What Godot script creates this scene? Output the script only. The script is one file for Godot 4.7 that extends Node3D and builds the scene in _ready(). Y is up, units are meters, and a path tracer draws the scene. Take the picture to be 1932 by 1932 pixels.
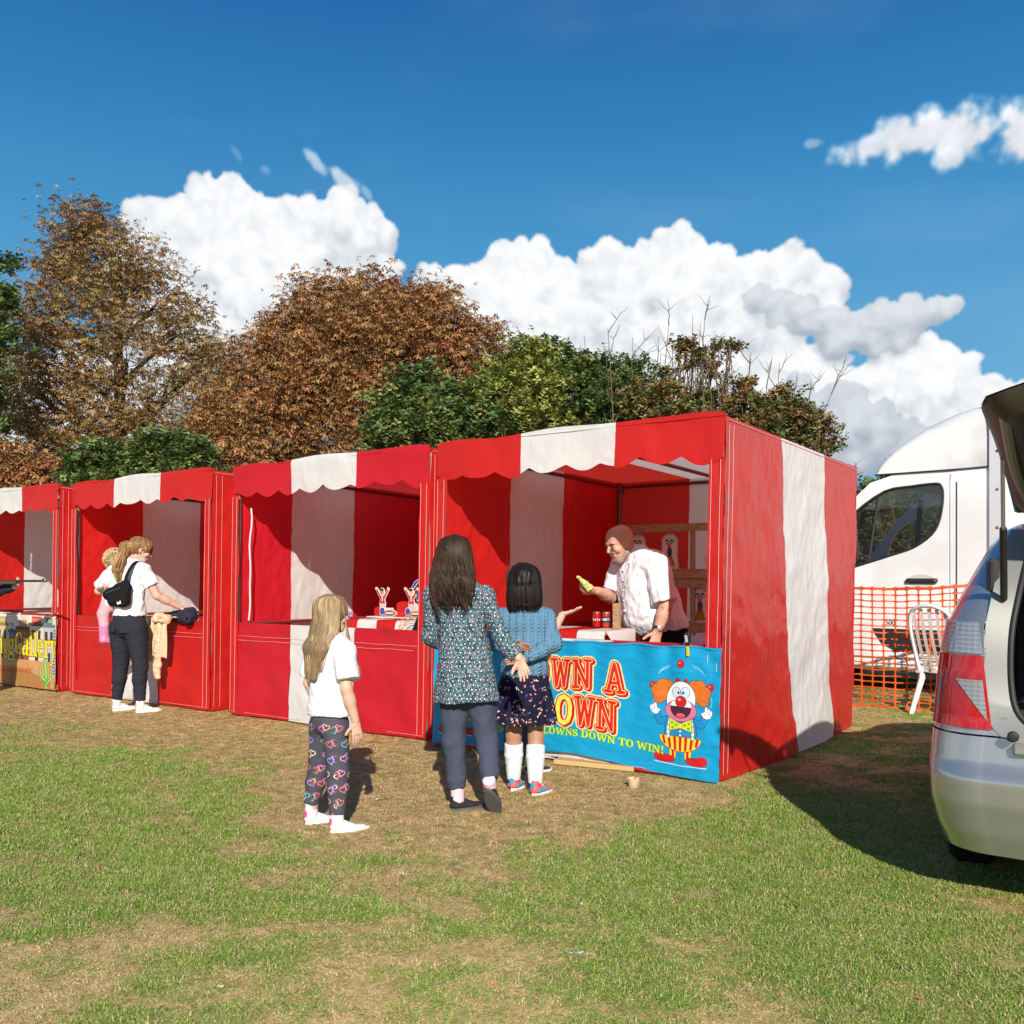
extends Node3D
# A funfair row: red and white striped stalls on worn turf, people at the counters, a box van and a silver car.

var cam_height := 1.4
var row_turn := deg_to_rad(-36.07)          # the row of stalls runs away to the left
var row_at := Vector3(1.386, 0.0, -6.38)    # front right foot of the nearest stall
var used_names := {}
var M := {}
var rng := RandomNumberGenerator.new()

func _ready() -> void:
	# ---- camera ----
	var cam := Camera3D.new()
	cam.name = "camera"
	cam.near = 0.1
	cam.far = 4000.0
	cam.projection = Camera3D.PROJECTION_FRUSTUM
	cam.size = 2.0 * 0.1 * 966.0 / 1800.0
	cam.frustum_offset = Vector2(0.0, 0.1 * 119.0 / 1800.0)
	cam.position = Vector3(0, cam_height, 0)
	add_child(cam)
	cam.current = true
	# ---- sky, sun, exposure ----
	var we := WorldEnvironment.new()
	we.name = "world_environment"
	var env := Environment.new()
	env.background_mode = Environment.BG_SKY
	env.tonemap_mode = Environment.TONE_MAPPER_LINEAR
	env.tonemap_exposure = 1.24
	env.background_energy_multiplier = 1.0
	env.sdfgi_enabled = true
	env.ssao_enabled = true
	env.ssil_enabled = true
	var sky := Sky.new()
	var psm := PanoramaSkyMaterial.new()
	psm.panorama = ImageTexture.create_from_image(sky_image())
	sky.sky_material = psm
	env.sky = sky
	we.environment = env
	add_child(we)
	var sun := DirectionalLight3D.new()
	sun.name = "sun"
	sun.light_energy = 1.6
	sun.light_color = Color(1.0, 0.97, 0.92)
	sun.light_angular_distance = 0.55
	sun.shadow_enabled = true
	var el := deg_to_rad(28.0)
	sun.basis = Basis.looking_at(Vector3(-0.085 * cos(el), -sin(el), -0.996 * cos(el)).normalized(), Vector3.UP)
	add_child(sun)
	# ---- setting ----
	rng.seed = 7
	make_materials()
	cloth_materials()
	build_ground()
	build_stalls()
	build_trees()
	build_van()
	build_car()
	# ---- objects ----
	build_stall_contents()
	build_people()
	build_small_things()

# ================= helpers =================
func lin(r: float, g: float, b: float) -> Color:
	return Color(r, g, b).linear_to_srgb()

func numbered(called: String) -> String:
	if not used_names.has(called):
		used_names[called] = 0
		return called
	used_names[called] += 1
	return "%s_%03d" % [called, used_names[called]]

func thing(called: String, label: String, category: String, at := Vector3.ZERO, turn := 0.0, group := "") -> Node3D:
	var o := Node3D.new()
	o.name = numbered(called)
	add_child(o)
	o.position = at
	o.rotation.y = turn
	tag(o, label, category, group)
	return o

func tag(o: Node3D, label: String, category: String, group := "", kind := "") -> Node3D:
	if label != "": o.set_meta("label", label)
	if category != "": o.set_meta("category", category)
	if group != "": o.set_meta("group", group)
	if kind != "": o.set_meta("kind", kind)
	return o

func noise(s: int, freq: float, oct := 3, kind := FastNoiseLite.TYPE_SIMPLEX_SMOOTH) -> FastNoiseLite:
	var n := FastNoiseLite.new()
	n.seed = s
	n.frequency = freq
	n.noise_type = kind
	n.fractal_type = FastNoiseLite.FRACTAL_FBM
	n.fractal_octaves = oct
	return n

func noise_tex(s: int, freq: float, size := 512, oct := 4, kind := FastNoiseLite.TYPE_SIMPLEX_SMOOTH, ramp: Gradient = null, ridged := false) -> NoiseTexture2D:
	var t := NoiseTexture2D.new()
	t.width = size
	t.height = size
	t.seamless = true
	t.noise = noise(s, freq, oct, kind)
	if ridged: t.noise.fractal_type = FastNoiseLite.FRACTAL_RIDGED
	if ramp: t.color_ramp = ramp
	return t

func ramp2(a: Color, b: Color, p0 := 0.25, p1 := 0.75) -> Gradient:
	var g := Gradient.new()
	g.offsets = PackedFloat32Array([p0, p1])
	g.colors = PackedColorArray([a, b])
	return g

func mat(col: Color, rough := 0.6, metal := 0.0, spec := 0.5) -> StandardMaterial3D:
	var m := StandardMaterial3D.new()
	m.albedo_color = col
	m.roughness = rough
	m.metallic = metal
	m.metallic_specular = spec
	m.cull_mode = BaseMaterial3D.CULL_DISABLED
	return m

func vmat(rough := 0.7, spec := 0.4) -> StandardMaterial3D:
	var m := mat(Color.WHITE, rough, 0.0, spec)
	m.vertex_color_use_as_albedo = true
	return m

func bumped(m: StandardMaterial3D, tex: Texture2D, scale_cm: float, uvs: Vector3, tri := false) -> StandardMaterial3D:
	m.heightmap_enabled = true
	m.heightmap_texture = tex
	m.heightmap_scale = scale_cm
	m.uv1_scale = uvs
	m.uv1_triplanar = tri
	return m

# --- mesh collector: flat or smooth faces, clockwise fronts ---
class Geo:
	var v := PackedVector3Array()
	var n := PackedVector3Array()
	var uv := PackedVector2Array()
	var c := PackedColorArray()
	var ix := PackedInt32Array()
	var col := Color.WHITE

	func vert(p: Vector3, nn: Vector3, t := Vector2.ZERO) -> int:
		v.push_back(p)
		n.push_back(nn)
		uv.push_back(t)
		c.push_back(col)
		return v.size() - 1

	func tri(a: Vector3, b: Vector3, d: Vector3) -> void:
		var nn := (d - a).cross(b - a).normalized()
		var i := vert(a, nn, Vector2(a.x, a.y))
		vert(b, nn, Vector2(b.x, b.y))
		vert(d, nn, Vector2(d.x, d.y))
		ix.append_array(PackedInt32Array([i, i + 1, i + 2]))

	func tri_out(a: Vector3, b: Vector3, d: Vector3, inside: Vector3) -> void:
		if (d - a).cross(b - a).dot((a + b + d) / 3.0 - inside) >= 0.0:
			tri(a, b, d)
		else:
			tri(a, d, b)

	func quad_out(a: Vector3, b: Vector3, d: Vector3, e: Vector3, inside: Vector3) -> void:
		tri_out(a, b, d, inside)
		tri_out(a, d, e, inside)

	# a quad given clockwise as seen from its front
	func quad(a: Vector3, b: Vector3, d: Vector3, e: Vector3) -> void:
		tri(a, b, d)
		tri(a, d, e)

	func box(t: Transform3D, size: Vector3, bev := 0.0) -> void:
		var h := size * 0.5
		bev = minf(bev, 0.45 * minf(size.x, minf(size.y, size.z)))
		var inside := t.origin
		if bev <= 0.0:
			var q: Array[Vector3] = []
			for k in 8: q.append(t * Vector3(h.x if k & 1 else -h.x, h.y if k & 2 else -h.y, h.z if k & 4 else -h.z))
			for f in [[0, 1, 3, 2], [4, 5, 7, 6], [0, 1, 5, 4], [2, 3, 7, 6], [0, 2, 6, 4], [1, 3, 7, 5]]:
				quad_out(q[f[0]], q[f[1]], q[f[2]], q[f[3]], inside)
			return
		var P := {}
		for k in 8:
			var s := Vector3(1 if k & 1 else -1, 1 if k & 2 else -1, 1 if k & 4 else -1)
			for a in 3:
				var p := s * (h - Vector3.ONE * bev)
				p[a] = s[a] * h[a]
				P[k * 3 + a] = t * p
		for f in [[0, 1, 3, 2, 2], [4, 5, 7, 6, 2], [0, 1, 5, 4, 1], [2, 3, 7, 6, 1], [0, 2, 6, 4, 0], [1, 3, 7, 5, 0]]:
			var ax: int = f[4]
			quad_out(P[f[0] * 3 + ax], P[f[1] * 3 + ax], P[f[2] * 3 + ax], P[f[3] * 3 + ax], inside)
		for k in 8:
			tri_out(P[k * 3], P[k * 3 + 1], P[k * 3 + 2], inside)
			for a in 3:
				var o := k | (1 << a)
				if o == k: continue
				var b := (a + 1) % 3
				var d := (a + 2) % 3
				quad_out(P[k * 3 + b], P[o * 3 + b], P[o * 3 + d], P[k * 3 + d], inside)

	# a sheet of nu x nv points (row by row); wrap joins the last column to the first
	func sheet(p: PackedVector3Array, nu: int, nv: int, wrap := false, uvs := PackedVector2Array(), flip := false) -> void:
		var base := v.size()
		var nn := PackedVector3Array()
		nn.resize(p.size())
		var tr := PackedInt32Array()
		var last := nu if wrap else nu - 1
		for j in nv - 1:
			for i in last:
				var a := j * nu + i
				var b := j * nu + (i + 1) % nu
				var d := a + nu
				var e := b + nu
				if flip: tr.append_array(PackedInt32Array([a, d, b, b, d, e]))
				else: tr.append_array(PackedInt32Array([a, b, d, b, e, d]))
		for k in range(0, tr.size(), 3):
			var f := (p[tr[k + 2]] - p[tr[k]]).cross(p[tr[k + 1]] - p[tr[k]])
			nn[tr[k]] += f
			nn[tr[k + 1]] += f
			nn[tr[k + 2]] += f
		var has := uvs.size() == p.size()
		for k in p.size():
			vert(p[k], nn[k].normalized() if nn[k].length() > 1e-12 else Vector3.UP, uvs[k] if has else Vector2.ZERO)
		for k in tr.size(): ix.push_back(tr[k] + base)

	# a tube along points with a radius at each (closed ends)
	func tube(pts: PackedVector3Array, radii: PackedFloat32Array, sides := 8, caps := true) -> void:
		var m := pts.size()
		var ring := PackedVector3Array()
		var up := Vector3.UP
		for k in m:
			var dir := (pts[mini(k + 1, m - 1)] - pts[maxi(k - 1, 0)]).normalized()
			if k == 0:
				up = Vector3.RIGHT if absf(dir.y) > 0.9 else Vector3.UP
			var x := dir.cross(up).normalized()
			up = x.cross(dir).normalized()
			var r: float = radii[k] if k < radii.size() else radii[radii.size() - 1]
			for s in sides:
				var a := TAU * s / sides
				ring.push_back(pts[k] + (x * cos(a) + up * sin(a)) * r)
		sheet(ring, sides, m, true)
		if caps:
			for e in [0, m - 1]:
				var inside: Vector3 = pts[1] if e == 0 else pts[m - 2]
				for s in sides: tri_out(pts[e], ring[e * sides + s], ring[e * sides + (s + 1) % sides], inside)

	func bar(a: Vector3, b: Vector3, r: float, sides := 8) -> void:
		tube(PackedVector3Array([a, b]), PackedFloat32Array([r, r]), sides)

	# turned about the y axis of t: profile of (radius, height)
	func lathe(t: Transform3D, prof: PackedVector2Array, sides := 24) -> void:
		var p := PackedVector3Array()
		for q in prof:
			for s in sides:
				var a := TAU * s / sides
				p.push_back(t * Vector3(q.x * cos(a), q.y, q.x * sin(a)))
		sheet(p, sides, prof.size(), true, PackedVector2Array(), false)

	# flat outline in the xy plane of t, drawn out along z from z0 to z1
	func prism(t: Transform3D, poly: PackedVector2Array, z0: float, z1: float) -> void:
		if not Geometry2D.is_polygon_clockwise(poly):
			poly = poly.duplicate()
			poly.reverse()
		var tr := Geometry2D.triangulate_polygon(poly)
		for k in range(0, tr.size(), 3):
			var a := poly[tr[k]]
			var b := poly[tr[k + 1]]
			var d := poly[tr[k + 2]]
			var mid := (a + b + d) / 3.0
			tri_out(t * Vector3(a.x, a.y, z1), t * Vector3(b.x, b.y, z1), t * Vector3(d.x, d.y, z1), t * Vector3(mid.x, mid.y, z0))
			if z1 != z0:
				tri_out(t * Vector3(a.x, a.y, z0), t * Vector3(b.x, b.y, z0), t * Vector3(d.x, d.y, z0), t * Vector3(mid.x, mid.y, z1))
		if z1 == z0: return
		for k in poly.size():
			var a := poly[k]
			var b := poly[(k + 1) % poly.size()]
			# y is up here, so a clockwise outline has its outside on the left
			var o := Vector2(-(b - a).y, (b - a).x).normalized()
			var ins := t * Vector3((a.x + b.x) / 2 - o.x, (a.y + b.y) / 2 - o.y, (z0 + z1) / 2)
			quad_out(t * Vector3(a.x, a.y, z0), t * Vector3(b.x, b.y, z0), t * Vector3(b.x, b.y, z1), t * Vector3(a.x, a.y, z1), ins)

	func mesh() -> ArrayMesh:
		var a := []
		a.resize(Mesh.ARRAY_MAX)
		a[Mesh.ARRAY_VERTEX] = v
		a[Mesh.ARRAY_NORMAL] = n
		a[Mesh.ARRAY_TEX_UV] = uv
		a[Mesh.ARRAY_COLOR] = c
		a[Mesh.ARRAY_INDEX] = ix
		var m := ArrayMesh.new()
		m.add_surface_from_arrays(Mesh.PRIMITIVE_TRIANGLES, a)
		return m

func obj(called: String, g, m: Material, parent: Node3D = null) -> MeshInstance3D:
	var o := MeshInstance3D.new()
	o.mesh = g.mesh() if g is Geo else g
	o.material_override = m
	if parent == null:
		o.name = numbered(called)
		add_child(o)
	else:
		o.name = called
		parent.add_child(o, true)
	return o

func boxed(called: String, at: Vector3, size: Vector3, m: Material, parent: Node3D = null, bev := 0.004, b := Basis()) -> MeshInstance3D:
	var g := Geo.new()
	g.box(Transform3D(b, at), size, bev)
	return obj(called, g, m, parent)

func rod(called: String, a: Vector3, b: Vector3, r: float, m: Material, parent: Node3D = null, sides := 8) -> MeshInstance3D:
	var g := Geo.new()
	g.bar(a, b, r, sides)
	return obj(called, g, m, parent)

func wire(called: String, pts: PackedVector3Array, r: float, m: Material, parent: Node3D = null, sides := 6) -> MeshInstance3D:
	var g := Geo.new()
	g.tube(pts, PackedFloat32Array([r]), sides)
	return obj(called, g, m, parent)

func curve(pts: Array, steps := 8) -> PackedVector3Array:
	var out := PackedVector3Array()
	var m := pts.size()
	for k in m - 1:
		var p0: Vector3 = pts[maxi(k - 1, 0)]
		var p1: Vector3 = pts[k]
		var p2: Vector3 = pts[k + 1]
		var p3: Vector3 = pts[mini(k + 2, m - 1)]
		for s in steps: out.push_back(p1.cubic_interpolate(p2, p0, p3, float(s) / steps))
	out.push_back(pts[m - 1])
	return out

func row(x: float, y: float, z: float) -> Vector3:   # a point in the row's own axes: x to the right along the fronts, z towards the visitors
	return row_at + Basis(Vector3.UP, row_turn) * Vector3(x, y, z)

# ================= materials =================
func make_materials() -> void:
	var fold := noise_tex(11, 0.012, 512, 5)
	var crinkle := noise_tex(12, 0.008, 512, 4, FastNoiseLite.TYPE_SIMPLEX_SMOOTH, null, true)
	var weave := noise_tex(13, 0.06, 256, 2)
	M.fold = fold
	M.crinkle = crinkle
	M.weave = weave
	M.red = bumped(mat(lin(0.60, 0.019, 0.016), 0.46, 0, 0.42), fold, 0.5, Vector3(0.9, 0.6, 1))
	M.red.backlight_enabled = true
	M.red.backlight = lin(0.66, 0.04, 0.025)
	M.red_deep = bumped(mat(lin(0.60, 0.015, 0.030), 0.5, 0, 0.4), fold, 0.45, Vector3(0.8, 0.5, 1))
	M.red_deep.backlight_enabled = true
	M.red_deep.backlight = lin(0.66, 0.035, 0.035)
	M.red_gloss = bumped(mat(lin(0.58, 0.019, 0.016), 0.26, 0, 0.5), crinkle, 0.5, Vector3(1.2, 0.7, 1))
	M.red_gloss.backlight_enabled = true
	M.red_gloss.backlight = lin(0.60, 0.035, 0.022)
	M.white = bumped(mat(lin(0.76, 0.76, 0.74), 0.5, 0, 0.4), fold, 0.5, Vector3(0.9, 0.6, 1))
	M.white.backlight_enabled = true
	M.white.backlight = lin(0.62, 0.56, 0.50)
	M.white_gloss = bumped(mat(lin(0.76, 0.76, 0.745), 0.28, 0, 0.5), crinkle, 0.5, Vector3(1.2, 0.7, 1))
	M.white_gloss.backlight_enabled = true
	M.white_gloss.backlight = lin(0.55, 0.5, 0.45)
	M.thread = mat(lin(0.80, 0.42, 0.40), 0.8)
	M.steel = mat(lin(0.20, 0.17, 0.15), 0.45, 0.7)
	M.steel_red = mat(lin(0.22, 0.03, 0.025), 0.55, 0.2)
	M.galv = mat(lin(0.45, 0.46, 0.47), 0.4, 0.8)
	M.black = mat(lin(0.012, 0.012, 0.013), 0.45)
	M.rubber = bumped(mat(lin(0.016, 0.016, 0.017), 0.8, 0, 0.3), weave, 0.2, Vector3(6, 6, 6), true)
	var wg := ramp2(lin(0.27, 0.15, 0.07), lin(0.46, 0.30, 0.16), 0.3, 0.7)
	M.wood = mat(Color.WHITE, 0.65)
	M.wood.albedo_texture = noise_tex(41, 0.02, 512, 4, FastNoiseLite.TYPE_SIMPLEX_SMOOTH, wg)
	M.wood.uv1_triplanar = true
	M.wood.uv1_scale = Vector3(0.9, 7.0, 7.0)
	M.leaf = vmat(0.55, 0.35)
	M.leaf.backlight_enabled = true
	M.leaf.backlight = Color(0.35, 0.35, 0.35)
	M.grass = vmat(0.7, 0.25)
	M.grass.backlight_enabled = true
	M.grass.backlight = Color(0.3, 0.3, 0.3)
	var bg := ramp2(lin(0.045, 0.034, 0.026), lin(0.13, 0.105, 0.085), 0.3, 0.7)
	M.bark = bumped(mat(Color.WHITE, 0.9, 0, 0.2), noise_tex(51, 0.02, 256, 4), 3.0, Vector3(1.5, 0.5, 1.5), true)
	M.bark.albedo_texture = noise_tex(52, 0.02, 256, 4, FastNoiseLite.TYPE_SIMPLEX_SMOOTH, bg)
	M.twig = mat(lin(0.15, 0.115, 0.085), 0.9, 0, 0.2)
	M.vpaint = vmat(0.6, 0.4)

# ================= sky =================
# Air and clouds only. Clouds are heaps of round billows; each heap is lit from the sun's side.
var sky_big := noise(101, 0.09, 4)
var sky_fine := noise(102, 0.55, 4)
var sky_thin := noise(103, 0.05, 5)
var sky_fold := noise(104, 0.42, 5)

func sky_air(az: float, el: float) -> Color:
	# colour of clear air at some heights, read between
	var at := [0.0, 10.0, 19.0, 25.0, 31.0, 45.0, 90.0]
	var cs := [Vector3(0.28, 0.48, 0.62), Vector3(0.12, 0.345, 0.56), Vector3(0.056, 0.252, 0.49), Vector3(0.030, 0.178, 0.41), Vector3(0.017, 0.120, 0.335), Vector3(0.013, 0.10, 0.30), Vector3(0.012, 0.09, 0.28)]
	var k := cs[6] as Vector3
	for q in 6:
		if el < at[q + 1]:
			k = (cs[q] as Vector3).lerp(cs[q + 1], maxf(0.0, (el - at[q]) / (at[q + 1] - at[q])))
			break
	# thin veils of high haze
	var v := sky_thin.get_noise_3d(az * 0.6, el * 2.2, 5.0) * 0.5 + 0.5
	v = smoothstep(0.52, 0.95, v) * 0.10
	k = k.lerp(Vector3(0.55, 0.66, 0.78), v)
	return Color(k.x, k.y, k.z)

# heaps: [az, el, r, grey] billows in degrees
func heap(out: Array, r: RandomNumberGenerator, pts: Array, grey := 0.0, near := 0.0) -> void:
	for p in pts:
		var az: float = p[0]
		var el: float = p[1]
		var rad: float = p[2]
		out.append([az, el, rad, near, grey])
		var kids := int(9 + rad * 3.0)
		for k in kids:
			var a := r.randf() * TAU
			var f := sqrt(r.randf()) * 0.95
			var rr := rad * r.randf_range(0.18, 0.42)
			var depth := rad * sqrt(maxf(0.0, 1.0 - f * f)) * 0.9 + near
			out.append([az + cos(a) * f * rad, el + sin(a) * f * rad, rr, depth, grey])
			for q in 2:
				var b := r.randf() * TAU
				var r2 := rr * r.randf_range(0.25, 0.5)
				out.append([az + cos(a) * f * rad + cos(b) * rr * 0.8, el + sin(a) * f * rad + sin(b) * rr * 0.8, r2, depth + rr * 0.55, grey])

func paint_clouds(billows: Array, az0: float, az1: float, el1: float, ppd: float) -> Image:
	var w := int((az1 - az0) * ppd)
	var h := int(el1 * ppd)
	var H := PackedFloat32Array()
	var G := PackedFloat32Array()
	H.resize(w * h)
	H.fill(-1.0)
	G.resize(w * h)
	# fine unevenness of every outline, looked up per pixel
	var N := PackedFloat32Array()
	N.resize(w * h)
	for j in h:
		for i in w:
			N[j * w + i] = sky_fine.get_noise_2d(az0 + i / ppd, j / ppd) * 0.55 + sky_big.get_noise_2d((az0 + i / ppd) * 6.0, j / ppd * 6.0) * 0.35
	for b in billows:
		var ca: float = b[0]
		var ce: float = b[1]
		var r: float = b[2]
		var zc: float = b[3]
		var gr: float = b[4]
		var R := r * 1.3
		for j in range(maxi(0, int((el1 - ce - R) * ppd)), mini(h, int((el1 - ce + R) * ppd) + 1)):
			var dy := (el1 - j / ppd) - ce
			for i in range(maxi(0, int((ca - R - az0) * ppd)), mini(w, int((ca + R - az0) * ppd) + 1)):
				var dx := (az0 + i / ppd) - ca
				var k := j * w + i
				var q := dx * dx + dy * dy
				var re := r * (1.0 + 0.34 * N[k])
				var z := re * re - q
				if z > 0.0:
					z = zc + sqrt(z)
					if z > H[k]:
						H[k] = z
						G[k] = gr
	# how squarely each point faces the sun, softened as light is inside a cloud
	var s := maxi(1, int(0.18 * ppd))
	var B := PackedFloat32Array()
	B.resize(w * h)
	for j in h:
		for i in w:
			var k := j * w + i
			if H[k] <= 0.0: continue
			var z := H[k]
			var zl := maxf(H[j * w + clampi(i - s, 0, w - 1)], z - 1.5)
			var zr := maxf(H[j * w + clampi(i + s, 0, w - 1)], z - 1.5)
			var zu := maxf(H[clampi(j - s, 0, h - 1) * w + i], z - 1.5)
			var zd := maxf(H[clampi(j + s, 0, h - 1) * w + i], z - 1.5)
			var gx := clampf((zr - zl) * ppd / (2.0 * s) * 0.40, -1.2, 1.2)
			var gy := clampf((zd - zu) * ppd / (2.0 * s) * 0.40, -1.2, 1.2)
			var l := Vector3(-gx, gy, 1.0).normalized().dot(Vector3(0.12, 0.55, 0.83))
			var soft := sky_big.get_noise_2d((az0 + i / ppd) * 1.3, (el1 - j / ppd) * 1.7) * 0.5 + 0.5
			B[k] = clampf(l + 0.16 - 0.40 * soft, 0.0, 1.0)
	var rad := maxi(1, int(0.30 * ppd))
	for turn in 4:
		var out := B.duplicate()
		for j in h:
			for i in w:
				var k := j * w + i
				if H[k] <= 0.0: continue
				var sum := 0.0
				var n := 0.0
				for d in range(-rad, rad + 1):
					var q := j * w + clampi(i + d, 0, w - 1) if turn % 2 == 0 else clampi(j + d, 0, h - 1) * w + i
					if H[q] > 0.0:
						sum += B[q]
						n += 1.0
				out[k] = sum / n
		B = out
	var img := Image.create_empty(w, h, false, Image.FORMAT_RGBA8)
	for j in h:
		for i in w:
			var k := j * w + i
			var c := sky_air(az0 + i / ppd, el1 - j / ppd)
			if H[k] > 0.0:
				var cover := 0.0
				for dj in range(-2, 3):
					for di in range(-2, 3):
						if H[clampi(j + dj, 0, h - 1) * w + clampi(i + di, 0, w - 1)] > 0.0: cover += 0.04
				var az := az0 + i / ppd
				var el := el1 - j / ppd
				var fold := absf(sky_fold.get_noise_2d(az, el)) * 2.0
				var l := smoothstep(0.34, 1.02, B[k] + 0.20 * (fold - 0.30) + 0.03)
				var ragged := sky_fine.get_noise_2d(az * 2.5, el * 2.5) * 0.22
				var lit := Vector3(0.80, 0.81, 0.82)
				var shade := Vector3(0.43, 0.475, 0.535)
				var gk := Vector3(0.24, 0.295, 0.36)
				var cc := shade.lerp(lit, l).lerp(gk.lerp(shade * 1.1, l), G[k])
				var f := smoothstep(0.10, 0.92, cover + ragged)
				c = Color(lerpf(c.r, cc.x, f), lerpf(c.g, cc.y, f), lerpf(c.b, cc.z, f))
			img.set_pixel(i, j, c.linear_to_srgb())
	return img

func wisp(img: Image, at: Vector2, size: Vector2, turn: float, strength: float, ppd: float, s: int) -> void:
	var n := noise(s, 0.55, 5)
	var W := img.get_width()
	var R := maxf(size.x, size.y) * 1.3
	for j in range(int((90.0 - at.y - R) * ppd), int((90.0 - at.y + R) * ppd)):
		for i in range(int((at.x - R) * ppd), int((at.x + R) * ppd)):
			var d := Vector2(i / ppd - at.x, 90.0 - j / ppd - at.y)
			var q := d.rotated(-turn) / size
			var nn := n.get_noise_2d(d.x, d.y)
			var k := 1.0 - q.length() + nn * 0.5
			k = minf(1.0, smoothstep(0.02, 0.62, k) * strength * 1.12)
			if k <= 0.0: continue
			var x := posmod(i, W)
			var c := img.get_pixel(x, j)
			var tone := 0.86 + 0.07 * clampf(q.y + nn, -1.0, 1.0)
			img.set_pixel(x, j, c.lerp(Color(tone * 0.96, tone * 0.975, tone), k))

func sky_image() -> Image:
	var r := RandomNumberGenerator.new()
	r.seed = 20
	# the two heaps of cumulus behind the trees, as billows (centre and radius in degrees)
	var front: Array = []
	heap(front, r, [[-21.42, 19.38, 0.98], [-20.30, 18.98, 1.54], [-20.30, 16.40, 2.77], [-18.03, 18.82, 2.15], [-16.58, 19.63, 2.40], [-15.41, 19.06, 2.15], [-16.29, 16.21, 4.00], [-12.71, 18.71, 2.58], [-11.19, 18.95, 2.46], [-9.96, 18.88, 2.22], [-8.41, 19.24, 1.54], [-8.72, 17.24, 1.85], [-12.71, 15.31, 3.69], [-15.11, 13.42, 3.38], [-19.46, 12.84, 3.38], [-23.05, 9.43, 3.38], [-26.72, 8.05, 3.69]])
	heap(front, r, [[-4.95, 17.08, 1.05], [-3.37, 16.53, 1.60], [-0.19, 17.43, 2.03], [-1.15, 15.08, 2.77], [1.40, 17.71, 1.66], [2.99, 16.24, 1.85], [1.72, 13.88, 3.69], [5.52, 17.35, 1.91], [6.78, 16.15, 2.77], [9.43, 17.49, 2.28], [10.82, 17.14, 1.85], [11.89, 17.36, 1.48], [8.97, 14.32, 3.69], [6.15, 12.61, 3.38], [11.43, 11.84, 4.00], [14.45, 16.34, 1.85], [16.23, 16.77, 1.78], [17.83, 15.52, 1.60], [14.75, 14.03, 2.77], [16.52, 9.82, 3.69], [8.97, 8.89, 4.00]])
	heap(front, r, [[21.91, 11.22, 1.85], [23.54, 11.38, 1.60], [24.86, 10.70, 1.42], [20.81, 9.58, 2.46], [23.27, 9.42, 2.15], [26.41, 9.60, 1.23], [25.38, 8.14, 2.15], [27.42, 8.00, 2.15]])
	heap(front, r, [[14.45, 15.6, 0.9], [15.6, 15.2, 1.0], [16.8, 14.5, 1.1], [18.3, 14.0, 1.2], [19.8, 13.6, 1.1], [21.1, 13.9, 1.2], [22.6, 14.1, 1.05], [23.9, 14.3, 0.8], [24.8, 14.5, 0.5], [20.6, 12.9, 0.8], [22.0, 13.0, 0.8], [18.6, 13.0, 0.9]], 0.55, 3.0)
	heap(front, r, [[19.0, 9.0, 1.9], [20.8, 7.6, 1.9], [22.4, 6.8, 1.7], [18.0, 7.6, 1.8], [16.2, 9.6, 1.6], [23.8, 6.2, 1.5], [17.2, 5.6, 1.8]], 0.7, 4.0)
	# far heaps all the way round, of the same kind
	var ring: Array = []
	for k in 30:
		var az := 42.0 + k * 9.3 + r.randf_range(-3, 3)
		if az > 318.0: continue
		var base := r.randf_range(1.0, 7.0)
		var pts: Array = []
		for q in 7:
			pts.append([az + r.randf_range(-6, 6), base + r.randf_range(0.0, 9.0), r.randf_range(1.6, 3.6)])
		heap(ring, r, pts, 0.0 if r.randf() < 0.7 else 0.6)
	var W := 4096
	var img := Image.create_empty(W, 2048, false, Image.FORMAT_RGB8)
	# coarse for the whole round, fine in front
	var coarse := paint_clouds(ring, 0.0, 360.0, 90.0, 2.2)
	coarse.convert(Image.FORMAT_RGB8)
	coarse.resize(W, 1024, Image.INTERPOLATE_CUBIC)
	img.fill(Color(0.42, 0.40, 0.34))
	img.blit_rect(coarse, Rect2i(0, 0, W, 1024), Vector2i.ZERO)
	var ppd := W / 360.0
	var fine := paint_clouds(front, -38.0, 38.0, 40.0, ppd)
	fine.convert(Image.FORMAT_RGB8)
	var y0 := 1024 - fine.get_height()
	var half := fine.get_width() / 2
	img.blit_rect(fine, Rect2i(half, 0, half, fine.get_height()), Vector2i(0, y0))
	img.blit_rect(fine, Rect2i(0, 0, half, fine.get_height()), Vector2i(W - half, y0))
	for q in [[-11.49, 22.88, 1.06, 0.38, -0.75, 0.6, 1], [-10.02, 22.28, 1.31, 0.47, -0.55, 0.7, 2], [-8.72, 21.71, 0.62, 0.28, -0.9, 0.4, 3], [-16.14, 23.04, 0.56, 0.22, -0.9, 0.22, 4], [-14.60, 22.36, 0.38, 0.28, -0.3, 0.25, 5], [-12.10, 21.50, 0.44, 0.12, 0, 0.2, 6], [20.81, 22.81, 2.69, 0.81, 0.12, 0.8, 7], [23.13, 23.05, 3.12, 1.19, 0.18, 0.95, 8], [25.25, 22.76, 1.94, 1.44, 0.3, 1.0, 9], [21.91, 23.73, 1.25, 0.62, 0, 0.7, 10], [17.54, 23.40, 0.69, 0.28, 0, 0.4, 11], [24.86, 21.71, 1.25, 0.69, 0, 0.8, 12], [28.05, 22.38, 1.62, 1.88, 0.3, 1.0, 13]]:
		wisp(img, Vector2(q[0], q[1]), Vector2(q[2], q[3]) * 1.05, q[4], q[5], ppd, 300 + int(q[6]))
	return img

# ================= ground =================
var patch_n := noise(201, 0.55, 4)
var patch_m := noise(202, 2.2, 3)
var patch_f := noise(204, 8.0, 2)

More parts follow.
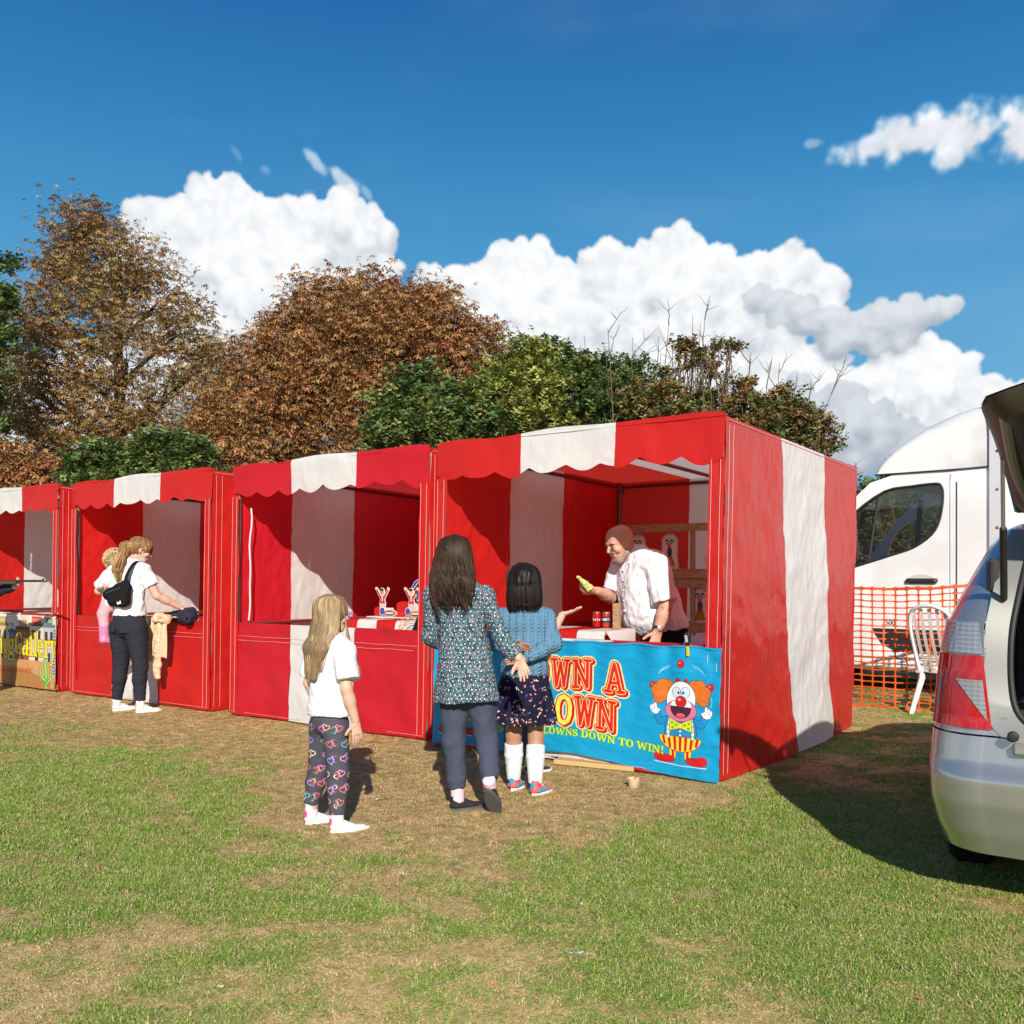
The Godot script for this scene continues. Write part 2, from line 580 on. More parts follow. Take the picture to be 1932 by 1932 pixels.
func greenness(x: float, d: float) -> float:   # 0 worn straw .. 1 green sward
	var g := 0.525 + 0.33 * patch_n.get_noise_2d(x, d * 1.0) + 0.52 * patch_m.get_noise_2d(x * 0.8, d) + 0.22 * patch_f.get_noise_2d(x, d)
	for b in [[-3.6, 6.2, 1.6, 0.42], [-1.2, 4.4, 0.9, 0.16], [0.9, 5.0, 1.1, 0.36], [1.3, 3.9, 0.9, 0.22], [-2.0, 4.6, 0.7, 0.15], [2.1, 5.6, 0.9, 0.22], [2.6, 6.6, 1.0, 0.12], [0.2, 3.4, 0.5, 0.12],
			[-0.4, 5.7, 1.0, -0.45], [-1.9, 3.1, 0.8, -0.22], [0.0, 6.9, 1.2, -0.5], [0.55, 4.0, 0.4, -0.12], [-0.4, 4.7, 0.5, -0.2]]:
		var q: float = ((x - b[0]) * (x - b[0]) + (d - b[1]) * (d - b[1])) / (b[2] * b[2])
		if q < 6.0: g += b[3] * exp(-q)
	# trodden strip along the counters
	var rel := Vector2(x - 1.386, d - 6.38)
	var f := -(rel.x * 0.589 + rel.y * 0.808)
	var along := -(rel.x * -0.808 + rel.y * 0.589)
	if along < 0.15 : g -= 0.46 * exp(-pow((f - 0.6) / 1.1, 2.0))
	return clampf(g, 0.0, 1.0)

func build_ground() -> void:
	var N := 520
	var span := 30.0
	var img := Image.create_empty(N, N, false, Image.FORMAT_RGB8)
	var fine := noise(203, 9.0, 3)
	for j in N:
		for i in N:
			var x := (i + 0.5) / N * span - 15.0
			var d := (j + 0.5) / N * span - 1.0
			var g := greenness(x, d)
			var f := fine.get_noise_2d(x, d) * 0.5 + 0.5
			var straw := Vector3(0.397, 0.258, 0.110).lerp(Vector3(0.602, 0.420, 0.194), f)
			var green := Vector3(0.17, 0.165, 0.05).lerp(Vector3(0.26, 0.26, 0.08), f)
			var soil := Vector3(0.40, 0.29, 0.165)
			var c := straw.lerp(green, smoothstep(0.38, 0.72, g))
			c = c.lerp(soil, (1.0 - smoothstep(0.05, 0.22, g)) * 0.6)
			img.set_pixel(i, j, Color(c.x, c.y, c.z).linear_to_srgb())
	var m := mat(Color.WHITE, 0.95, 0, 0.15)
	m.albedo_texture = ImageTexture.create_from_image(img)
	m.heightmap_enabled = true
	m.heightmap_texture = m.albedo_texture
	m.heightmap_scale = 2.0
	var g := Geo.new()
	var p := PackedVector3Array()
	var uvs := PackedVector2Array()
	var xs := PackedFloat32Array([-900, -300, -100, -50, -30])
	for k in 61: xs.push_back(-15.0 + k * 0.5)
	xs.append_array(PackedFloat32Array([30, 50, 100, 300, 900]))
	var ds := PackedFloat32Array([-900, -300, -100, -40, -15, -6])
	for k in 61: ds.push_back(-1.0 + k * 0.5)
	ds.append_array(PackedFloat32Array([45, 70, 150, 400, 1200]))
	for d in ds:
		for x in xs:
			p.push_back(Vector3(x, ground_y(x, d), -d))
			uvs.push_back(Vector2((x + 15.0) / span, (d + 1.0) / span))
	g.sheet(p, xs.size(), ds.size(), false, uvs, true)
	var o := obj("ground", g, m)
	o.set_meta("kind", "structure")
	o.set_meta("label", "worn summer turf with straw coloured and green patches")
	build_grass()

func ground_y(x: float, d: float) -> float:
	return 0.0

func blade_mesh(count: int, s: int, lean: float, width: float) -> ArrayMesh:
	var r := RandomNumberGenerator.new()
	r.seed = s
	var g := Geo.new()
	for k in count:
		var a := r.randf() * TAU
		var o := Vector3(r.randf_range(-1, 1), 0, r.randf_range(-1, 1)) * 0.022
		var dir := Vector3(cos(a), 0, sin(a))
		var side := Vector3(-sin(a), 0, cos(a)) * width
		var h := r.randf_range(0.55, 1.0) * 0.027
		var l := lean * r.randf_range(0.5, 1.3)
		var mid := o + dir * h * l * 0.45 + Vector3.UP * h * 0.62
		var tip := o + dir * h * l * 1.25 + Vector3.UP * h * (1.0 - 0.3 * minf(l, 1.6))
		var up := (Vector3.UP + dir * -0.3).normalized()
		g.tri_out(o - side, o + side, mid + side * 0.7, o - dir)
		g.tri_out(o - side, mid + side * 0.7, mid - side * 0.7, o - dir)
		g.tri_out(mid - side * 0.7, mid + side * 0.7, tip, o - dir - up * 0.1)
	return g.mesh()

func scatter(called: String, label: String, mesh: ArrayMesh, tr: Array, cols: PackedColorArray, m: Material, parent: Node3D = null) -> MultiMeshInstance3D:
	var mm := MultiMesh.new()
	mm.transform_format = MultiMesh.TRANSFORM_3D
	mm.use_colors = true
	mm.mesh = mesh
	mm.instance_count = tr.size()
	for k in tr.size():
		mm.set_instance_transform(k, tr[k])
		mm.set_instance_color(k, cols[k])
	var o := MultiMeshInstance3D.new()
	o.multimesh = mm
	o.material_override = m
	if parent == null:
		o.name = numbered(called)
		add_child(o)
		if label != "": o.set_meta("label", label)
	else:
		o.name = called
		parent.add_child(o, true)
	return o

func build_grass() -> void:
	var r := RandomNumberGenerator.new()
	r.seed = 33
	var tg: Array = []
	var ts: Array = []
	var cg := PackedColorArray()
	var cs := PackedColorArray()
	var n := 215000
	for k in n:
		# denser near the visitors' side, where single blades can be seen
		var d := 2.6 * pow(13.5 / 2.6, pow(r.randf(), 0.92))
		var x := r.randf_range(-1.0, 1.0) * (0.60 * d + 0.35)
		var g := greenness(x, d) + r.randf_range(-0.26, 0.26)
		var a := r.randf() * TAU
		var s := r.randf_range(0.55, 1.1)
		if g > 0.47:
			s *= 0.62 + 0.55 * smoothstep(0.45, 0.9, g)
			var t := Transform3D(Basis(Vector3.UP, a).scaled(Vector3(1.1, s, 1.1)), Vector3(x, 0, -d))
			tg.append(t)
			var f := r.randf()
			var c := Vector3(0.127, 0.240, 0.028).lerp(Vector3(0.333, 0.432, 0.080), f)
			if r.randf() < 0.28: c = Vector3(0.48, 0.40, 0.18)
			cg.push_back(Color(c.x, c.y, c.z))
		else:
			if g < 0.12 and r.randf() < 0.5: continue
			var t := Transform3D(Basis(Vector3.UP, a).scaled(Vector3(1.25, s * 0.62, 1.25)), Vector3(x, 0, -d))
			ts.append(t)
			var c := Vector3(0.422, 0.282, 0.116).lerp(Vector3(0.819, 0.600, 0.284), r.randf())
			if r.randf() < 0.10: c = Vector3(0.19, 0.24, 0.06)
			cs.push_back(Color(c.x, c.y, c.z))
	var a := scatter("grass", "short green grass growing in uneven patches", blade_mesh(7, 1, 0.9, 0.0022), tg, cg, M.grass)
	a.set_meta("kind", "stuff")
	a.set_meta("category", "grass")
	var b := scatter("dry_grass", "flattened straw coloured dry grass on trodden ground", blade_mesh(7, 2, 2.0, 0.0020), ts, cs, M.grass)
	b.set_meta("kind", "stuff")
	b.set_meta("category", "dry grass")

# ================= stalls =================
var noise_sag := noise(77, 0.7, 2)

func cloth(parent: Node3D, called: String, m: Material, o: Vector3, U: Vector3, V: Vector3, nu: int, nv: int, amp := 0.008, s := 1, scallops := 0.0, phase := 0.0, sag := 0.0) -> MeshInstance3D:
	var n := noise(500 + s, 1.6, 3)
	var nrm := V.cross(U).normalized()
	var p := PackedVector3Array()
	var uvs := PackedVector2Array()
	var lu := U.length()
	var lv := V.length()
	for j in nv + 1:
		for i in nu + 1:
			var u := float(i) / nu
			var t := float(j) / nv
			var vv := t
			if scallops > 0.0:
				var xx := u * lu + phase
				var w := absf(sin((xx + 0.05 * n.get_noise_2d(xx * 0.8, 7.0)) * PI * scallops))
				vv = t * (1.0 + (0.16 * w - 0.08) * (1.0 + 0.9 * n.get_noise_2d(xx * 0.7, 3.0))) + 0.10 * noise_sag.get_noise_2d(xx, s * 0.0 + t)
			var d := amp * n.get_noise_3d(u * lu + s * 3.1, t * lv, s * 1.7) * 2.0
			d += amp * 0.5 * sin((u * lu + 0.3 * n.get_noise_2d(t * lv, s)) * 9.0 + s) * t
			if j == 0: d *= 0.25
			p.push_back(o + U * u + V * vv + nrm * d - Vector3.UP * sag * sin(PI * u) * sin(PI * clampf(t, 0, 1)))
			uvs.push_back(Vector2(u * lu + s * 0.37, t * lv + s * 0.19))
	var g := Geo.new()
	g.sheet(p, nu + 1, nv + 1, false, uvs)
	return obj(called, g, m, parent)

func seam(parent: Node3D, a: Vector3, b: Vector3, s: int, r := 0.0022, wob := 0.003) -> void:
	var pts := PackedVector3Array()
	var n := noise(900 + s, 3.0, 2)
	for k in 17:
		var t := k / 16.0
		pts.push_back(a.lerp(b, t) + Vector3(n.get_noise_2d(t * 4.0, s), n.get_noise_2d(t * 4.0, s + 50), 0) * wob)
	wire("stitching", pts, r, M.thread, parent, 4)

func stall(label: String, x: float, z: float, W: float, k: int) -> Node3D:
	var t := thing("striped_stall", label, "stall", row(x, 0, z), row_turn, "row of striped stalls")
	var H := 2.46
	var HB := 2.38
	var D := 2.95
	var lean := 0.02
	var S := func(a: float, b: float, c: float) -> Vector3: return Vector3(a + lean * b, b, c)
	var red: Material = M.red_deep if k == 2 else M.red
	var whi: Material = M.white
	var side_red: Material = M.red_gloss if k == 1 else M.red
	var side_whi: Material = M.white_gloss if k == 1 else M.white
	var th := W / 3.0
	var s0 := k * 20
	# steel frame
	for c in [[-W + 0.035, -0.035], [-0.035, -0.035], [-W + 0.035, -D + 0.035], [-0.035, -D + 0.035]]:
		rod("post", S.call(c[0], 0.0, c[1]), S.call(c[0], H - 0.06, c[1]), 0.021, M.steel, t)
	for e in [[-W + 0.03, -0.03, -0.03, -0.03], [-W + 0.03, -D + 0.03, -0.03, -D + 0.03], [-W + 0.03, -0.03, -W + 0.03, -D + 0.03], [-0.03, -0.03, -0.03, -D + 0.03], [-W * 0.5, -0.03, -W * 0.5, -D + 0.03]]:
		var ya := H - 0.045 if e[1] > -1.0 else HB - 0.045
		var yb := H - 0.045 if e[3] > -1.0 else HB - 0.045
		rod("rail", S.call(e[0], ya, e[1]), S.call(e[2], yb, e[3]), 0.018, M.steel_red, t)
	for e in [[-W + 0.05, -0.06, -W + 0.05, -D + 0.06], [-W + 0.05, -D + 0.06, -0.05, -D + 0.06], [-W + 0.05, -0.02, -0.05, -0.02]]:
		rod("rail", S.call(e[0], 0.915, e[1]), S.call(e[2], 0.915, e[3]), 0.016, M.steel_red, t)
	for c in [[-W + 0.05, -0.05], [-0.05, -0.05], [-W + 0.05, -D + 0.05], [-0.05, -D + 0.05]]:
		boxed("corner_bracket", S.call(c[0], (H if c[1] > -1 else HB) - 0.07, c[1]), Vector3(0.06, 0.09, 0.06), M.steel, t, 0.008)
	# cloths: three widths each
	for q in 3:
		var m: Material = whi if q == 1 else red
		var mi: Material = whi if q == 1 else red
		var x0 := -W + th * q
		# roof
		cloth(t, "roof_panel", m, S.call(x0, HB, -D), Vector3(th, 0, 0), S.call(0, H - HB + 0.004, D + 0.02), 14, 24, 0.0, s0, 0, 0, 0.02)
		# scalloped front valance
		var v := cloth(t, "valance_panel", m, S.call(x0, H + 0.028, 0.016), Vector3(th, 0, 0), Vector3(-lean * 0.30, -0.305, 0.004), 40, 10, 0.009, s0 + 3 + q, 3.15, x0, 0.0)
		if q == 1: v.set_meta("label", "white middle panel of the scalloped valance")
		# back
		cloth(t, "back_panel", mi, S.call(x0 + 0.0, HB + 0.012, -D + 0.006), Vector3(th, 0, 0), Vector3(-lean * HB, -HB - 0.002, 0), 14, 28, 0.012, s0 + 6 + q)
		# counter skirt
		cloth(t, "skirt_panel", m, S.call(x0, 0.93, 0.002), Vector3(th, 0, 0), Vector3(-lean * 0.9, -0.905, 0.012), 22, 22, 0.017, s0 + 9 + q)
	var inner: Array = [[0.0, 1.0, 1.88, D], [0.0, 0.74, 1.65, D], [0.0, 0.9, 1.74, D], [0.0, 0.9, 1.74, D]][k - 1]
	for q in 3:
		var m: Material = side_whi if q == 1 else side_red
		var mi: Material = whi if q == 1 else red
		for side in 2:
			var bounds: Array = [0.0, 1.02, 2.02, D] if side == 0 else inner
			var za: float = -bounds[q]
			var zb: float = -bounds[q + 1]
			var ha := lerpf(H, HB, bounds[q] / D)
			var hb := lerpf(H, HB, bounds[q + 1] / D)
			var x0 := 0.0 if side == 0 else -W
			var n := noise(560 + k * 7 + side, 1.3, 3)
			var fine := noise(660 + k * 7 + side, 5.5, 3)
			var p := PackedVector3Array()
			var uvs := PackedVector2Array()
			var nu := 26
			var nv := 64
			for j in nv + 1:
				for i in nu + 1:
					var u := float(i) / nu
					var tt := float(j) / nv
					var yy := lerpf(ha, hb, u) * (1.0 - tt) + 0.02 * tt
					var zz := lerpf(za, zb, u)
					# the stripes slant a little because the cloth is pulled
					if k == 1 and side == 0: zz -= tt * lerpf([0.0, 0.34, 0.28, 0.0][q], [0.0, 0.34, 0.28, 0.0][q + 1], u)
					var d := 0.020 * n.get_noise_2d(zz, yy) + 0.008 * fine.get_noise_2d(zz * 1.6, yy * 0.8)
					d *= minf(1.0, tt * 8.0)
					if side == 0 and k == 1: d += 0.07 * pow(tt, 5.0) * sin(-zz / D * PI)
					var pt: Vector3 = S.call(x0, yy, zz)
					p.push_back(pt + Vector3(d if side == 0 else -d, 0, 0))
					uvs.push_back(Vector2(zz + k * 0.4, yy + side * 0.3))
			var g := Geo.new()
			g.sheet(p, nu + 1, nv + 1, false, uvs, side == 1)
			obj("side_panel", g, m if side == 0 else mi, t)
	# sleeves on the front posts, laced with pale thread
	for sx in [-W - 0.005, -0.105]:
		cloth(t, "post_sleeve", side_red, S.call(sx, H - 0.27, 0.022), Vector3(0.11, 0, 0), Vector3(-lean * 2.17, -2.16, 0.0), 8, 50, 0.010, s0 + 14 + int(sx))
		for dx in [0.02, 0.085]:
			seam(t, S.call(sx + dx, H - 0.29, 0.032), S.call(sx + dx, 0.06, 0.036), s0 + int(dx * 100), 0.0018)
	# stitched hems
	for dy in [0.80, 0.76]:
		seam(t, S.call(-W + 0.04, dy, 0.018), S.call(-0.11, dy, 0.018), s0 + int(dy * 100), 0.0013, 0.006)
	seam(t, S.call(-W + 0.02, 0.05, 0.026), S.call(-0.02, 0.05, 0.026), s0 + 77, 0.0013)
	for e in [-th, -2.0 * th]:
		wire("seam", PackedVector3Array([S.call(e, 0.93, 0.014), S.call(e, 0.5, 0.02), S.call(e, 0.03, 0.02)]), 0.003, red, t, 4)
	seam(t, S.call(0.004, H - 0.02, -0.02), S.call(0.004, HB - 0.02, -D), s0 + 78, 0.0025)
	for dz in [0.03, 0.10]:
		seam(t, S.call(0.014, H - 0.05, -dz), S.call(0.014, 0.06, -dz), s0 + 79 + int(dz * 100), 0.0016)
	# door flap rolled up on the left, tied back
	if k == 2: rolled_flap(t, S, W, whi)
	# counter board behind the skirt
	boxed("counter_board", Vector3(-W * 0.5 + 0.018, 0.90, -0.14), Vector3(W - 0.12, 0.018, 0.24), M.wood, t)
	return t

func rolled_flap(t: Node3D, S: Callable, W: float, m: Material) -> void:
	var rolled := PackedVector3Array()
	for j in 13: rolled.push_back(S.call(-W + 0.13 + 0.01 * sin(j * 1.3), 0.95 + 0.093 * j, -0.10 + 0.008 * cos(j * 0.9)))
	wire("rolled_flap", rolled, 0.009, m, t, 8)

func build_stalls() -> void:
	stall("striped stall with a blue clown banner across its counter", 0.0, 0.0, 2.5, 1)
	stall("striped stall with hoops and cut-out figures on its table", -2.65, -0.075, 2.58, 2)
	stall("striped stall where a woman carries a toddler on her hip", -5.55, -0.06, 2.62, 3)
	stall("striped stall with a painted western town banner on its counter", -8.43, -0.03, 2.6, 4)

# ================= trees =================
func leaf_mesh(kind: String) -> ArrayMesh:
	var g := Geo.new()
	if kind == "palm":      # five drooping, curled leaflets
		for k in 5:
			var a := deg_to_rad(-100.0 + 50.0 * k)
			var dir := Vector3(sin(a), -0.35 - 0.12 * (k % 2), cos(a)).normalized()
			var side := Vector3(cos(a), 0.1, -sin(a)).normalized() * 0.17
			var mid := dir * 0.6 + Vector3.UP * 0.05
			var tip := dir * 1.0 - Vector3.UP * 0.16
			g.tri(Vector3.ZERO, mid + side, mid - side * 0.3)
			g.tri(Vector3.ZERO, mid - side * 0.3, mid - side)
			g.tri(mid + side, tip, mid - side)
	else:                   # a sprig of pointed leaves
		var r := RandomNumberGenerator.new()
		r.seed = 5
		for k in 6:
			var a := k * 2.4
			var o := Vector3(0, 0.16 * k - 0.3, 0)
			var dir := Vector3(cos(a), r.randf_range(-0.35, 0.45), sin(a)).normalized()
			var side := dir.cross(Vector3.UP).normalized() * 0.34
			var mid := o + dir * 0.5 + Vector3.UP * 0.06
			g.tri(o, mid + side, mid - side)
			g.tri(mid + side, o + dir * 1.0, mid - side)
	return g.mesh()

var leaf_cache := {}

func leaf_tone(kind: String, r: RandomNumberGenerator) -> Color:
	var f := r.randf()
	var c: Vector3
	match kind:
		"chestnut":
			c = Vector3(0.156, 0.089, 0.039).lerp(Vector3(0.429, 0.268, 0.104), f)
			if r.randf() < 0.25: c = Vector3(0.260, 0.229, 0.077)
			if r.randf() < 0.10: c = Vector3(0.338, 0.138, 0.070)
		"rust":
			c = Vector3(0.170, 0.083, 0.035).lerp(Vector3(0.494, 0.256, 0.095), f)
			if r.randf() < 0.16: c = Vector3(0.260, 0.216, 0.083)
			if r.randf() < 0.10: c = Vector3(0.390, 0.131, 0.070)
		"green":
			c = Vector3(0.056, 0.107, 0.034).lerp(Vector3(0.226, 0.287, 0.085), f * f)
			if r.randf() < 0.08: c = Vector3(0.403, 0.378, 0.110)
		"lime":
			c = Vector3(0.110, 0.159, 0.037).lerp(Vector3(0.390, 0.403, 0.104), f)
		_:
			c = Vector3(0.073, 0.116, 0.039).lerp(Vector3(0.232, 0.256, 0.079), f)
			if r.randf() < 0.34: c = Vector3(0.207, 0.091, 0.043).lerp(Vector3(0.439, 0.213, 0.085), f)
	return Color(c.x, c.y, c.z)

func limb(g: Geo, a: Vector3, b: Vector3, r0: float, r1: float, bend: float, r: RandomNumberGenerator, sides := 6) -> PackedVector3Array:
	var pts := PackedVector3Array()
	var rad := PackedFloat32Array()
	var off := Vector3(r.randf_range(-1, 1), r.randf_range(0.2, 0.9), r.randf_range(-1, 1)) * bend * a.distance_to(b)
	for k in 7:
		var t := k / 6.0
		var wob := Vector3(r.randf_range(-1, 1), r.randf_range(-1, 1), r.randf_range(-1, 1)) * 0.03 * a.distance_to(b) * sin(PI * t)
		pts.push_back(a.lerp(b, t) + off * sin(PI * t) * 0.5 + wob)
		rad.push_back(lerpf(r0, r1, t))
	g.tube(pts, rad, sides, false)
	return pts

func tree(called: String, label: String, kind: String, at: Vector3, trunk_r: float, lobes: Array, count: int, size: float) -> void:
	var r := RandomNumberGenerator.new()
	r.seed = hash(label) % 100000
	var bush := called == "bush"
	var t := thing(called, label, "bush" if bush else "tree", at, 0.0, "hedge and trees behind the stalls")
	var top := 0.0
	for l in lobes: top = maxf(top, l[1])
	# trunk and limbs
	var g := Geo.new()
	var tw := Geo.new()
	var spine: Array = []
	if bush:
		for l in lobes:
			var c := Vector3(l[0], l[1], l[2])
			var foot := Vector3(clampf(l[0] * 0.5, -1.0, 1.0), 0, l[2] * 0.5)
			var p := limb(g, foot, c, trunk_r, trunk_r * 0.25, 0.08, r, 5)
			for q in 5:
				var e: Vector3 = c + Vector3(r.randfn(), absf(r.randfn()), r.randfn()).normalized() * l[3] * r.randf_range(0.6, 1.02)
				limb(tw, p[4], e, trunk_r * 0.28, 0.006, 0.06, r, 4)
	else:
		var lean := r.randf_range(-0.3, 0.3)
		var tp := PackedVector3Array()
		var tr := PackedFloat32Array()
		for k in 9:
			var f := k / 8.0
			tp.push_back(Vector3(lean * f + 0.15 * sin(f * 5.0), top * 0.92 * f, 0.1 * sin(f * 4.0)))
			tr.push_back(trunk_r * (1.0 - 0.86 * f) + (0.25 * trunk_r if k == 0 else 0.0))
		g.tube(tp, tr, 9, false)
		for l in lobes:
			var c := Vector3(l[0], l[1], l[2])
			var f := clampf((l[1] - 0.45 * absf(l[0]) - 0.8) / (top * 0.92), 0.14, 0.9)
			var k := int(f * 8.0)
			var st := tp[k].lerp(tp[mini(k + 1, 8)], f * 8.0 - k)
			var rr := trunk_r * (1.0 - 0.86 * f) * 0.55
			var p := limb(g, st, c, rr, maxf(0.03, rr * 0.3), 0.10, r, 6)
			for q in 9:
				var e: Vector3 = c + Vector3(r.randfn(), r.randfn() * 0.8 + 0.25, r.randfn()).normalized() * l[3] * r.randf_range(0.7, 1.05)
				var p2 := limb(tw, p[3 + q % 4], e, maxf(0.018, rr * 0.22), 0.008, 0.08, r, 4)
				for q2 in 3:
					var e2: Vector3 = p2[3 + q2] + Vector3(r.randfn(), r.randfn() + 0.3, r.randfn()).normalized() * l[3] * 0.45
					limb(tw, p2[3 + q2], e2, 0.012, 0.004, 0.06, r, 3)
	obj("trunk", g, M.bark, t)
	obj("branches", tw, M.twig, t)
	# crown: sprays of leaves held in clumps, mostly near the outside of each lobe
	var mk := "palm" if kind in ["chestnut", "rust"] else "sprig"
	if not leaf_cache.has(mk): leaf_cache[mk] = leaf_mesh(mk)
	var total := 0.0
	for l in lobes: total += l[3] * l[3]
	var trs: Array = []
	var cols := PackedColorArray()
	for l in lobes:
		var n := int(count * l[3] * l[3] / total)
		var c := Vector3(l[0], l[1], l[2])
		var clumps := maxi(5, int(n / 14.0))
		for q in clumps:
			var dir := Vector3(r.randfn(), r.randfn() * 0.9 + 0.15, r.randfn()).normalized()
			var cc: Vector3 = c + dir * l[3] * (0.35 + 0.67 * pow(r.randf(), 0.55))
			var tone := leaf_tone(kind, r)
			var spread: float = l[3] * r.randf_range(0.10, 0.26) + size * 0.6
			for e in int(n / float(clumps)) + 1:
				var p: Vector3 = cc + Vector3(r.randfn() * 1.15, r.randfn() * 0.55, r.randfn()) * spread
				if p.y < 0.1: continue
				var b := Basis.from_euler(Vector3(r.randf_range(-0.7, 0.7), r.randf() * TAU, r.randf_range(-0.7, 0.7)))
				trs.append(Transform3D(b.scaled(Vector3.ONE * size * r.randf_range(0.5, 1.4)), p))
				cols.push_back(leaf_tone(kind, r).lerp(tone, 0.5))
	var crown := scatter("crown", "", leaf_cache[mk], trs, cols, M.leaf, t)
	crown.set_meta("kind", "stuff")

func bare_twigs(at: Vector3, n: int, h: float, spread: float, s: int, label: String) -> void:
	var r := RandomNumberGenerator.new()
	r.seed = s
	var t := thing("bare_shrub", label, "shrub", at, 0.0, "bare twigs over the hedge")
	for k in n:
		var g := Geo.new()
		var a := r.randf_range(-1.0, 1.0)
		var foot := Vector3(a * 0.25, 0, r.randf_range(-0.2, 0.2))
		var tip := Vector3(a * spread + r.randf_range(-0.2, 0.2), h * r.randf_range(0.8, 1.0), r.randf_range(-0.5, 0.5))
		var p := limb(g, foot, tip, 0.030, 0.004, 0.05, r, 5)
		for q in 6:
			var st := p[3 + q % 3].lerp(p[4 + q % 3], r.randf())
			var e := st + Vector3(r.randf_range(-0.5, 0.5), r.randf_range(0.25, 0.6), r.randf_range(-0.4, 0.4)) * h * 0.16
			var p2 := limb(g, st, e, 0.010, 0.003, 0.08, r, 4)
			for q2 in 2:
				limb(g, p2[3], p2[3] + Vector3(r.randf_range(-0.5, 0.5), r.randf_range(0.1, 0.5), r.randf_range(-0.3, 0.3)) * h * 0.08, 0.006, 0.0025, 0.05, r, 3)
		obj("stem", g, M.twig, t)

func build_trees() -> void:
	tree("chestnut_tree", "tall brown leaved tree with bare limbs showing, tallest of the row", "chestnut", Vector3(-11.68, 0, -28.00), 0.340, [[-1.01, 11.67, 0.00, 0.90], [-1.63, 11.28, -0.60, 0.75], [-0.31, 11.36, 0.00, 0.75], [-1.32, 10.34, 0.00, 0.93], [-2.02, 10.50, 0.00, 0.62], [0.00, 10.19, 0.00, 1.09], [0.93, 10.34, 0.50, 0.96], [1.32, 9.41, 0.00, 1.17], [-0.23, 8.79, 0.80, 1.24], [-1.79, 9.10, 0.00, 1.17], [-2.49, 8.63, 0.60, 1.09], [1.94, 8.48, 0.00, 1.09], [2.49, 7.39, 0.00, 0.90], [0.70, 7.54, 0.90, 1.24], [-1.01, 7.39, 0.90, 1.24], [-2.49, 6.77, 0.00, 1.17], [1.79, 6.46, 0.50, 1.17], [2.96, 6.77, -0.60, 0.78], [-0.08, 6.14, 1.00, 1.17], [-2.10, 5.21, 0.00, 1.09], [2.10, 5.21, 0.70, 1.24], [-3.03, 5.99, 0.00, 0.93], [-3.27, 7.39, -0.50, 0.93], [-1.32, 5.21, 0.90, 1.17], [0.39, 5.06, 0.90, 1.24], [3.19, 5.37, 0.00, 0.86], [2.88, 7.54, 0.00, 0.62]], 19000, 0.115)
	tree("chestnut_tree", "broad dome shaped tree with rusty brown leaves", "rust", Vector3(-3.01, 0, -22.00), 0.300, [[-0.37, 7.63, 0.00, 0.86], [-1.22, 7.33, 0.50, 0.86], [0.49, 7.45, -0.40, 0.92], [1.34, 7.08, 0.40, 0.86], [-1.96, 6.72, 0.00, 0.86], [2.20, 6.59, 0.00, 0.76], [-2.69, 6.23, 0.40, 0.79], [2.44, 5.86, 0.00, 0.61], [-0.49, 6.59, 0.80, 1.10], [0.73, 6.35, 0.60, 1.10], [-1.47, 5.74, 0.80, 1.10], [-3.06, 5.25, 0.00, 0.92], [-3.54, 4.52, 0.40, 0.86], [-2.20, 4.64, 0.80, 1.04], [-0.86, 5.01, 1.00, 1.10], [0.24, 4.88, 1.00, 1.04], [1.59, 5.62, 0.60, 0.86], [1.47, 4.64, 0.00, 0.98], [2.57, 5.01, 0.00, 0.73], [-3.54, 4.03, 0.60, 0.73], [-1.96, 3.91, 0.90, 0.73], [-0.24, 3.91, 1.00, 0.86], [-2.57, 7.27, 0.00, 0.20]], 36000, 0.100)
	tree("green_tree", "dark green tree beside the tall brown one", "green", Vector3(-13.68, 0, -24.00), 0.220, [[0.67, 9.20, 0.00, 0.37], [0.53, 8.40, 0.00, 0.53], [0.40, 7.33, 0.00, 0.67], [0.40, 6.27, 0.00, 0.67], [0.53, 4.67, 0.00, 0.60], [0.93, 4.13, 0.00, 0.53], [-0.27, 7.33, 0.00, 0.93], [-0.27, 5.73, 0.00, 0.93]], 3000, 0.120)
	tree("bush", "dense green bush behind the stall with the hoops", "green", Vector3(-1.43, 0, -15.50), 0.060, [[-0.09, 4.37, 0.00, 0.39], [-0.47, 4.03, 0.00, 0.33], [0.26, 4.20, 0.00, 0.43], [0.60, 4.11, 0.30, 0.36], [-0.26, 3.68, 0.30, 0.43], [0.34, 3.68, 0.40, 0.52], [0.86, 3.77, 0.00, 0.39], [-0.52, 3.51, 0.40, 0.34], [0.00, 3.17, 0.00, 0.60], [0.69, 3.17, 0.00, 0.52]], 6500, 0.085)
	tree("bush", "yellow green bush among the darker hedge", "lime", Vector3(-0.06, 0, -16.50), 0.060, [[-0.09, 4.75, 0.00, 0.41], [0.23, 5.02, 0.00, 0.41], [0.46, 4.56, 0.30, 0.46], [-0.18, 4.29, 0.40, 0.46], [0.37, 4.10, 0.30, 0.50], [-0.32, 3.83, 0.00, 0.41], [0.73, 4.01, 0.00, 0.41], [0.18, 3.46, 0.00, 0.64]], 6000, 0.075)
	tree("bush", "mid green hedge bush under bare twigs", "green", Vector3(1.27, 0, -17.00), 0.060, [[-0.85, 5.37, 0.00, 0.25], [-0.57, 5.22, 0.00, 0.36], [-0.09, 4.99, 0.00, 0.42], [0.38, 4.89, 0.00, 0.40], [-0.28, 4.66, 0.30, 0.52], [0.47, 4.47, 0.30, 0.52], [0.94, 4.75, 0.00, 0.40], [0.09, 4.09, 0.40, 0.57], [0.85, 4.09, 0.30, 0.47], [0.76, 5.13, 0.00, 0.23], [0.28, 3.43, 0.00, 0.66]], 5600, 0.070)
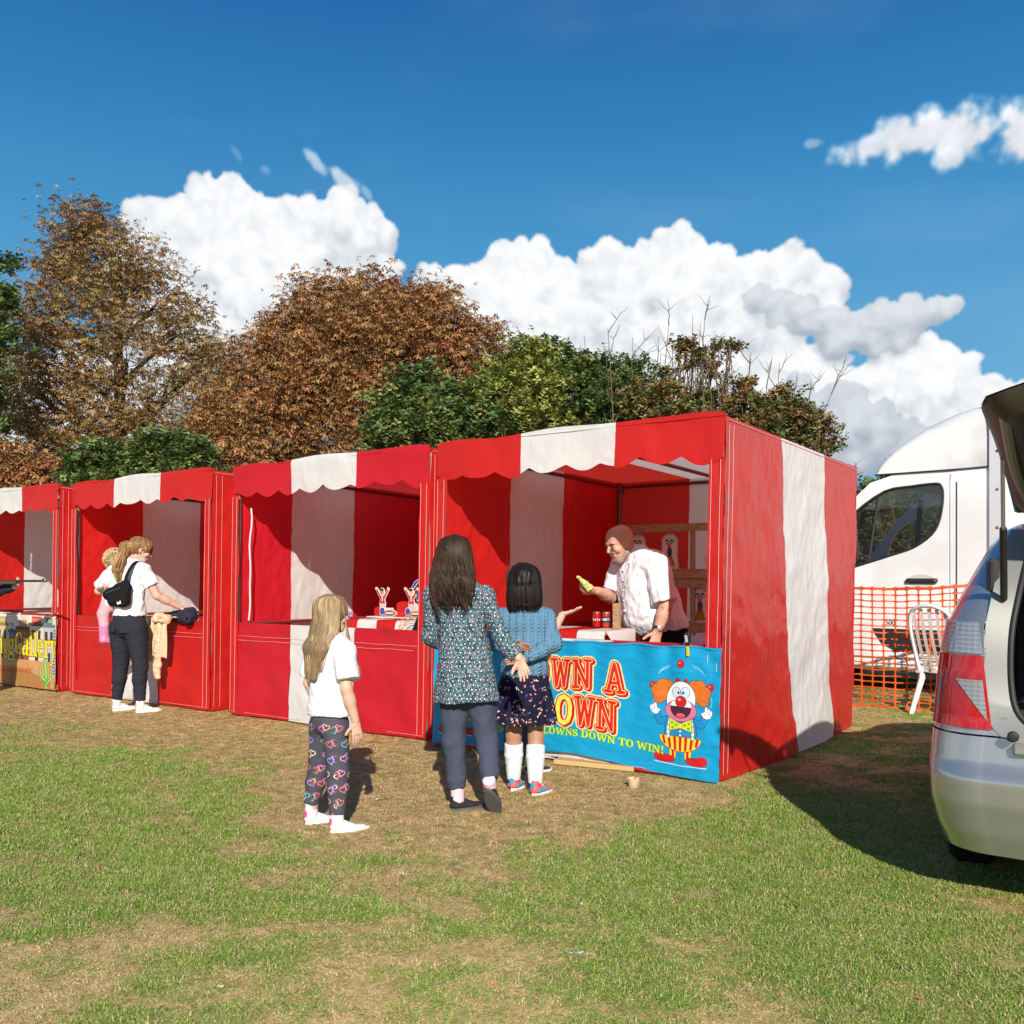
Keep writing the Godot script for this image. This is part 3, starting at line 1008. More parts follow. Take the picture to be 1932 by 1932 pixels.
	tree("bush", "red and green leaved bush with long bare twigs", "mixed", Vector3(2.70, 0, -16.00), 0.050, [[0.18, 5.31, 0.00, 0.12], [0.37, 5.13, 0.00, 0.21], [0.71, 5.22, 0.00, 0.13], [0.94, 5.22, 0.00, 0.12], [0.53, 4.87, 0.00, 0.21], [-0.18, 4.64, 0.00, 0.21], [-0.44, 4.33, 0.00, 0.30], [0.04, 4.33, 0.00, 0.30], [0.53, 4.38, 0.00, 0.25], [-0.18, 3.93, 0.30, 0.44], [0.36, 3.93, 0.20, 0.40], [0.89, 4.02, 0.00, 0.20], [0.18, 3.40, 0.00, 0.62]], 3000, 0.070)
	tree("bush", "brown tinged bush leaning out beyond the nearest stall", "mixed", Vector3(3.95, 0, -15.00), 0.050, [[-0.33, 4.32, 0.00, 0.18], [-0.37, 4.03, 0.00, 0.28], [0.00, 4.07, 0.00, 0.28], [0.29, 4.32, 0.00, 0.13], [0.42, 3.94, 0.00, 0.33], [0.00, 3.77, 0.00, 0.42], [0.75, 3.77, 0.00, 0.27], [0.96, 3.61, 0.00, 0.20], [0.50, 3.44, 0.00, 0.40], [0.88, 3.36, 0.00, 0.23], [-0.17, 3.36, 0.00, 0.50], [-0.33, 2.94, 0.00, 0.50]], 3400, 0.070)
	tree("bush", "low green shrub behind the stall with the toddler", "green", Vector3(-5.92, 0, -16.00), 0.050, [[-0.98, 3.31, 0.00, 0.36], [-0.44, 3.36, 0.00, 0.32], [0.18, 3.49, 0.00, 0.36], [0.62, 3.40, 0.00, 0.30], [-1.33, 3.09, 0.00, 0.32], [-0.09, 3.04, 0.00, 0.44], [-0.71, 2.87, 0.00, 0.44], [0.53, 2.96, 0.00, 0.44]], 4500, 0.075)
	tree("bush", "brown shrub behind the stall with the western banner", "rust", Vector3(-8.56, 0, -17.00), 0.050, [[-0.28, 3.34, 0.00, 0.38], [0.28, 3.24, 0.00, 0.34], [-0.47, 3.15, 0.00, 0.38], [0.00, 2.86, 0.00, 0.47], [0.66, 2.96, 0.00, 0.38], [-0.94, 3.34, 0.00, 0.47]], 2500, 0.120)
	tree("bush", "green hedge bush behind the white van", "green", Vector3(7.75, 0, -19.00), 0.060, [[-0.63, 2.72, 0.00, 0.58], [0.00, 2.83, 0.00, 0.63], [0.63, 2.83, 0.00, 0.63], [1.27, 2.83, 0.00, 0.63], [-0.42, 1.98, 0.00, 0.63], [0.42, 1.98, 0.00, 0.63], [1.27, 1.98, 0.00, 0.63], [-1.06, 2.40, 0.00, 0.53], [1.90, 2.83, 0.00, 0.63]], 7000, 0.090)
	tree("bush", "rusty hedge bush between the tall brown tree and the dome shaped tree", "rust", Vector3(-6.29, 0, -20.00), 0.060, [[0.00, 3.68, 0.00, 0.67], [0.56, 3.46, 0.00, 0.67], [-0.44, 3.46, 0.00, 0.67], [-0.78, 3.12, 0.00, 0.67], [0.89, 3.12, 0.00, 0.67]], 2500, 0.120)
	bare_twigs(Vector3(2.55, 0, -16.3), 17, 6.0, 0.95, 3, "cluster of tall bare twigs rising from the red and green bush")
	bare_twigs(Vector3(3.85, 0, -15.2), 15, 5.25, 1.05, 4, "spreading bare twigs above the brown tinged bush")
	bare_twigs(Vector3(1.2, 0, -17.6), 13, 5.75, 1.6, 5, "thin bare twigs above the mid green hedge")
	bare_twigs(Vector3(5.6, 0, -15.0), 4, 3.4, 0.3, 6, "small bare sapling between the nearest stall and the van")

# ================= soft shapes: distance fields meshed as one skin =================
class Field:
	var o: Vector3
	var h: float
	var nx: int
	var ny: int
	var nz: int
	var v := PackedFloat32Array()
	const FAR := 0.09

	func _init(lo: Vector3, hi: Vector3, cell: float) -> void:
		o = lo
		h = cell
		nx = int((hi.x - lo.x) / cell) + 2
		ny = int((hi.y - lo.y) / cell) + 2
		nz = int((hi.z - lo.z) / cell) + 2
		v.resize(nx * ny * nz)
		v.fill(FAR)

	# a tapered round or oval limb from a to b; ra, rb = radii along `side` and across it
	func limb(a: Vector3, b: Vector3, ra: Vector2, rb: Vector2, side := Vector3.RIGHT, k := 0.02, flat := false, cut := false) -> void:
		var ax := b - a
		var L := maxf(ax.length(), 1e-5)
		var w := ax / L
		var u := side - w * side.dot(w)
		if u.length() < 0.05: u = Vector3.UP.cross(w) if absf(w.y) < 0.9 else Vector3.RIGHT
		u = u.normalized()
		var t := w.cross(u)
		var R := maxf(maxf(ra.x, ra.y), maxf(rb.x, rb.y)) + k + 2.0 * h
		var lo := (Vector3(minf(a.x, b.x), minf(a.y, b.y), minf(a.z, b.z)) - Vector3.ONE * R - o) / h
		var hi := (Vector3(maxf(a.x, b.x), maxf(a.y, b.y), maxf(a.z, b.z)) + Vector3.ONE * R - o) / h
		var i0 := clampi(int(lo.x), 0, nx - 1)
		var i1 := clampi(int(hi.x) + 1, 0, nx - 1)
		var j0 := clampi(int(lo.y), 0, ny - 1)
		var j1 := clampi(int(hi.y) + 1, 0, ny - 1)
		var k0 := clampi(int(lo.z), 0, nz - 1)
		var k1 := clampi(int(hi.z) + 1, 0, nz - 1)
		var stx := w.x * h
		var sux := u.x * h
		var svx := t.x * h
		for kk in range(k0, k1 + 1):
			for j in range(j0, j1 + 1):
				var q := o + Vector3(i0, j, kk) * h - a
				var s := q.dot(w) - stx
				var du0 := q.dot(u) - sux
				var dw0 := q.dot(t) - svx
				var at := (kk * ny + j) * nx + i0 - 1
				for i in range(i0, i1 + 1):
					s += stx
					du0 += sux
					dw0 += svx
					at += 1
					var f := clampf(s / L, 0.0, 1.0)
					var ru := ra.x + (rb.x - ra.x) * f
					var rw := ra.y + (rb.y - ra.y) * f
					var mr := minf(ru, rw)
					var du := du0 / ru
					var dw := dw0 / rw
					var d: float
					if flat:
						d = maxf((sqrt(du * du + dw * dw) - 1.0) * mr, maxf(-s, s - L))
					else:
						var ds := (s - f * L) / mr
						d = (sqrt(du * du + dw * dw + ds * ds) - 1.0) * mr
					var c := v[at]
					if cut:
						d = -d
						if d > c: v[at] = d
						continue
					if d > c + k: continue
					var e := k - absf(c - d)
					if e > 0.0: v[at] = minf(c, d) - e * e / (4.0 * k)
					elif d < c: v[at] = d

	func ball(c: Vector3, r: Vector3, b := Basis(), k := 0.01, cut := false) -> void:
		var e := maxf(r.y - minf(r.x, r.z), 0.002 * r.x)
		limb(c - b.y * e, c + b.y * e, Vector2(r.x, r.z), Vector2(r.x, r.z), b.x, k, false, cut)

	# keep only what lies below the plane n.p = d
	func clip(n: Vector3, d: float) -> void:
		for kk in nz:
			for j in ny:
				var at := (kk * ny + j) * nx
				var q := n.dot(o + Vector3(0, j, kk) * h) - d
				var st := n.x * h
				for i in nx:
					if v[at + i] < FAR and q > v[at + i]: v[at + i] = q
					q += st

	func rough(s: int, amp: float, scale: Vector3, oct := 3) -> void:
		var nn := FastNoiseLite.new()
		nn.seed = s
		nn.frequency = 1.0
		nn.fractal_octaves = oct
		for kk in nz:
			for j in ny:
				var at := (kk * ny + j) * nx
				for i in nx:
					var d := v[at + i]
					if d < 3.0 * h and d > -3.0 * h:
						v[at + i] = d + amp * nn.get_noise_3dv((o + Vector3(i, j, kk) * h) * scale)

	func into(g: Geo) -> void:
		var id := PackedInt32Array()
		id.resize(v.size())
		id.fill(-1)
		var sy := nx
		var sz := nx * ny
		var lim := 2.2 * h
		for kk in nz - 1:
			for j in ny - 1:
				for i in nx - 1:
					var c := kk * sz + j * sy + i
					var v0 := v[c]
					if v0 > lim or v0 < -lim: continue
					var v1 := v[c + 1]
					var v2 := v[c + sy]
					var v3 := v[c + sy + 1]
					var v4 := v[c + sz]
					var v5 := v[c + sz + 1]
					var v6 := v[c + sz + sy]
					var v7 := v[c + sz + sy + 1]
					var inside := int(v0 < 0) + int(v1 < 0) + int(v2 < 0) + int(v3 < 0) + int(v4 < 0) + int(v5 < 0) + int(v6 < 0) + int(v7 < 0)
					if inside == 0 or inside == 8: continue
					var gr := Vector3(v1 + v3 + v5 + v7 - v0 - v2 - v4 - v6, v2 + v3 + v6 + v7 - v0 - v1 - v4 - v5, v4 + v5 + v6 + v7 - v0 - v1 - v2 - v3)
					var P := Vector3.ZERO
					var m := 0
					if (v0 < 0) != (v1 < 0): P += Vector3(v0 / (v0 - v1), 0, 0); m += 1
					if (v2 < 0) != (v3 < 0): P += Vector3(v2 / (v2 - v3), 1, 0); m += 1
					if (v4 < 0) != (v5 < 0): P += Vector3(v4 / (v4 - v5), 0, 1); m += 1
					if (v6 < 0) != (v7 < 0): P += Vector3(v6 / (v6 - v7), 1, 1); m += 1
					if (v0 < 0) != (v2 < 0): P += Vector3(0, v0 / (v0 - v2), 0); m += 1
					if (v1 < 0) != (v3 < 0): P += Vector3(1, v1 / (v1 - v3), 0); m += 1
					if (v4 < 0) != (v6 < 0): P += Vector3(0, v4 / (v4 - v6), 1); m += 1
					if (v5 < 0) != (v7 < 0): P += Vector3(1, v5 / (v5 - v7), 1); m += 1
					if (v0 < 0) != (v4 < 0): P += Vector3(0, 0, v0 / (v0 - v4)); m += 1
					if (v1 < 0) != (v5 < 0): P += Vector3(1, 0, v1 / (v1 - v5)); m += 1
					if (v2 < 0) != (v6 < 0): P += Vector3(0, 1, v2 / (v2 - v6)); m += 1
					if (v3 < 0) != (v7 < 0): P += Vector3(1, 1, v3 / (v3 - v7)); m += 1
					P = o + (Vector3(i, j, kk) + P / m) * h
					id[c] = g.vert(P, gr.normalized(), Vector2(P.x, P.y))
					if i == 0 or j == 0 or kk == 0: continue
					# a face round each crossed edge that starts here
					if (v0 < 0) != (v1 < 0): face(g, id[c], id[c - sy], id[c - sy - sz], id[c - sz], v0 < 0)
					if (v0 < 0) != (v2 < 0): face(g, id[c], id[c - sz], id[c - sz - 1], id[c - 1], v0 < 0)
					if (v0 < 0) != (v4 < 0): face(g, id[c], id[c - 1], id[c - 1 - sy], id[c - sy], v0 < 0)

	func face(g: Geo, a: int, b: int, c: int, d: int, out: bool) -> void:
		if a < 0 or b < 0 or c < 0 or d < 0: return
		if out: g.ix.append_array(PackedInt32Array([a, c, b, a, d, c]))
		else: g.ix.append_array(PackedInt32Array([a, b, c, a, c, d]))

	func geo() -> Geo:
		var g := Geo.new()
		into(g)
		return g

func V2(a: float, b: float) -> Vector2: return Vector2(a, b)

func add_arm(F: Field, sh: Vector3, el: Vector3, wr: Vector3, r0: float, r1: float, r2: float, k := 0.015) -> void:
	F.limb(sh, el, V2(r0, r0), V2(r1, r1), Vector3.RIGHT, k)
	F.limb(el, el.lerp(wr, 0.4), V2(r1, r1), V2(r1 * 1.02, r1 * 1.02), Vector3.RIGHT, k)
	F.limb(el.lerp(wr, 0.3), wr, V2(r1, r1), V2(r2, r2), Vector3.RIGHT, k)

func add_leg(F: Field, hip: Vector3, knee: Vector3, ankle: Vector3, r0: float, r1: float, r2: float, k := 0.02) -> void:
	F.limb(hip, knee, V2(r0, r0), V2(r1, r1), Vector3.RIGHT, k)
	var calf := knee.lerp(ankle, 0.35)
	F.limb(knee, calf, V2(r1, r1), V2(r1 * 1.03, r1 * 1.06), Vector3.RIGHT, k)
	F.limb(calf, ankle, V2(r1 * 1.03, r1 * 1.06), V2(r2, r2), Vector3.RIGHT, k)

# a hand: palm, four unequal fingers bent in three places, thumb from the side of the palm
func add_hand(g: Geo, wr: Vector3, d: Vector3, n: Vector3, L: float, curl: float, thumb: float, spread := 0.0) -> void:
	d = d.normalized()
	n = (n - d * n.dot(d)).normalized()
	var a := d.cross(n)
	var F := Field.new(wr - Vector3.ONE * L * 1.15, wr + Vector3.ONE * L * 1.15, L / 36.0)
	F.limb(wr - d * L * 0.12, wr + d * L * 0.1, V2(0.15, 0.12) * L, V2(0.17, 0.11) * L, a, L * 0.04)
	F.limb(wr + d * L * 0.08, wr + d * L * 0.46, V2(0.18, 0.10) * L, V2(0.22, 0.085) * L, a, L * 0.04)
	var lens := [0.40, 0.46, 0.42, 0.32]
	for f in 4:
		var x := (f - 1.5) * 0.115 * L * -thumb
		var p := wr + d * L * (0.50 - 0.02 * absf(f - 1.2)) + a * x
		var dd := (d + a * (f - 1.5) * spread * -thumb).normalized()
		var r := 0.056 * L
		for s in 3:
			dd = dd.rotated(a, -curl / 3.0 * (1.0 + 0.12 * f)).normalized()
			var e: Vector3 = p + dd * lens[f] * L * [0.44, 0.32, 0.24][s]
			F.limb(p, e, V2(r, r), V2(r * 0.92, r * 0.92), a, L * 0.008)
			p = e
			r *= 0.93
	var tp := wr + d * L * 0.14 + a * thumb * L * 0.14
	var td := (d * 0.62 + a * thumb * 0.75 - n * 0.25).normalized()
	for s in 2:
		var e: Vector3 = tp + td * L * [0.24, 0.19][s]
		F.limb(tp, e, V2(0.075, 0.075) * L * (1.0 - 0.15 * s), V2(0.058, 0.058) * L, a, L * 0.02)
		tp = e
		td = (td + d * 0.45 - n * 0.2 * curl).normalized()
	F.into(g)

# a head in its own axes (x right, y up, -z where the face looks); c = middle of the head, hh = chin to crown
func add_head(g: Geo, c: Vector3, hh: float, b: Basis, neck_to: Vector3, neck_r: float, heavy := 0.0) -> void:
	var at := func(x: float, y: float, z: float) -> Vector3: return c + b * (Vector3(x, y, z) * hh)
	var F := Field.new(c - Vector3.ONE * hh * 0.85, c + Vector3.ONE * hh * 0.85, hh / 34.0)
	var s := b.x
	F.limb(at.call(0, 0.12, 0.10), at.call(0, 0.12, -0.06), V2(0.335, 0.36) * hh, V2(0.325, 0.36) * hh, s, 0.02 * hh)
	F.limb(at.call(0, 0.0, -0.10), at.call(0, -0.30, -0.18), V2(0.28, 0.26) * hh, V2(0.19 + heavy * 0.05, 0.18) * hh, s, 0.08 * hh)
	F.limb(at.call(-0.05, -0.40, -0.24), at.call(0.05, -0.40, -0.24), V2(0.10, 0.10) * hh, V2(0.10, 0.10) * hh, Vector3.UP, 0.08 * hh)
	F.limb(at.call(-0.14, 0.07, -0.355), at.call(0.14, 0.07, -0.355), V2(0.06, 0.06) * hh, V2(0.06, 0.06) * hh, Vector3.UP, 0.05 * hh)
	for e in [-1.0, 1.0]:
		F.limb(at.call(e * 0.17, -0.10, -0.30), at.call(e * 0.19, -0.14, -0.26), V2(0.09, 0.09) * hh, V2(0.09, 0.09) * hh, s, 0.06 * hh)
		F.ball(at.call(e * 0.13, 0.005, -0.415), Vector3.ONE * 0.065 * hh, Basis(), 0.01, true)
		F.limb(at.call(e * 0.335, 0.05, 0.03), at.call(e * 0.325, -0.10, 0.0), V2(0.035, 0.085) * hh, V2(0.03, 0.05) * hh, s, 0.02 * hh)
		F.ball(at.call(e * 0.13, 0.0, -0.335), Vector3.ONE * 0.062 * hh, Basis(), 0.01 * hh)
	F.limb(at.call(0, 0.02, -0.385), at.call(0, -0.115, -0.475), V2(0.035, 0.045) * hh, V2(0.062, 0.05) * hh, s, 0.03 * hh)
	for e in [-0.225, -0.275]:
		F.limb(at.call(-0.085, e, -0.355), at.call(0.085, e, -0.355), V2(0.028, 0.045) * hh, V2(0.028, 0.045) * hh, Vector3.UP, 0.02 * hh)
	F.limb(at.call(0, -0.12, 0.06), neck_to, V2(neck_r, neck_r), V2(neck_r * 1.12, neck_r * 1.12), s, 0.05 * hh)
	F.into(g)

func eyes(parent: Node3D, c: Vector3, hh: float, b: Basis) -> void:
	for e in [-1.0, 1.0]:
		var g := Geo.new()
		var F := Field.new(c + b * (Vector3(e * 0.13, 0.0, -0.36) * hh) - Vector3.ONE * 0.1 * hh, c + b * (Vector3(e * 0.13, 0.0, -0.36) * hh) + Vector3.ONE * 0.1 * hh, hh / 80.0)
		F.ball(c + b * (Vector3(e * 0.13, 0.0, -0.352) * hh), Vector3.ONE * 0.05 * hh)
		F.into(g)
		obj("eye", g, M.eye, parent)

# many fine locks; each is a tapering ribbon that follows its own path
func locks(parent: Node3D, called: String, paths: Array, width: float, cols: Array, s: int) -> void:
	var r := RandomNumberGenerator.new()
	r.seed = s
	var g := Geo.new()
	for p in paths:
		var c: Color = (cols[0] as Color).lerp(cols[1], r.randf())
		if cols.size() > 2 and r.randf() < 0.25: c = cols[2]
		g.col = c
		var m: int = p.size()
		var rad := PackedFloat32Array()
		for k in m: rad.push_back(width * (1.0 - 0.75 * pow(float(k) / (m - 1), 2.0)) * r.randf_range(0.85, 1.15))
		g.tube(p, rad, 4, false)
	obj(called, g, M.hair, parent)

# a trainer: sole, upper, trim; heel at `heel`, toe towards `dir`
func shoe(parent: Node3D, heel: Vector3, dir: Vector3, up: Vector3, L: float, um: Material, sm: Material, tm: Material, sock: Material, cuff_y := 0.10, called := "shoe") -> void:
	dir = dir.normalized()
	up = (up - dir * up.dot(dir)).normalized()
	var side := dir.cross(up)
	var b := Basis(side, up, -dir)
	var at := func(x: float, y: float, z: float) -> Vector3: return heel + b * Vector3(x * L, y * L, -z * L)
	var F := Field.new(heel + dir * L * 0.5 - Vector3.ONE * L * 0.75, heel + dir * L * 0.5 + Vector3.ONE * L * 0.75, L / 40.0)
	F.limb(at.call(0, 0.17, 0.10), at.call(0, 0.10, 0.55), V2(0.135, 0.12) * L, V2(0.17, 0.085) * L, side, 0.03 * L)
	F.limb(at.call(0, 0.10, 0.55), at.call(0, 0.085, 0.86), V2(0.17, 0.085) * L, V2(0.13, 0.055) * L, side, 0.03 * L)
	F.limb(at.call(0, 0.20, 0.12), at.call(0, 0.36, 0.15), V2(0.12, 0.13) * L, V2(0.12, 0.14) * L, side, 0.04 * L)
	F.limb(at.call(0, 0.25, 0.28), at.call(0, 0.16, 0.55), V2(0.10, 0.08) * L, V2(0.12, 0.05) * L, side, 0.04 * L)
	F.limb(at.call(0, 0.33, 0.16), at.call(0, 0.60, 0.16), V2(0.085, 0.10) * L, V2(0.085, 0.10) * L, side, 0.01 * L, false, true)
	F.clip(-up, -up.dot(heel + up * L * 0.05))
	var s := obj(called, F.geo(), um, parent)
	# sole
	var out := PackedVector2Array()
	for k in 28:
		var a := TAU * k / 28.0
		var z := 0.5 + 0.52 * cos(a)
		var w := 0.155 + 0.03 * sin(z * 4.2 - 1.0)
		out.push_back(Vector2(sin(a) * w * (1.0 if z < 0.9 else 0.95), z) * L)
	var g := Geo.new()
	g.prism(Transform3D(Basis(side, dir, up), heel), out, 0.0, L * 0.085)
	obj("sole", g, sm, s)
	# heel tab and lace strip
	g = Geo.new()
	g.box(Transform3D(b, at.call(0, 0.30, -0.012)), Vector3(0.13, 0.16, 0.03) * L, 0.012 * L)
	obj("heel_tab", g, tm, s)
	for q in 3:
		g = Geo.new()
		g.box(Transform3D(b * Basis(Vector3.RIGHT, 0.42), at.call(0, 0.30 - 0.045 * q, 0.34 + 0.085 * q)), Vector3(0.19, 0.018, 0.035) * L, 0.006 * L)
		obj("lace", g, sm, s)
	if sock:
		var K := Field.new(heel - Vector3.ONE * L * 0.7, heel + Vector3.ONE * (cuff_y + L), L / 26.0)
		K.limb(at.call(0, 0.22, 0.17), heel + dir * L * 0.16 + Vector3.UP * cuff_y, V2(0.150, 0.165) * L, V2(0.155, 0.168) * L, side, 0.01, true)
		obj("sock", K.geo(), sock, s)

# ---------- printed and knitted cloth ----------
func fill_poly(img: Image, pts: PackedVector2Array, col: Color) -> void:
	var y0 := 1e9
	var y1 := -1e9
	for p in pts:
		y0 = minf(y0, p.y)
		y1 = maxf(y1, p.y)
	for y in range(maxi(0, int(floor(y0))), mini(img.get_height() - 1, int(ceil(y1))) + 1):
		var yy := y + 0.5
		var xs := PackedFloat32Array()
		for k in pts.size():
			var a := pts[k]
			var b := pts[(k + 1) % pts.size()]
			if (a.y <= yy) != (b.y <= yy): xs.push_back(a.x + (yy - a.y) / (b.y - a.y) * (b.x - a.x))
		xs.sort()
		for k in range(0, xs.size() - 1, 2):
			var xa := int(round(xs[k]))
			var xb := int(round(xs[k + 1]))
			if xb > xa: img.fill_rect(Rect2i(xa, y, xb - xa, 1), col)

func oval(c: Vector2, r: Vector2, turn := 0.0, n := 20) -> PackedVector2Array:
	var p := PackedVector2Array()
	for k in n: p.push_back(c + (Vector2(cos(TAU * k / n), sin(TAU * k / n)) * r).rotated(turn))
	return p

func stroke(img: Image, pts: PackedVector2Array, w: float, col: Color, closed := false) -> void:
	var m := pts.size()
	for k in m if closed else m - 1:
		var a := pts[k]
		var b := pts[(k + 1) % m]
		var n := (b - a).normalized().orthogonal() * w * 0.5
		fill_poly(img, PackedVector2Array([a + n, b + n, b - n, a - n]), col)
		fill_poly(img, oval(b, Vector2(w, w) * 0.5, 0, 8), col)
	fill_poly(img, oval(pts[0], Vector2(w, w) * 0.5, 0, 8), col)

func tiled(size: int, c: Vector2, f: Callable) -> void:   # draws at c and across the tile's edges
	for dx in [-1, 0, 1]:
		for dy in [-1, 0, 1]:
			var q := c + Vector2(dx, dy) * size
			if q.x > -70 and q.x < size + 70 and q.y > -70 and q.y < size + 70: f.call(q)

func print_mat(img: Image, per_metre: float, rough := 0.85) -> StandardMaterial3D:
	var m := mat(Color.WHITE, rough, 0, 0.25)
	m.albedo_texture = ImageTexture.create_from_image(img)
	m.uv1_triplanar = true
	m.uv1_scale = Vector3.ONE * per_metre
	m.uv1_triplanar_sharpness = 6.0
	return m

func heart(c: Vector2, s: float, turn: float) -> PackedVector2Array:
	var p := PackedVector2Array()
	for k in 18:
		var a := TAU * k / 18.0
		var q := Vector2(16.0 * pow(sin(a), 3.0), -(13.0 * cos(a) - 5.0 * cos(2 * a) - 2.0 * cos(3 * a) - cos(4 * a))) / 16.0
		p.push_back(c + q.rotated(turn) * s)
	return p

func cloth_materials() -> void:
	var r := RandomNumberGenerator.new()
	r.seed = 91
	M.eye = mat(lin(0.10, 0.07, 0.05), 0.15)
	M.hair = vmat(0.5, 0.32)
	var sk := func(c: Color) -> StandardMaterial3D:
		var m := mat(c, 0.5, 0, 0.45)
		m.subsurf_scatter_enabled = true
		m.subsurf_scatter_strength = 0.08
		return m
	M.skin_fair = sk.call(lin(0.60, 0.36, 0.26))
	M.skin_tan = sk.call(lin(0.40, 0.215, 0.135))
	M.skin_man = sk.call(lin(0.52, 0.28, 0.20))
	var cloth_bump := noise_tex(61, 0.02, 256, 4)
	M.tee = bumped(mat(lin(0.72, 0.72, 0.73), 0.9, 0, 0.2), cloth_bump, 0.5, Vector3(4, 4, 4), true)
	M.shirt = bumped(mat(lin(0.70, 0.69, 0.72), 0.8, 0, 0.25), cloth_bump, 0.5, Vector3(4, 4, 4), true)
	M.sock_white = bumped(mat(lin(0.80, 0.80, 0.80), 0.95, 0, 0.15), M.weave, 0.3, Vector3(14, 14, 14), true)
	M.sock_pink = mat(lin(0.75, 0.50, 0.58), 0.95)
	M.jogger = bumped(mat(lin(0.062, 0.070, 0.105), 0.95, 0, 0.15), M.weave, 0.2, Vector3(10, 10, 10), true)
	M.denim = bumped(mat(lin(0.027, 0.029, 0.037), 0.9, 0, 0.2), M.weave, 0.25, Vector3(12, 12, 12), true)
	M.black_cloth = mat(lin(0.012, 0.012, 0.013), 0.9, 0, 0.2)
	M.shoe_white = mat(lin(0.78, 0.77, 0.75), 0.55)
	M.shoe_sole = mat(lin(0.66, 0.62, 0.55), 0.7)
	M.shoe_pink = mat(lin(0.75, 0.06, 0.20), 0.6)
	M.shoe_rose = mat(lin(0.70, 0.32, 0.30), 0.6)
	M.shoe_black = bumped(mat(lin(0.016, 0.016, 0.018), 0.75), M.weave, 0.3, Vector3(20, 20, 20), true)
	M.shoe_dark_sole = mat(lin(0.085, 0.088, 0.09), 0.8)
	M.shoe_coral = mat(lin(0.62, 0.10, 0.12), 0.65)
	M.shoe_aqua = mat(lin(0.03, 0.30, 0.45), 0.5)
	M.teal_tee = mat(lin(0.02, 0.33, 0.42), 0.85)
	M.pink_cloth = mat(lin(0.66, 0.32, 0.36), 0.9)
	M.pink_boot = mat(lin(0.62, 0.19, 0.38), 0.4)
	M.peach = bumped(mat(lin(0.68, 0.47, 0.30), 0.9, 0, 0.2), cloth_bump, 0.6, Vector3(4, 4, 4), true)
	M.navy_cloth = mat(lin(0.012, 0.014, 0.03), 0.9)
	# leggings: outlined hearts in pairs on charcoal
	var im := Image.create_empty(512, 512, false, Image.FORMAT_RGB8)
	im.fill(lin(0.070, 0.070, 0.088))
	var hues := [lin(0.75, 0.25, 0.45), lin(0.10, 0.45, 0.40), lin(0.75, 0.40, 0.15), lin(0.25, 0.30, 0.70), lin(0.70, 0.15, 0.15), lin(0.75, 0.70, 0.55), lin(0.6, 0.2, 0.6)]
	for gy in 5:
		for gx in 4:
			var c := Vector2(gx * 128 + (64 if gy % 2 else 0) + r.randf_range(-14, 14), gy * 102.4 + r.randf_range(-12, 12))
			var h1: Color = hues[(gx * 3 + gy * 2) % 7]
			var h2: Color = hues[(gx * 3 + gy * 2 + 3) % 7]
			tiled(512, c, func(q: Vector2) -> void:
				stroke(im, heart(q, 27, -0.35), 6.5, h1, true)
				stroke(im, heart(q + Vector2(36, -12), 25, 0.3), 6.0, h2, true))
	M.hearts = print_mat(im, 1.0 / 0.40)
	# dress: leopard spots, teal and white on navy
	im = Image.create_empty(512, 512, false, Image.FORMAT_RGB8)
	im.fill(lin(0.030, 0.060, 0.085))
	for k in 620:
		var c := Vector2(r.randf(), r.randf()) * 512.0
		var a := r.randf() * TAU
		var tone := lin(0.06, 0.155, 0.175).lerp(lin(0.20, 0.30, 0.31), r.randf())
		if r.randf() < 0.18: tone = lin(0.42, 0.24, 0.36)
		var l := r.randf_range(10, 24)
		tiled(512, c, func(q: Vector2) -> void: stroke(im, PackedVector2Array([q, q + Vector2(l, 0).rotated(a), q + Vector2(l * 1.6, 0).rotated(a + 0.5)]), 6.5, tone))
	for gy in 11:
		for gx in 11:
			var c := Vector2(gx * 46.5 + (23 if gy % 2 else 0), gy * 46.5) + Vector2(r.randf_range(-10, 10), r.randf_range(-10, 10))
			var a := r.randf_range(-0.5, 0.5)
			var sz := Vector2(r.randf_range(4.5, 7.5), r.randf_range(6.5, 11))
			tiled(512, c, func(q: Vector2) -> void:
				fill_poly(im, oval(q, sz + Vector2(5, 5), a, 12), lin(0.012, 0.016, 0.03))
				fill_poly(im, oval(q, sz, a, 12), lin(0.74, 0.74, 0.76)))
	M.leopard = print_mat(im, 1.0 / 0.29)
	# skirt: small peach and pink petals on navy
	im = Image.create_empty(512, 512, false, Image.FORMAT_RGB8)
	im.fill(lin(0.010, 0.011, 0.030))
	for k in 150:
		var c := Vector2(r.randf(), r.randf()) * 512.0
		var a := r.randf() * TAU
		var tone: Color = [lin(0.75, 0.42, 0.30), lin(0.72, 0.30, 0.32), lin(0.75, 0.52, 0.36), lin(0.05, 0.07, 0.25), lin(0.6, 0.18, 0.25)][k % 5]
		var sz := r.randf_range(6, 12)
		tiled(512, c, func(q: Vector2) -> void:
			fill_poly(im, oval(q, Vector2(sz, sz * 0.55), a, 8), tone)
			fill_poly(im, oval(q + Vector2(sz * 0.8, sz * 0.5).rotated(a), Vector2(sz * 0.7, sz * 0.45), a + 1.1, 8), tone))
	M.floral = print_mat(im, 1.0 / 0.38)
	# jumper: cables as relief
	im = Image.create_empty(256, 256, false, Image.FORMAT_L8)
	for y in 256:
		for x in 256:
			var u := fmod(x / 256.0 * 4.0, 1.0)
			var w := y / 256.0
			var hgt := 0.35
			if u < 0.55:
				var ph := sin(TAU * (w * 8.0) + (u / 0.55) * PI * 1.5)
				hgt = 0.55 + 0.35 * sin(u / 0.55 * PI) * (0.55 + 0.45 * ph)
			elif u > 0.7 and u < 0.85:
				hgt = 0.45
			im.set_pixel(x, y, Color(hgt, hgt, hgt))
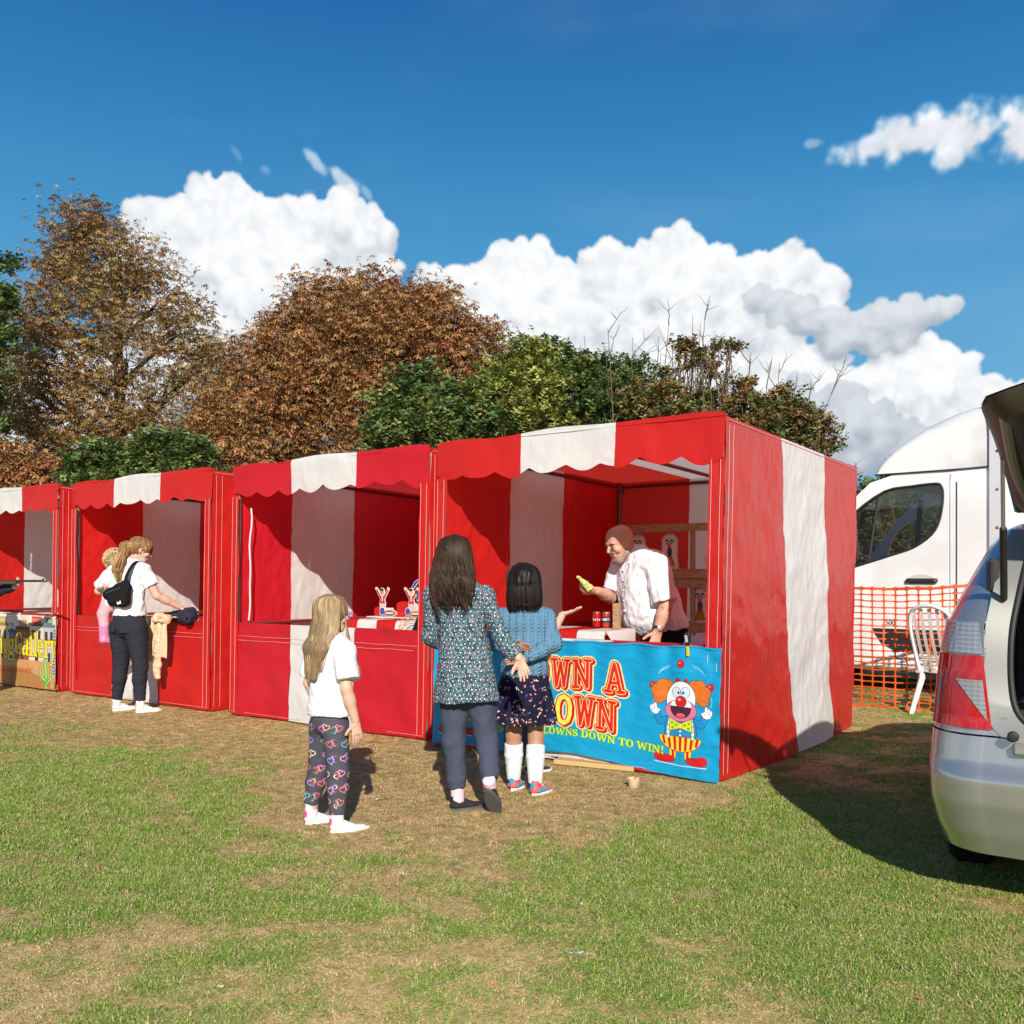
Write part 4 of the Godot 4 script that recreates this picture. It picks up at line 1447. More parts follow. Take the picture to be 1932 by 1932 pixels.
	M.knit = bumped(mat(lin(0.115, 0.235, 0.35), 0.95, 0, 0.15), ImageTexture.create_from_image(im), 3.2, Vector3(5.5, 5.5, 5.5), true)
	M.rib = bumped(mat(lin(0.115, 0.235, 0.35), 0.95, 0, 0.15), M.weave, 0.4, Vector3(8, 1, 8), true)

# ================= people =================
func person(label: String, at: Vector3, turn: float) -> Node3D:
	return thing("person", label, "person", at, turn)

func torso(F: Field, list: Array, side := Vector3.RIGHT, k := 0.03) -> void:   # [point, half width, half depth] from bottom to top
	for q in list.size() - 1:
		var a: Array = list[q]
		var b: Array = list[q + 1]
		F.limb(a[0], b[0], V2(a[1], a[2]), V2(b[1], b[2]), side, k)

func rays(r: RandomNumberGenerator) -> Vector3:
	return Vector3(r.randfn(), r.randfn(), r.randfn()).normalized()

func build_people() -> void:

	girl_in_tee()
	woman_in_dress()
	girl_in_jumper()
	child_at_counter()
	stall_keeper()
	woman_and_toddler()
	shooter()

# girl in a white T-shirt and heart leggings, looking past the stalls
func girl_in_tee() -> void:
	var t := person("girl with long fair hair, white T-shirt and heart print leggings", Vector3(-1.007, 0, -5.27), deg_to_rad(-46.0))
	var hc := Vector3(0.0, 1.185, -0.02)
	var hb := Basis(Vector3.UP, deg_to_rad(-8)) * Basis(Vector3.RIGHT, deg_to_rad(-4))
	var g := Geo.new()
	var F := Field.new(Vector3(-0.26, 0.02, -0.2), Vector3(0.28, 1.12, 0.2), 0.012)
	torso(F, [[Vector3(0, 0.60, 0), 0.10, 0.08], [Vector3(0, 0.80, 0), 0.09, 0.07], [Vector3(0, 0.98, 0), 0.11, 0.07], [Vector3(0, 1.05, 0), 0.05, 0.05]])
	add_arm(F, Vector3(0.135, 1.0, 0), Vector3(0.175, 0.79, 0.01), Vector3(0.19, 0.61, -0.04), 0.04, 0.032, 0.023)
	add_arm(F, Vector3(-0.135, 1.0, 0), Vector3(-0.175, 0.79, 0.02), Vector3(-0.15, 0.61, -0.06), 0.04, 0.032, 0.023)
	add_leg(F, Vector3(0.06, 0.58, 0), Vector3(0.085, 0.33, 0.0), Vector3(0.105, 0.07, 0.02), 0.06, 0.043, 0.03)
	add_leg(F, Vector3(-0.06, 0.58, 0), Vector3(-0.11, 0.33, 0.0), Vector3(-0.14, 0.07, 0.03), 0.06, 0.043, 0.03)
	F.into(g)
	add_hand(g, Vector3(0.19, 0.605, -0.04), Vector3(0.05, -1, -0.12), Vector3(1, 0, 0.25), 0.135, 0.5, 1.0)
	add_hand(g, Vector3(-0.15, 0.605, -0.06), Vector3(0, -1, -0.12), Vector3(-1, 0, 0.2), 0.135, 0.5, -1.0)
	add_head(g, hc, 0.20, hb, Vector3(0, 1.02, 0.01), 0.042)
	obj("body", g, M.skin_fair, t)
	eyes(t, hc, 0.20, hb)
	# T-shirt
	F = Field.new(Vector3(-0.27, 0.58, -0.2), Vector3(0.28, 1.10, 0.2), 0.0095)
	F.limb(Vector3(0, 0.63, 0), Vector3(0, 0.80, 0), V2(0.148, 0.112), V2(0.125, 0.098), Vector3.RIGHT, 0.02, true)
	torso(F, [[Vector3(0, 0.78, 0), 0.122, 0.095], [Vector3(0, 0.95, 0), 0.135, 0.09], [Vector3(0, 1.03, 0), 0.085, 0.062]])
	for s in [-1.0, 1.0]:
		F.limb(Vector3(s * 0.08, 1.02, 0), Vector3(s * 0.15, 0.985, 0), V2(0.055, 0.055), V2(0.058, 0.058), Vector3.FORWARD, 0.04)
		F.limb(Vector3(s * 0.13, 1.01, 0), Vector3(s * 0.185, 0.835, 0.005), V2(0.058, 0.058), V2(0.064, 0.064), Vector3.FORWARD, 0.02, true)
	F.rough(3, 0.010, Vector3(7, 4.5, 7))
	obj("tee_shirt", F.geo(), M.tee, t)
	# leggings
	F = Field.new(Vector3(-0.26, 0.08, -0.2), Vector3(0.26, 0.70, 0.2), 0.0095)
	torso(F, [[Vector3(0, 0.60, 0.005), 0.105, 0.095], [Vector3(0, 0.66, 0), 0.108, 0.088]])
	for s in [[0.06, 0.085, 0.105, 0.02, 0.10], [-0.06, -0.11, -0.14, 0.03, 0.115]]:
		var an := Vector3(s[2], s[4], s[3])
		F.limb(Vector3(s[0], 0.57, 0.005), Vector3(s[1], 0.33, 0.0), V2(0.078, 0.078), V2(0.056, 0.056), Vector3.RIGHT, 0.025)
		F.limb(Vector3(s[1], 0.34, 0), Vector3(s[1], 0.33, 0).lerp(an, 0.4), V2(0.056, 0.056), V2(0.056, 0.058), Vector3.RIGHT, 0.02)
		F.limb(Vector3(s[1], 0.33, 0).lerp(an, 0.35), an, V2(0.056, 0.058), V2(0.042, 0.042), Vector3.RIGHT, 0.015, true)
	F.rough(5, 0.006, Vector3(9, 14, 9))
	obj("leggings", F.geo(), M.hearts, t)
	shoe(t, Vector3(0.097, 0.0, 0.055), Vector3(0.28, 0, -1), Vector3.UP, 0.215, M.shoe_white, M.shoe_white, M.shoe_pink, M.sock_white, 0.13)
	shoe(t, Vector3(-0.141, 0.0, 0.064), Vector3(0.05, 0, -1), Vector3.UP, 0.215, M.shoe_white, M.shoe_white, M.shoe_pink, M.sock_white, 0.14)
	# hair: a cap and long straight locks down the back
	F = Field.new(Vector3(-0.2, 0.75, -0.2), Vector3(0.2, 1.34, 0.25), 0.009)
	F.limb(hc + Vector3(0, 0.022, 0.035), hc + Vector3(0, 0.022, -0.012), V2(0.080, 0.088), V2(0.074, 0.084), Vector3.RIGHT, 0.01)
	F.limb(hc + Vector3(0, -0.02, 0.05), Vector3(0.0, 1.0, 0.095), V2(0.082, 0.055), V2(0.095, 0.035), Vector3.RIGHT, 0.03)
	F.limb(Vector3(0.0, 1.0, 0.095), Vector3(-0.015, 0.84, 0.115), V2(0.09, 0.035), V2(0.05, 0.018), Vector3.RIGHT, 0.03)
	F.rough(8, 0.006, Vector3(30, 4, 30), 2)
	var hg := F.geo()
	hg.c.fill(Color(0.22, 0.145, 0.075))
	obj("hair", hg, M.hair, t)
	var r := RandomNumberGenerator.new()
	r.seed = 4
	var paths: Array = []
	for k in 680:
		var a := r.randf_range(-1.75, 1.75)
		var top := hc + hb * Vector3(sin(a) * 0.02, 0.108 - 0.008 * absf(a), 0.02 - 0.02 * cos(a))
		var out := hc + Vector3(sin(a) * 0.089, r.randf_range(-0.01, 0.05), 0.028 + cos(a) * 0.085)
		var low := Vector3(sin(a) * 0.098, 1.03 + r.randf_range(-0.02, 0.02), 0.045 + cos(a) * 0.078)
		var end := Vector3(sin(a) * r.randf_range(0.03, 0.085) - 0.012, r.randf_range(0.80, 0.90) + 0.07 * absf(sin(a)), 0.085 + cos(a) * 0.045)
		paths.append(curve([top, hc + Vector3(sin(a) * 0.068, 0.088, 0.024 + cos(a) * 0.062), out, hc + Vector3(sin(a) * 0.095, -0.08, 0.035 + cos(a) * 0.078), low, low.lerp(end, 0.55) + rays(r) * 0.006, end], 4))
	for k in 26:   # a lock in front of the right shoulder
		var o := rays(r) * 0.012
		paths.append(curve([hc + Vector3(0.04, 0.10, -0.01), hc + Vector3(0.085, 0.0, -0.02), Vector3(0.10, 1.02, -0.06) + o, Vector3(0.115, 0.93, -0.09) + o, Vector3(0.13, r.randf_range(0.84, 0.88), -0.105) + o * 1.5], 4))
	locks(t, "hair_strands", paths, 0.0027, [Color(0.15, 0.095, 0.05), Color(0.36, 0.255, 0.14), Color(0.50, 0.37, 0.21)], 6)
	# spectacles
	var gl := Geo.new()
	for s in [-1.0, 1.0]:
		var ring := PackedVector3Array()
		for k in 15: ring.push_back(hc + hb * (Vector3(s * 0.028 + 0.019 * cos(TAU * k / 14.0), 0.0 + 0.016 * sin(TAU * k / 14.0), -0.095)))
		gl.tube(ring, PackedFloat32Array([0.0022]), 5)
		gl.bar(hc + hb * Vector3(s * 0.047, 0.004, -0.095), hc + hb * Vector3(s * 0.069, 0.002, -0.01), 0.002, 5)
	tag(obj("spectacles", gl, mat(lin(0.12, 0.03, 0.2), 0.3), t), "", "")

# woman in a patterned tunic and navy joggers, seen from behind
func woman_in_dress() -> void:
	var t := person("woman with dark wavy hair, teal leopard print tunic and navy joggers", Vector3(-0.27, 0, -5.65), deg_to_rad(-12.0))
	var hc := Vector3(-0.065, 1.505, 0.0)
	var hb := Basis(Vector3.UP, deg_to_rad(-10)) * Basis(Vector3.RIGHT, deg_to_rad(-6))
	var el := Vector3(0.205, 1.05, 0.02)
	var wr := Vector3(0.325, 0.915, 0.03)
	var g := Geo.new()
	var F := Field.new(Vector3(-0.32, 0.02, -0.35), Vector3(0.42, 1.45, 0.3), 0.013)
	torso(F, [[Vector3(0.0, 0.80, 0), 0.14, 0.10], [Vector3(-0.02, 1.0, 0), 0.12, 0.09], [Vector3(-0.03, 1.25, 0), 0.14, 0.085], [Vector3(-0.05, 1.35, 0), 0.06, 0.06]])
	add_arm(F, Vector3(0.11, 1.285, 0), el, wr, 0.046, 0.038, 0.027)
	add_arm(F, Vector3(-0.195, 1.27, 0), Vector3(-0.235, 1.03, -0.03), Vector3(-0.14, 0.95, -0.22), 0.05, 0.04, 0.027)
	add_leg(F, Vector3(0.08, 0.76, 0), Vector3(0.11, 0.42, -0.03), Vector3(0.165, 0.16, 0.10), 0.075, 0.052, 0.036)
	add_leg(F, Vector3(-0.075, 0.76, 0), Vector3(-0.075, 0.42, 0.0), Vector3(-0.055, 0.08, 0.0), 0.075, 0.052, 0.036)
	F.into(g)
	add_hand(g, wr, Vector3(0.38, -1, 0.05), Vector3(-0.15, 0.1, -1), 0.155, 0.95, -1.0, 0.05)
	add_hand(g, Vector3(-0.14, 0.95, -0.22), Vector3(0.6, -0.4, -0.6), Vector3(-1, 0, 0), 0.165, 0.8, 1.0)
	add_head(g, hc, 0.235, hb, Vector3(-0.05, 1.32, 0.01), 0.052)
	obj("body", g, M.skin_fair, t)
	eyes(t, hc, 0.235, hb)
	# tunic
	F = Field.new(Vector3(-0.36, 0.60, -0.38), Vector3(0.42, 1.46, 0.3), 0.011)
	torso(F, [[Vector3(-0.015, 0.95, 0), 0.148, 0.12], [Vector3(-0.025, 1.05, 0), 0.136, 0.11], [Vector3(-0.035, 1.25, 0), 0.152, 0.10], [Vector3(-0.05, 1.335, 0), 0.09, 0.07]])
	F.limb(Vector3(0.005, 0.655, 0.01), Vector3(-0.015, 1.0, 0), V2(0.198, 0.16), V2(0.140, 0.115), Vector3.RIGHT, 0.03, true)
	F.limb(Vector3(0.02, 1.31, 0), Vector3(0.105, 1.275, 0), V2(0.055, 0.06), V2(0.062, 0.062), Vector3.FORWARD, 0.05)
	F.limb(Vector3(-0.11, 1.305, 0), Vector3(-0.195, 1.265, 0), V2(0.06, 0.065), V2(0.07, 0.07), Vector3.FORWARD, 0.05)
	F.limb(Vector3(0.11, 1.28, 0), el, V2(0.060, 0.060), V2(0.050, 0.050), Vector3.FORWARD, 0.02)
	F.limb(el, wr.lerp(el, 0.12), V2(0.050, 0.050), V2(0.043, 0.043), Vector3.FORWARD, 0.015, true)
	F.limb(Vector3(-0.195, 1.27, 0), Vector3(-0.235, 1.03, -0.03), V2(0.066, 0.066), V2(0.055, 0.055), Vector3.FORWARD, 0.02)
	F.limb(Vector3(-0.235, 1.03, -0.03), Vector3(-0.14, 0.955, -0.20), V2(0.055, 0.055), V2(0.042, 0.042), Vector3.UP, 0.02)
	F.rough(13, 0.017, Vector3(6, 2.6, 6))
	F.rough(14, 0.006, Vector3(16, 9, 16))
	obj("tunic", F.geo(), M.leopard, t)
	# joggers with cuffs
	F = Field.new(Vector3(-0.26, 0.06, -0.25), Vector3(0.3, 0.85, 0.28), 0.011)
	torso(F, [[Vector3(0, 0.72, 0), 0.145, 0.12], [Vector3(0, 0.82, 0), 0.14, 0.11]])
	var la := Vector3(-0.055, 0.135, 0.0)
	var ra := Vector3(0.160, 0.215, 0.085)
	F.limb(Vector3(-0.075, 0.74, 0), Vector3(-0.078, 0.42, 0.0), V2(0.092, 0.098), V2(0.070, 0.074), Vector3.RIGHT, 0.02)
	F.limb(Vector3(-0.078, 0.43, 0), Vector3(-0.06, 0.21, 0.0), V2(0.070, 0.074), V2(0.060, 0.062), Vector3.RIGHT, 0.02)
	F.limb(Vector3(-0.06, 0.19, 0), la, V2(0.056, 0.058), V2(0.05, 0.052), Vector3.RIGHT, 0.02, true)
	F.limb(Vector3(0.08, 0.74, 0), Vector3(0.115, 0.42, -0.03), V2(0.092, 0.098), V2(0.070, 0.074), Vector3.RIGHT, 0.02)
	F.limb(Vector3(0.115, 0.43, -0.03), Vector3(0.15, 0.27, 0.05), V2(0.070, 0.074), V2(0.060, 0.062), Vector3.RIGHT, 0.02)
	F.limb(Vector3(0.152, 0.26, 0.055), ra, V2(0.056, 0.058), V2(0.05, 0.052), Vector3.RIGHT, 0.02, true)
	F.rough(15, 0.009, Vector3(9, 8, 9))
	obj("joggers", F.geo(), M.jogger, t)
	shoe(t, Vector3(-0.08, 0.0, 0.033), Vector3(0.62, 0, -0.75), Vector3.UP, 0.245, M.shoe_black, M.shoe_dark_sole, M.shoe_black, M.sock_pink, 0.15)
	# the other foot is pushing off: heel high, only the toe on the grass
	shoe(t, Vector3(0.165, 0.165, 0.165), Vector3(0.10, -0.66, -0.62), Vector3(0.0, 0.75, -0.75), 0.245, M.shoe_black, M.shoe_dark_sole, M.shoe_black, M.sock_pink, 0.09)
	# long wavy hair
	F = Field.new(hc + Vector3(-0.22, -0.46, -0.2), hc + Vector3(0.22, 0.16, 0.24), 0.010)
	F.limb(hc + Vector3(0, 0.028, 0.045), hc + Vector3(0, 0.028, -0.02), V2(0.098, 0.102), V2(0.088, 0.098), Vector3.RIGHT, 0.01)
	F.limb(hc + Vector3(0, -0.02, 0.05), hc + Vector3(0.0, -0.20, 0.085), V2(0.108, 0.07), V2(0.128, 0.052), Vector3.RIGHT, 0.03)
	F.limb(hc + Vector3(0.0, -0.20, 0.085), hc + Vector3(-0.01, -0.25, 0.10), V2(0.122, 0.052), V2(0.105, 0.03), Vector3.RIGHT, 0.03)
	F.rough(18, 0.012, Vector3(20, 8, 20), 2)
	var hg := F.geo()
	hg.c.fill(Color(0.030, 0.016, 0.011))
	obj("hair", hg, M.hair, t)
	var r := RandomNumberGenerator.new()
	r.seed = 9
	var paths: Array = []
	for k in 640:
		var a := r.randf_range(-1.7, 1.7)
		var ph: float = r.randf() * TAU + floor(a * 6.0)
		var pts: Array = [hc + Vector3(sin(a) * 0.025, 0.136 - 0.006 * absf(a), 0.01), hc + Vector3(sin(a) * 0.082, 0.104, 0.03 + cos(a) * 0.078), hc + Vector3(sin(a) * 0.108, 0.03, 0.04 + cos(a) * 0.102)]
		for q in 6:
			var f := (q + 1) / 6.0
			var wid := 0.110 + 0.022 * sin(f * PI)
			pts.append(hc + Vector3(sin(a) * wid + 0.018 * sin(ph + f * 12.0) * f, 0.0 - f * (0.265 + 0.028 * sin(a * 7.0 + 1.0) + 0.03 * sin(ph)), 0.05 + cos(a) * (0.088 - 0.02 * f) + 0.045 * f + 0.016 * cos(ph + f * 11.0) * f))
		paths.append(curve(pts, 3))
	locks(t, "hair_strands", paths, 0.0034, [Color(0.014, 0.008, 0.005), Color(0.042, 0.022, 0.014), Color(0.070, 0.037, 0.022)], 16)

# girl in a blue cable jumper and flowered skirt, hands behind her back
func girl_in_jumper() -> void:
	var t := person("girl with dark bobbed hair, blue cable jumper and flowered navy skirt", Vector3(0.082, 0, -6.15), deg_to_rad(-8.0))
	var hc := Vector3(0.0, 1.345, 0.0)
	var hb := Basis(Vector3.UP, deg_to_rad(-6))
	var re := Vector3(0.192, 0.965, 0.05)
	var rw := Vector3(0.02, 0.872, 0.165)
	var le := Vector3(-0.205, 0.965, 0.04)
	var lw := Vector3(-0.06, 0.95, 0.15)
	var g := Geo.new()
	var F := Field.new(Vector3(-0.3, 0.02, -0.2), Vector3(0.3, 1.28, 0.28), 0.012)
	torso(F, [[Vector3(0, 0.72, 0), 0.12, 0.09], [Vector3(0, 0.9, 0), 0.10, 0.08], [Vector3(0, 1.10, 0), 0.12, 0.075], [Vector3(0, 1.19, 0), 0.05, 0.05]])
	add_arm(F, Vector3(0.14, 1.13, 0), re, rw, 0.042, 0.034, 0.024)
	add_arm(F, Vector3(-0.14, 1.13, 0), le, lw, 0.042, 0.034, 0.024)
	add_leg(F, Vector3(0.065, 0.68, 0), Vector3(0.072, 0.37, 0.0), Vector3(0.075, 0.08, 0.06), 0.068, 0.05, 0.034)
	add_leg(F, Vector3(-0.07, 0.68, 0), Vector3(-0.075, 0.37, -0.02), Vector3(-0.08, 0.08, -0.06), 0.068, 0.05, 0.034)
	F.into(g)
	add_hand(g, rw, Vector3(-1, -0.05, 0.1), Vector3(0.1, 0.2, -1), 0.14, 0.7, 1.0)
	add_hand(g, lw, Vector3(1, 0.02, 0.15), Vector3(0.1, 0.6, -1), 0.14, 0.6, 1.0)
	add_head(g, hc, 0.215, hb, Vector3(0, 1.16, 0.01), 0.046)
	obj("body", g, M.skin_tan, t)
	eyes(t, hc, 0.215, hb)
	F = Field.new(Vector3(-0.33, 0.68, -0.22), Vector3(0.33, 1.27, 0.30), 0.0105)
	torso(F, [[Vector3(0, 0.80, 0), 0.145, 0.115], [Vector3(0, 0.95, 0), 0.138, 0.11], [Vector3(0, 1.10, 0), 0.142, 0.098], [Vector3(0, 1.185, 0.005), 0.085, 0.066]])
	F.limb(Vector3(0, 0.72, 0), Vector3(0, 0.82, 0), V2(0.140, 0.112), V2(0.145, 0.115), Vector3.RIGHT, 0.02, true)
	for s in [[0.135, re, rw], [-0.135, le, lw]]:
		var sh := Vector3(s[0], 1.125, 0)
		var e: Vector3 = s[1]
		var w: Vector3 = s[2]
		F.limb(Vector3(s[0] * 0.5, 1.15, 0), sh, V2(0.055, 0.055), V2(0.062, 0.062), Vector3.FORWARD, 0.04)
		F.limb(sh, e, V2(0.062, 0.062), V2(0.054, 0.054), Vector3.FORWARD, 0.03)
		F.limb(e, w.lerp(e, 0.16), V2(0.054, 0.054), V2(0.042, 0.042), Vector3.UP, 0.02)
	F.rough(23, 0.010, Vector3(7, 6, 7))
	obj("jumper", F.geo(), M.knit, t)
	# flared skirt with soft pleats
	var p := PackedVector3Array()
	var nn := noise(77, 1.0, 2)
	for j in 25:
		for i in 97:
			var f := j / 24.0
			var a := TAU * i / 96.0
			var fold := 0.020 * f * sin(a * 11.0 + 1.5 * nn.get_noise_2d(cos(a) * 2, sin(a) * 2)) + 0.010 * f * sin(a * 23.0)
			var rx := lerpf(0.146, 0.205, pow(f, 0.8)) + fold
			var rz := lerpf(0.115, 0.165, pow(f, 0.8)) + fold
			p.push_back(Vector3(sin(a) * rx, lerpf(0.765, 0.452 + 0.008 * sin(a * 11.0), f), cos(a) * rz))
	var sg := Geo.new()
	sg.sheet(p, 97, 25, false, PackedVector2Array(), true)
	obj("skirt", sg, M.floral, t)
	# knee socks with a diamond weave
	for s in [[0.072, 0.075, 0.0, 0.06], [-0.075, -0.08, -0.02, -0.06]]:
		F = Field.new(Vector3(s[0] - 0.1, 0.04, -0.2), Vector3(s[0] + 0.1, 0.36, 0.2), 0.008)
		var kn := Vector3(s[0], 0.312, lerpf(s[2], s[3], 0.2))
		var an := Vector3(s[1], 0.07, s[3])
		F.limb(kn, kn.lerp(an, 0.35), V2(0.060, 0.063), V2(0.060, 0.065), Vector3.RIGHT, 0.01, true)
		F.limb(kn.lerp(an, 0.3), an, V2(0.060, 0.065), V2(0.043, 0.046), Vector3.RIGHT, 0.01, true)
		obj("knee_sock", F.geo(), M.sock_white, t)
	shoe(t, Vector3(0.065, 0.0, 0.115), Vector3(0.45, 0, -0.9), Vector3.UP, 0.225, M.shoe_coral, M.shoe_white, M.shoe_aqua, null)
	shoe(t, Vector3(-0.085, 0.0, -0.01), Vector3(0.25, 0, -0.95), Vector3.UP, 0.225, M.shoe_coral, M.shoe_white, M.shoe_aqua, null)
	for z in [[0.065, 0.115, 0.45], [-0.085, -0.01, 0.25]]:
		var d := Vector3(z[2], 0, -0.9).normalized()
		var sd := d.cross(Vector3.UP)
		for s in [-1.0, 1.0]:
			var sg2 := Geo.new()
			sg2.box(Transform3D(Basis(d, Vector3.UP, -sd), Vector3(z[0], 0.034, z[1]) + d * 0.075 + sd * s * 0.034), Vector3(0.12, 0.022, 0.012), 0.005)
			obj("shoe_stripe", sg2, M.shoe_aqua, t)
	# bob: smooth cap that turns under at the nape
	F = Field.new(hc + Vector3(-0.2, -0.26, -0.2), hc + Vector3(0.2, 0.16, 0.22), 0.009)
	F.limb(hc + Vector3(0, 0.028, 0.035), hc + Vector3(0, 0.028, -0.02), V2(0.093, 0.10), V2(0.088, 0.096), Vector3.RIGHT, 0.01)
	F.limb(hc + Vector3(0, 0.0, 0.02), hc + Vector3(0, -0.15, 0.025), V2(0.104, 0.10), V2(0.112, 0.10), Vector3.RIGHT, 0.03, true)
	F.ball(hc + Vector3(0, -0.08, -0.17), Vector3(0.075, 0.16, 0.1), Basis(), 0.01, true)
	F.rough(28, 0.006, Vector3(40, 3, 40), 2)
	var hg := F.geo()
	hg.c.fill(Color(0.008, 0.006, 0.005))
	obj("hair", hg, M.hair, t)
	var r := RandomNumberGenerator.new()
	r.seed = 12
	var paths: Array = []
	for k in 560:
		var a := r.randf_range(-2.2, 2.2)
		var lo := -0.16 - 0.02 * absf(sin(a)) + r.randf_range(-0.012, 0.008)
		paths.append(curve([hc + Vector3(-0.015 + sin(a) * 0.02, 0.134, 0.005), hc + Vector3(sin(a) * 0.072, 0.108, 0.014 + cos(a) * 0.07), hc + Vector3(sin(a) * 0.102, 0.055, 0.016 + cos(a) * 0.100), hc + Vector3(sin(a) * 0.110, -0.01, 0.018 + cos(a) * 0.108), hc + Vector3(sin(a) * 0.117, -0.09, 0.02 + cos(a) * 0.110), hc + Vector3(sin(a) * 0.108, lo, 0.016 + cos(a) * 0.096)], 4))
	locks(t, "hair_strands", paths, 0.0030, [Color(0.006, 0.005, 0.004), Color(0.018, 0.012, 0.010), Color(0.030, 0.020, 0.016)], 17)

# a smaller visitor half hidden behind the girl in the jumper
func child_at_counter() -> void:
	var t := person("child in turquoise T-shirt holding out a hand at the clown counter", Vector3(0.075, 0, -6.83), deg_to_rad(-36.0))
	var hc := Vector3(-0.02, 1.36, 0.0)
	var hb := Basis(Vector3.UP, deg_to_rad(-10))
	var g := Geo.new()
	var F := Field.new(Vector3(-0.3, 0.02, -0.4), Vector3(0.32, 1.3, 0.2), 0.014)
	torso(F, [[Vector3(0, 0.68, 0), 0.11, 0.085], [Vector3(0, 0.88, 0), 0.10, 0.08], [Vector3(0, 1.10, 0), 0.12, 0.075], [Vector3(0, 1.19, 0), 0.05, 0.05]])
	add_arm(F, Vector3(0.14, 1.12, 0), Vector3(0.20, 0.98, -0.06), Vector3(0.235, 1.12, -0.17), 0.042, 0.034, 0.024)
	add_arm(F, Vector3(-0.14, 1.12, 0), Vector3(-0.18, 0.92, -0.02), Vector3(-0.12, 0.92, -0.2), 0.042, 0.034, 0.024)
	add_leg(F, Vector3(0.065, 0.66, 0), Vector3(0.08, 0.36, 0.0), Vector3(0.095, 0.08, 0.02), 0.068, 0.05, 0.034)
	add_leg(F, Vector3(-0.065, 0.66, 0), Vector3(-0.07, 0.36, 0.0), Vector3(-0.08, 0.08, 0.02), 0.068, 0.05, 0.034)
	F.into(g)
	add_hand(g, Vector3(0.235, 1.12, -0.17), Vector3(0.75, 0.25, -0.5), Vector3(0.1, -1, 0.1), 0.15, 0.35, 1.0, 0.25)
	add_hand(g, Vector3(-0.12, 0.92, -0.2), Vector3(0.3, 0, -1), Vector3(0, 1, 0), 0.14, 0.4, 1.0)
	add_head(g, hc, 0.21, hb, Vector3(0, 1.17, 0.01), 0.046)
	obj("body", g, M.skin_fair, t)
	eyes(t, hc, 0.21, hb)
	F = Field.new(Vector3(-0.3, 0.6, -0.2), Vector3(0.3, 1.28, 0.2), 0.012)
	torso(F, [[Vector3(0, 0.70, 0), 0.14, 0.11], [Vector3(0, 0.9, 0), 0.13, 0.10], [Vector3(0, 1.10, 0), 0.14, 0.095], [Vector3(0, 1.18, 0), 0.08, 0.062]])
	for s in [-1.0, 1.0]: F.limb(Vector3(s * 0.13, 1.12, 0), Vector3(s * 0.185, 0.99, -0.02), V2(0.06, 0.06), V2(0.064, 0.064), Vector3.FORWARD, 0.03, true)
	obj("tee_shirt", F.geo(), M.teal_tee, t)
	F = Field.new(Vector3(-0.25, 0.08, -0.2), Vector3(0.25, 0.76, 0.2), 0.013)
	torso(F, [[Vector3(0, 0.64, 0), 0.125, 0.10], [Vector3(0, 0.72, 0), 0.12, 0.095]])
	for s in [-1.0, 1.0]: F.limb(Vector3(s * 0.065, 0.64, 0), Vector3(s * 0.085, 0.11, 0.02), V2(0.085, 0.085), V2(0.055, 0.055), Vector3.RIGHT, 0.02, true)
	obj("trousers", F.geo(), M.jogger, t)
	shoe(t, Vector3(0.085, 0.0, 0.075), Vector3(0.35, 0, -0.95), Vector3.UP, 0.22, M.shoe_black, M.shoe_white, mat(lin(0.5, 0.5, 0.05), 0.6), M.sock_white, 0.11)
	shoe(t, Vector3(-0.085, 0.0, 0.075), Vector3(0.05, 0, -0.95), Vector3.UP, 0.22, M.shoe_black, M.shoe_white, mat(lin(0.5, 0.5, 0.05), 0.6), M.sock_white, 0.11)
	F = Field.new(hc - Vector3(0.2, 0.2, 0.2), hc + Vector3(0.2, 0.2, 0.2), 0.011)
	F.limb(hc + Vector3(0, 0.026, 0.03), hc + Vector3(0, 0.03, -0.02), V2(0.086, 0.092), V2(0.080, 0.088), Vector3.RIGHT, 0.01)
	F.limb(hc + Vector3(0, -0.02, 0.05), hc + Vector3(0, -0.08, 0.05), V2(0.082, 0.05), V2(0.07, 0.04), Vector3.RIGHT, 0.02)
	F.rough(38, 0.010, Vector3(30, 8, 30))
	var hg := F.geo()
	hg.c.fill(Color(0.10, 0.05, 0.022))
	obj("hair", hg, M.hair, t)

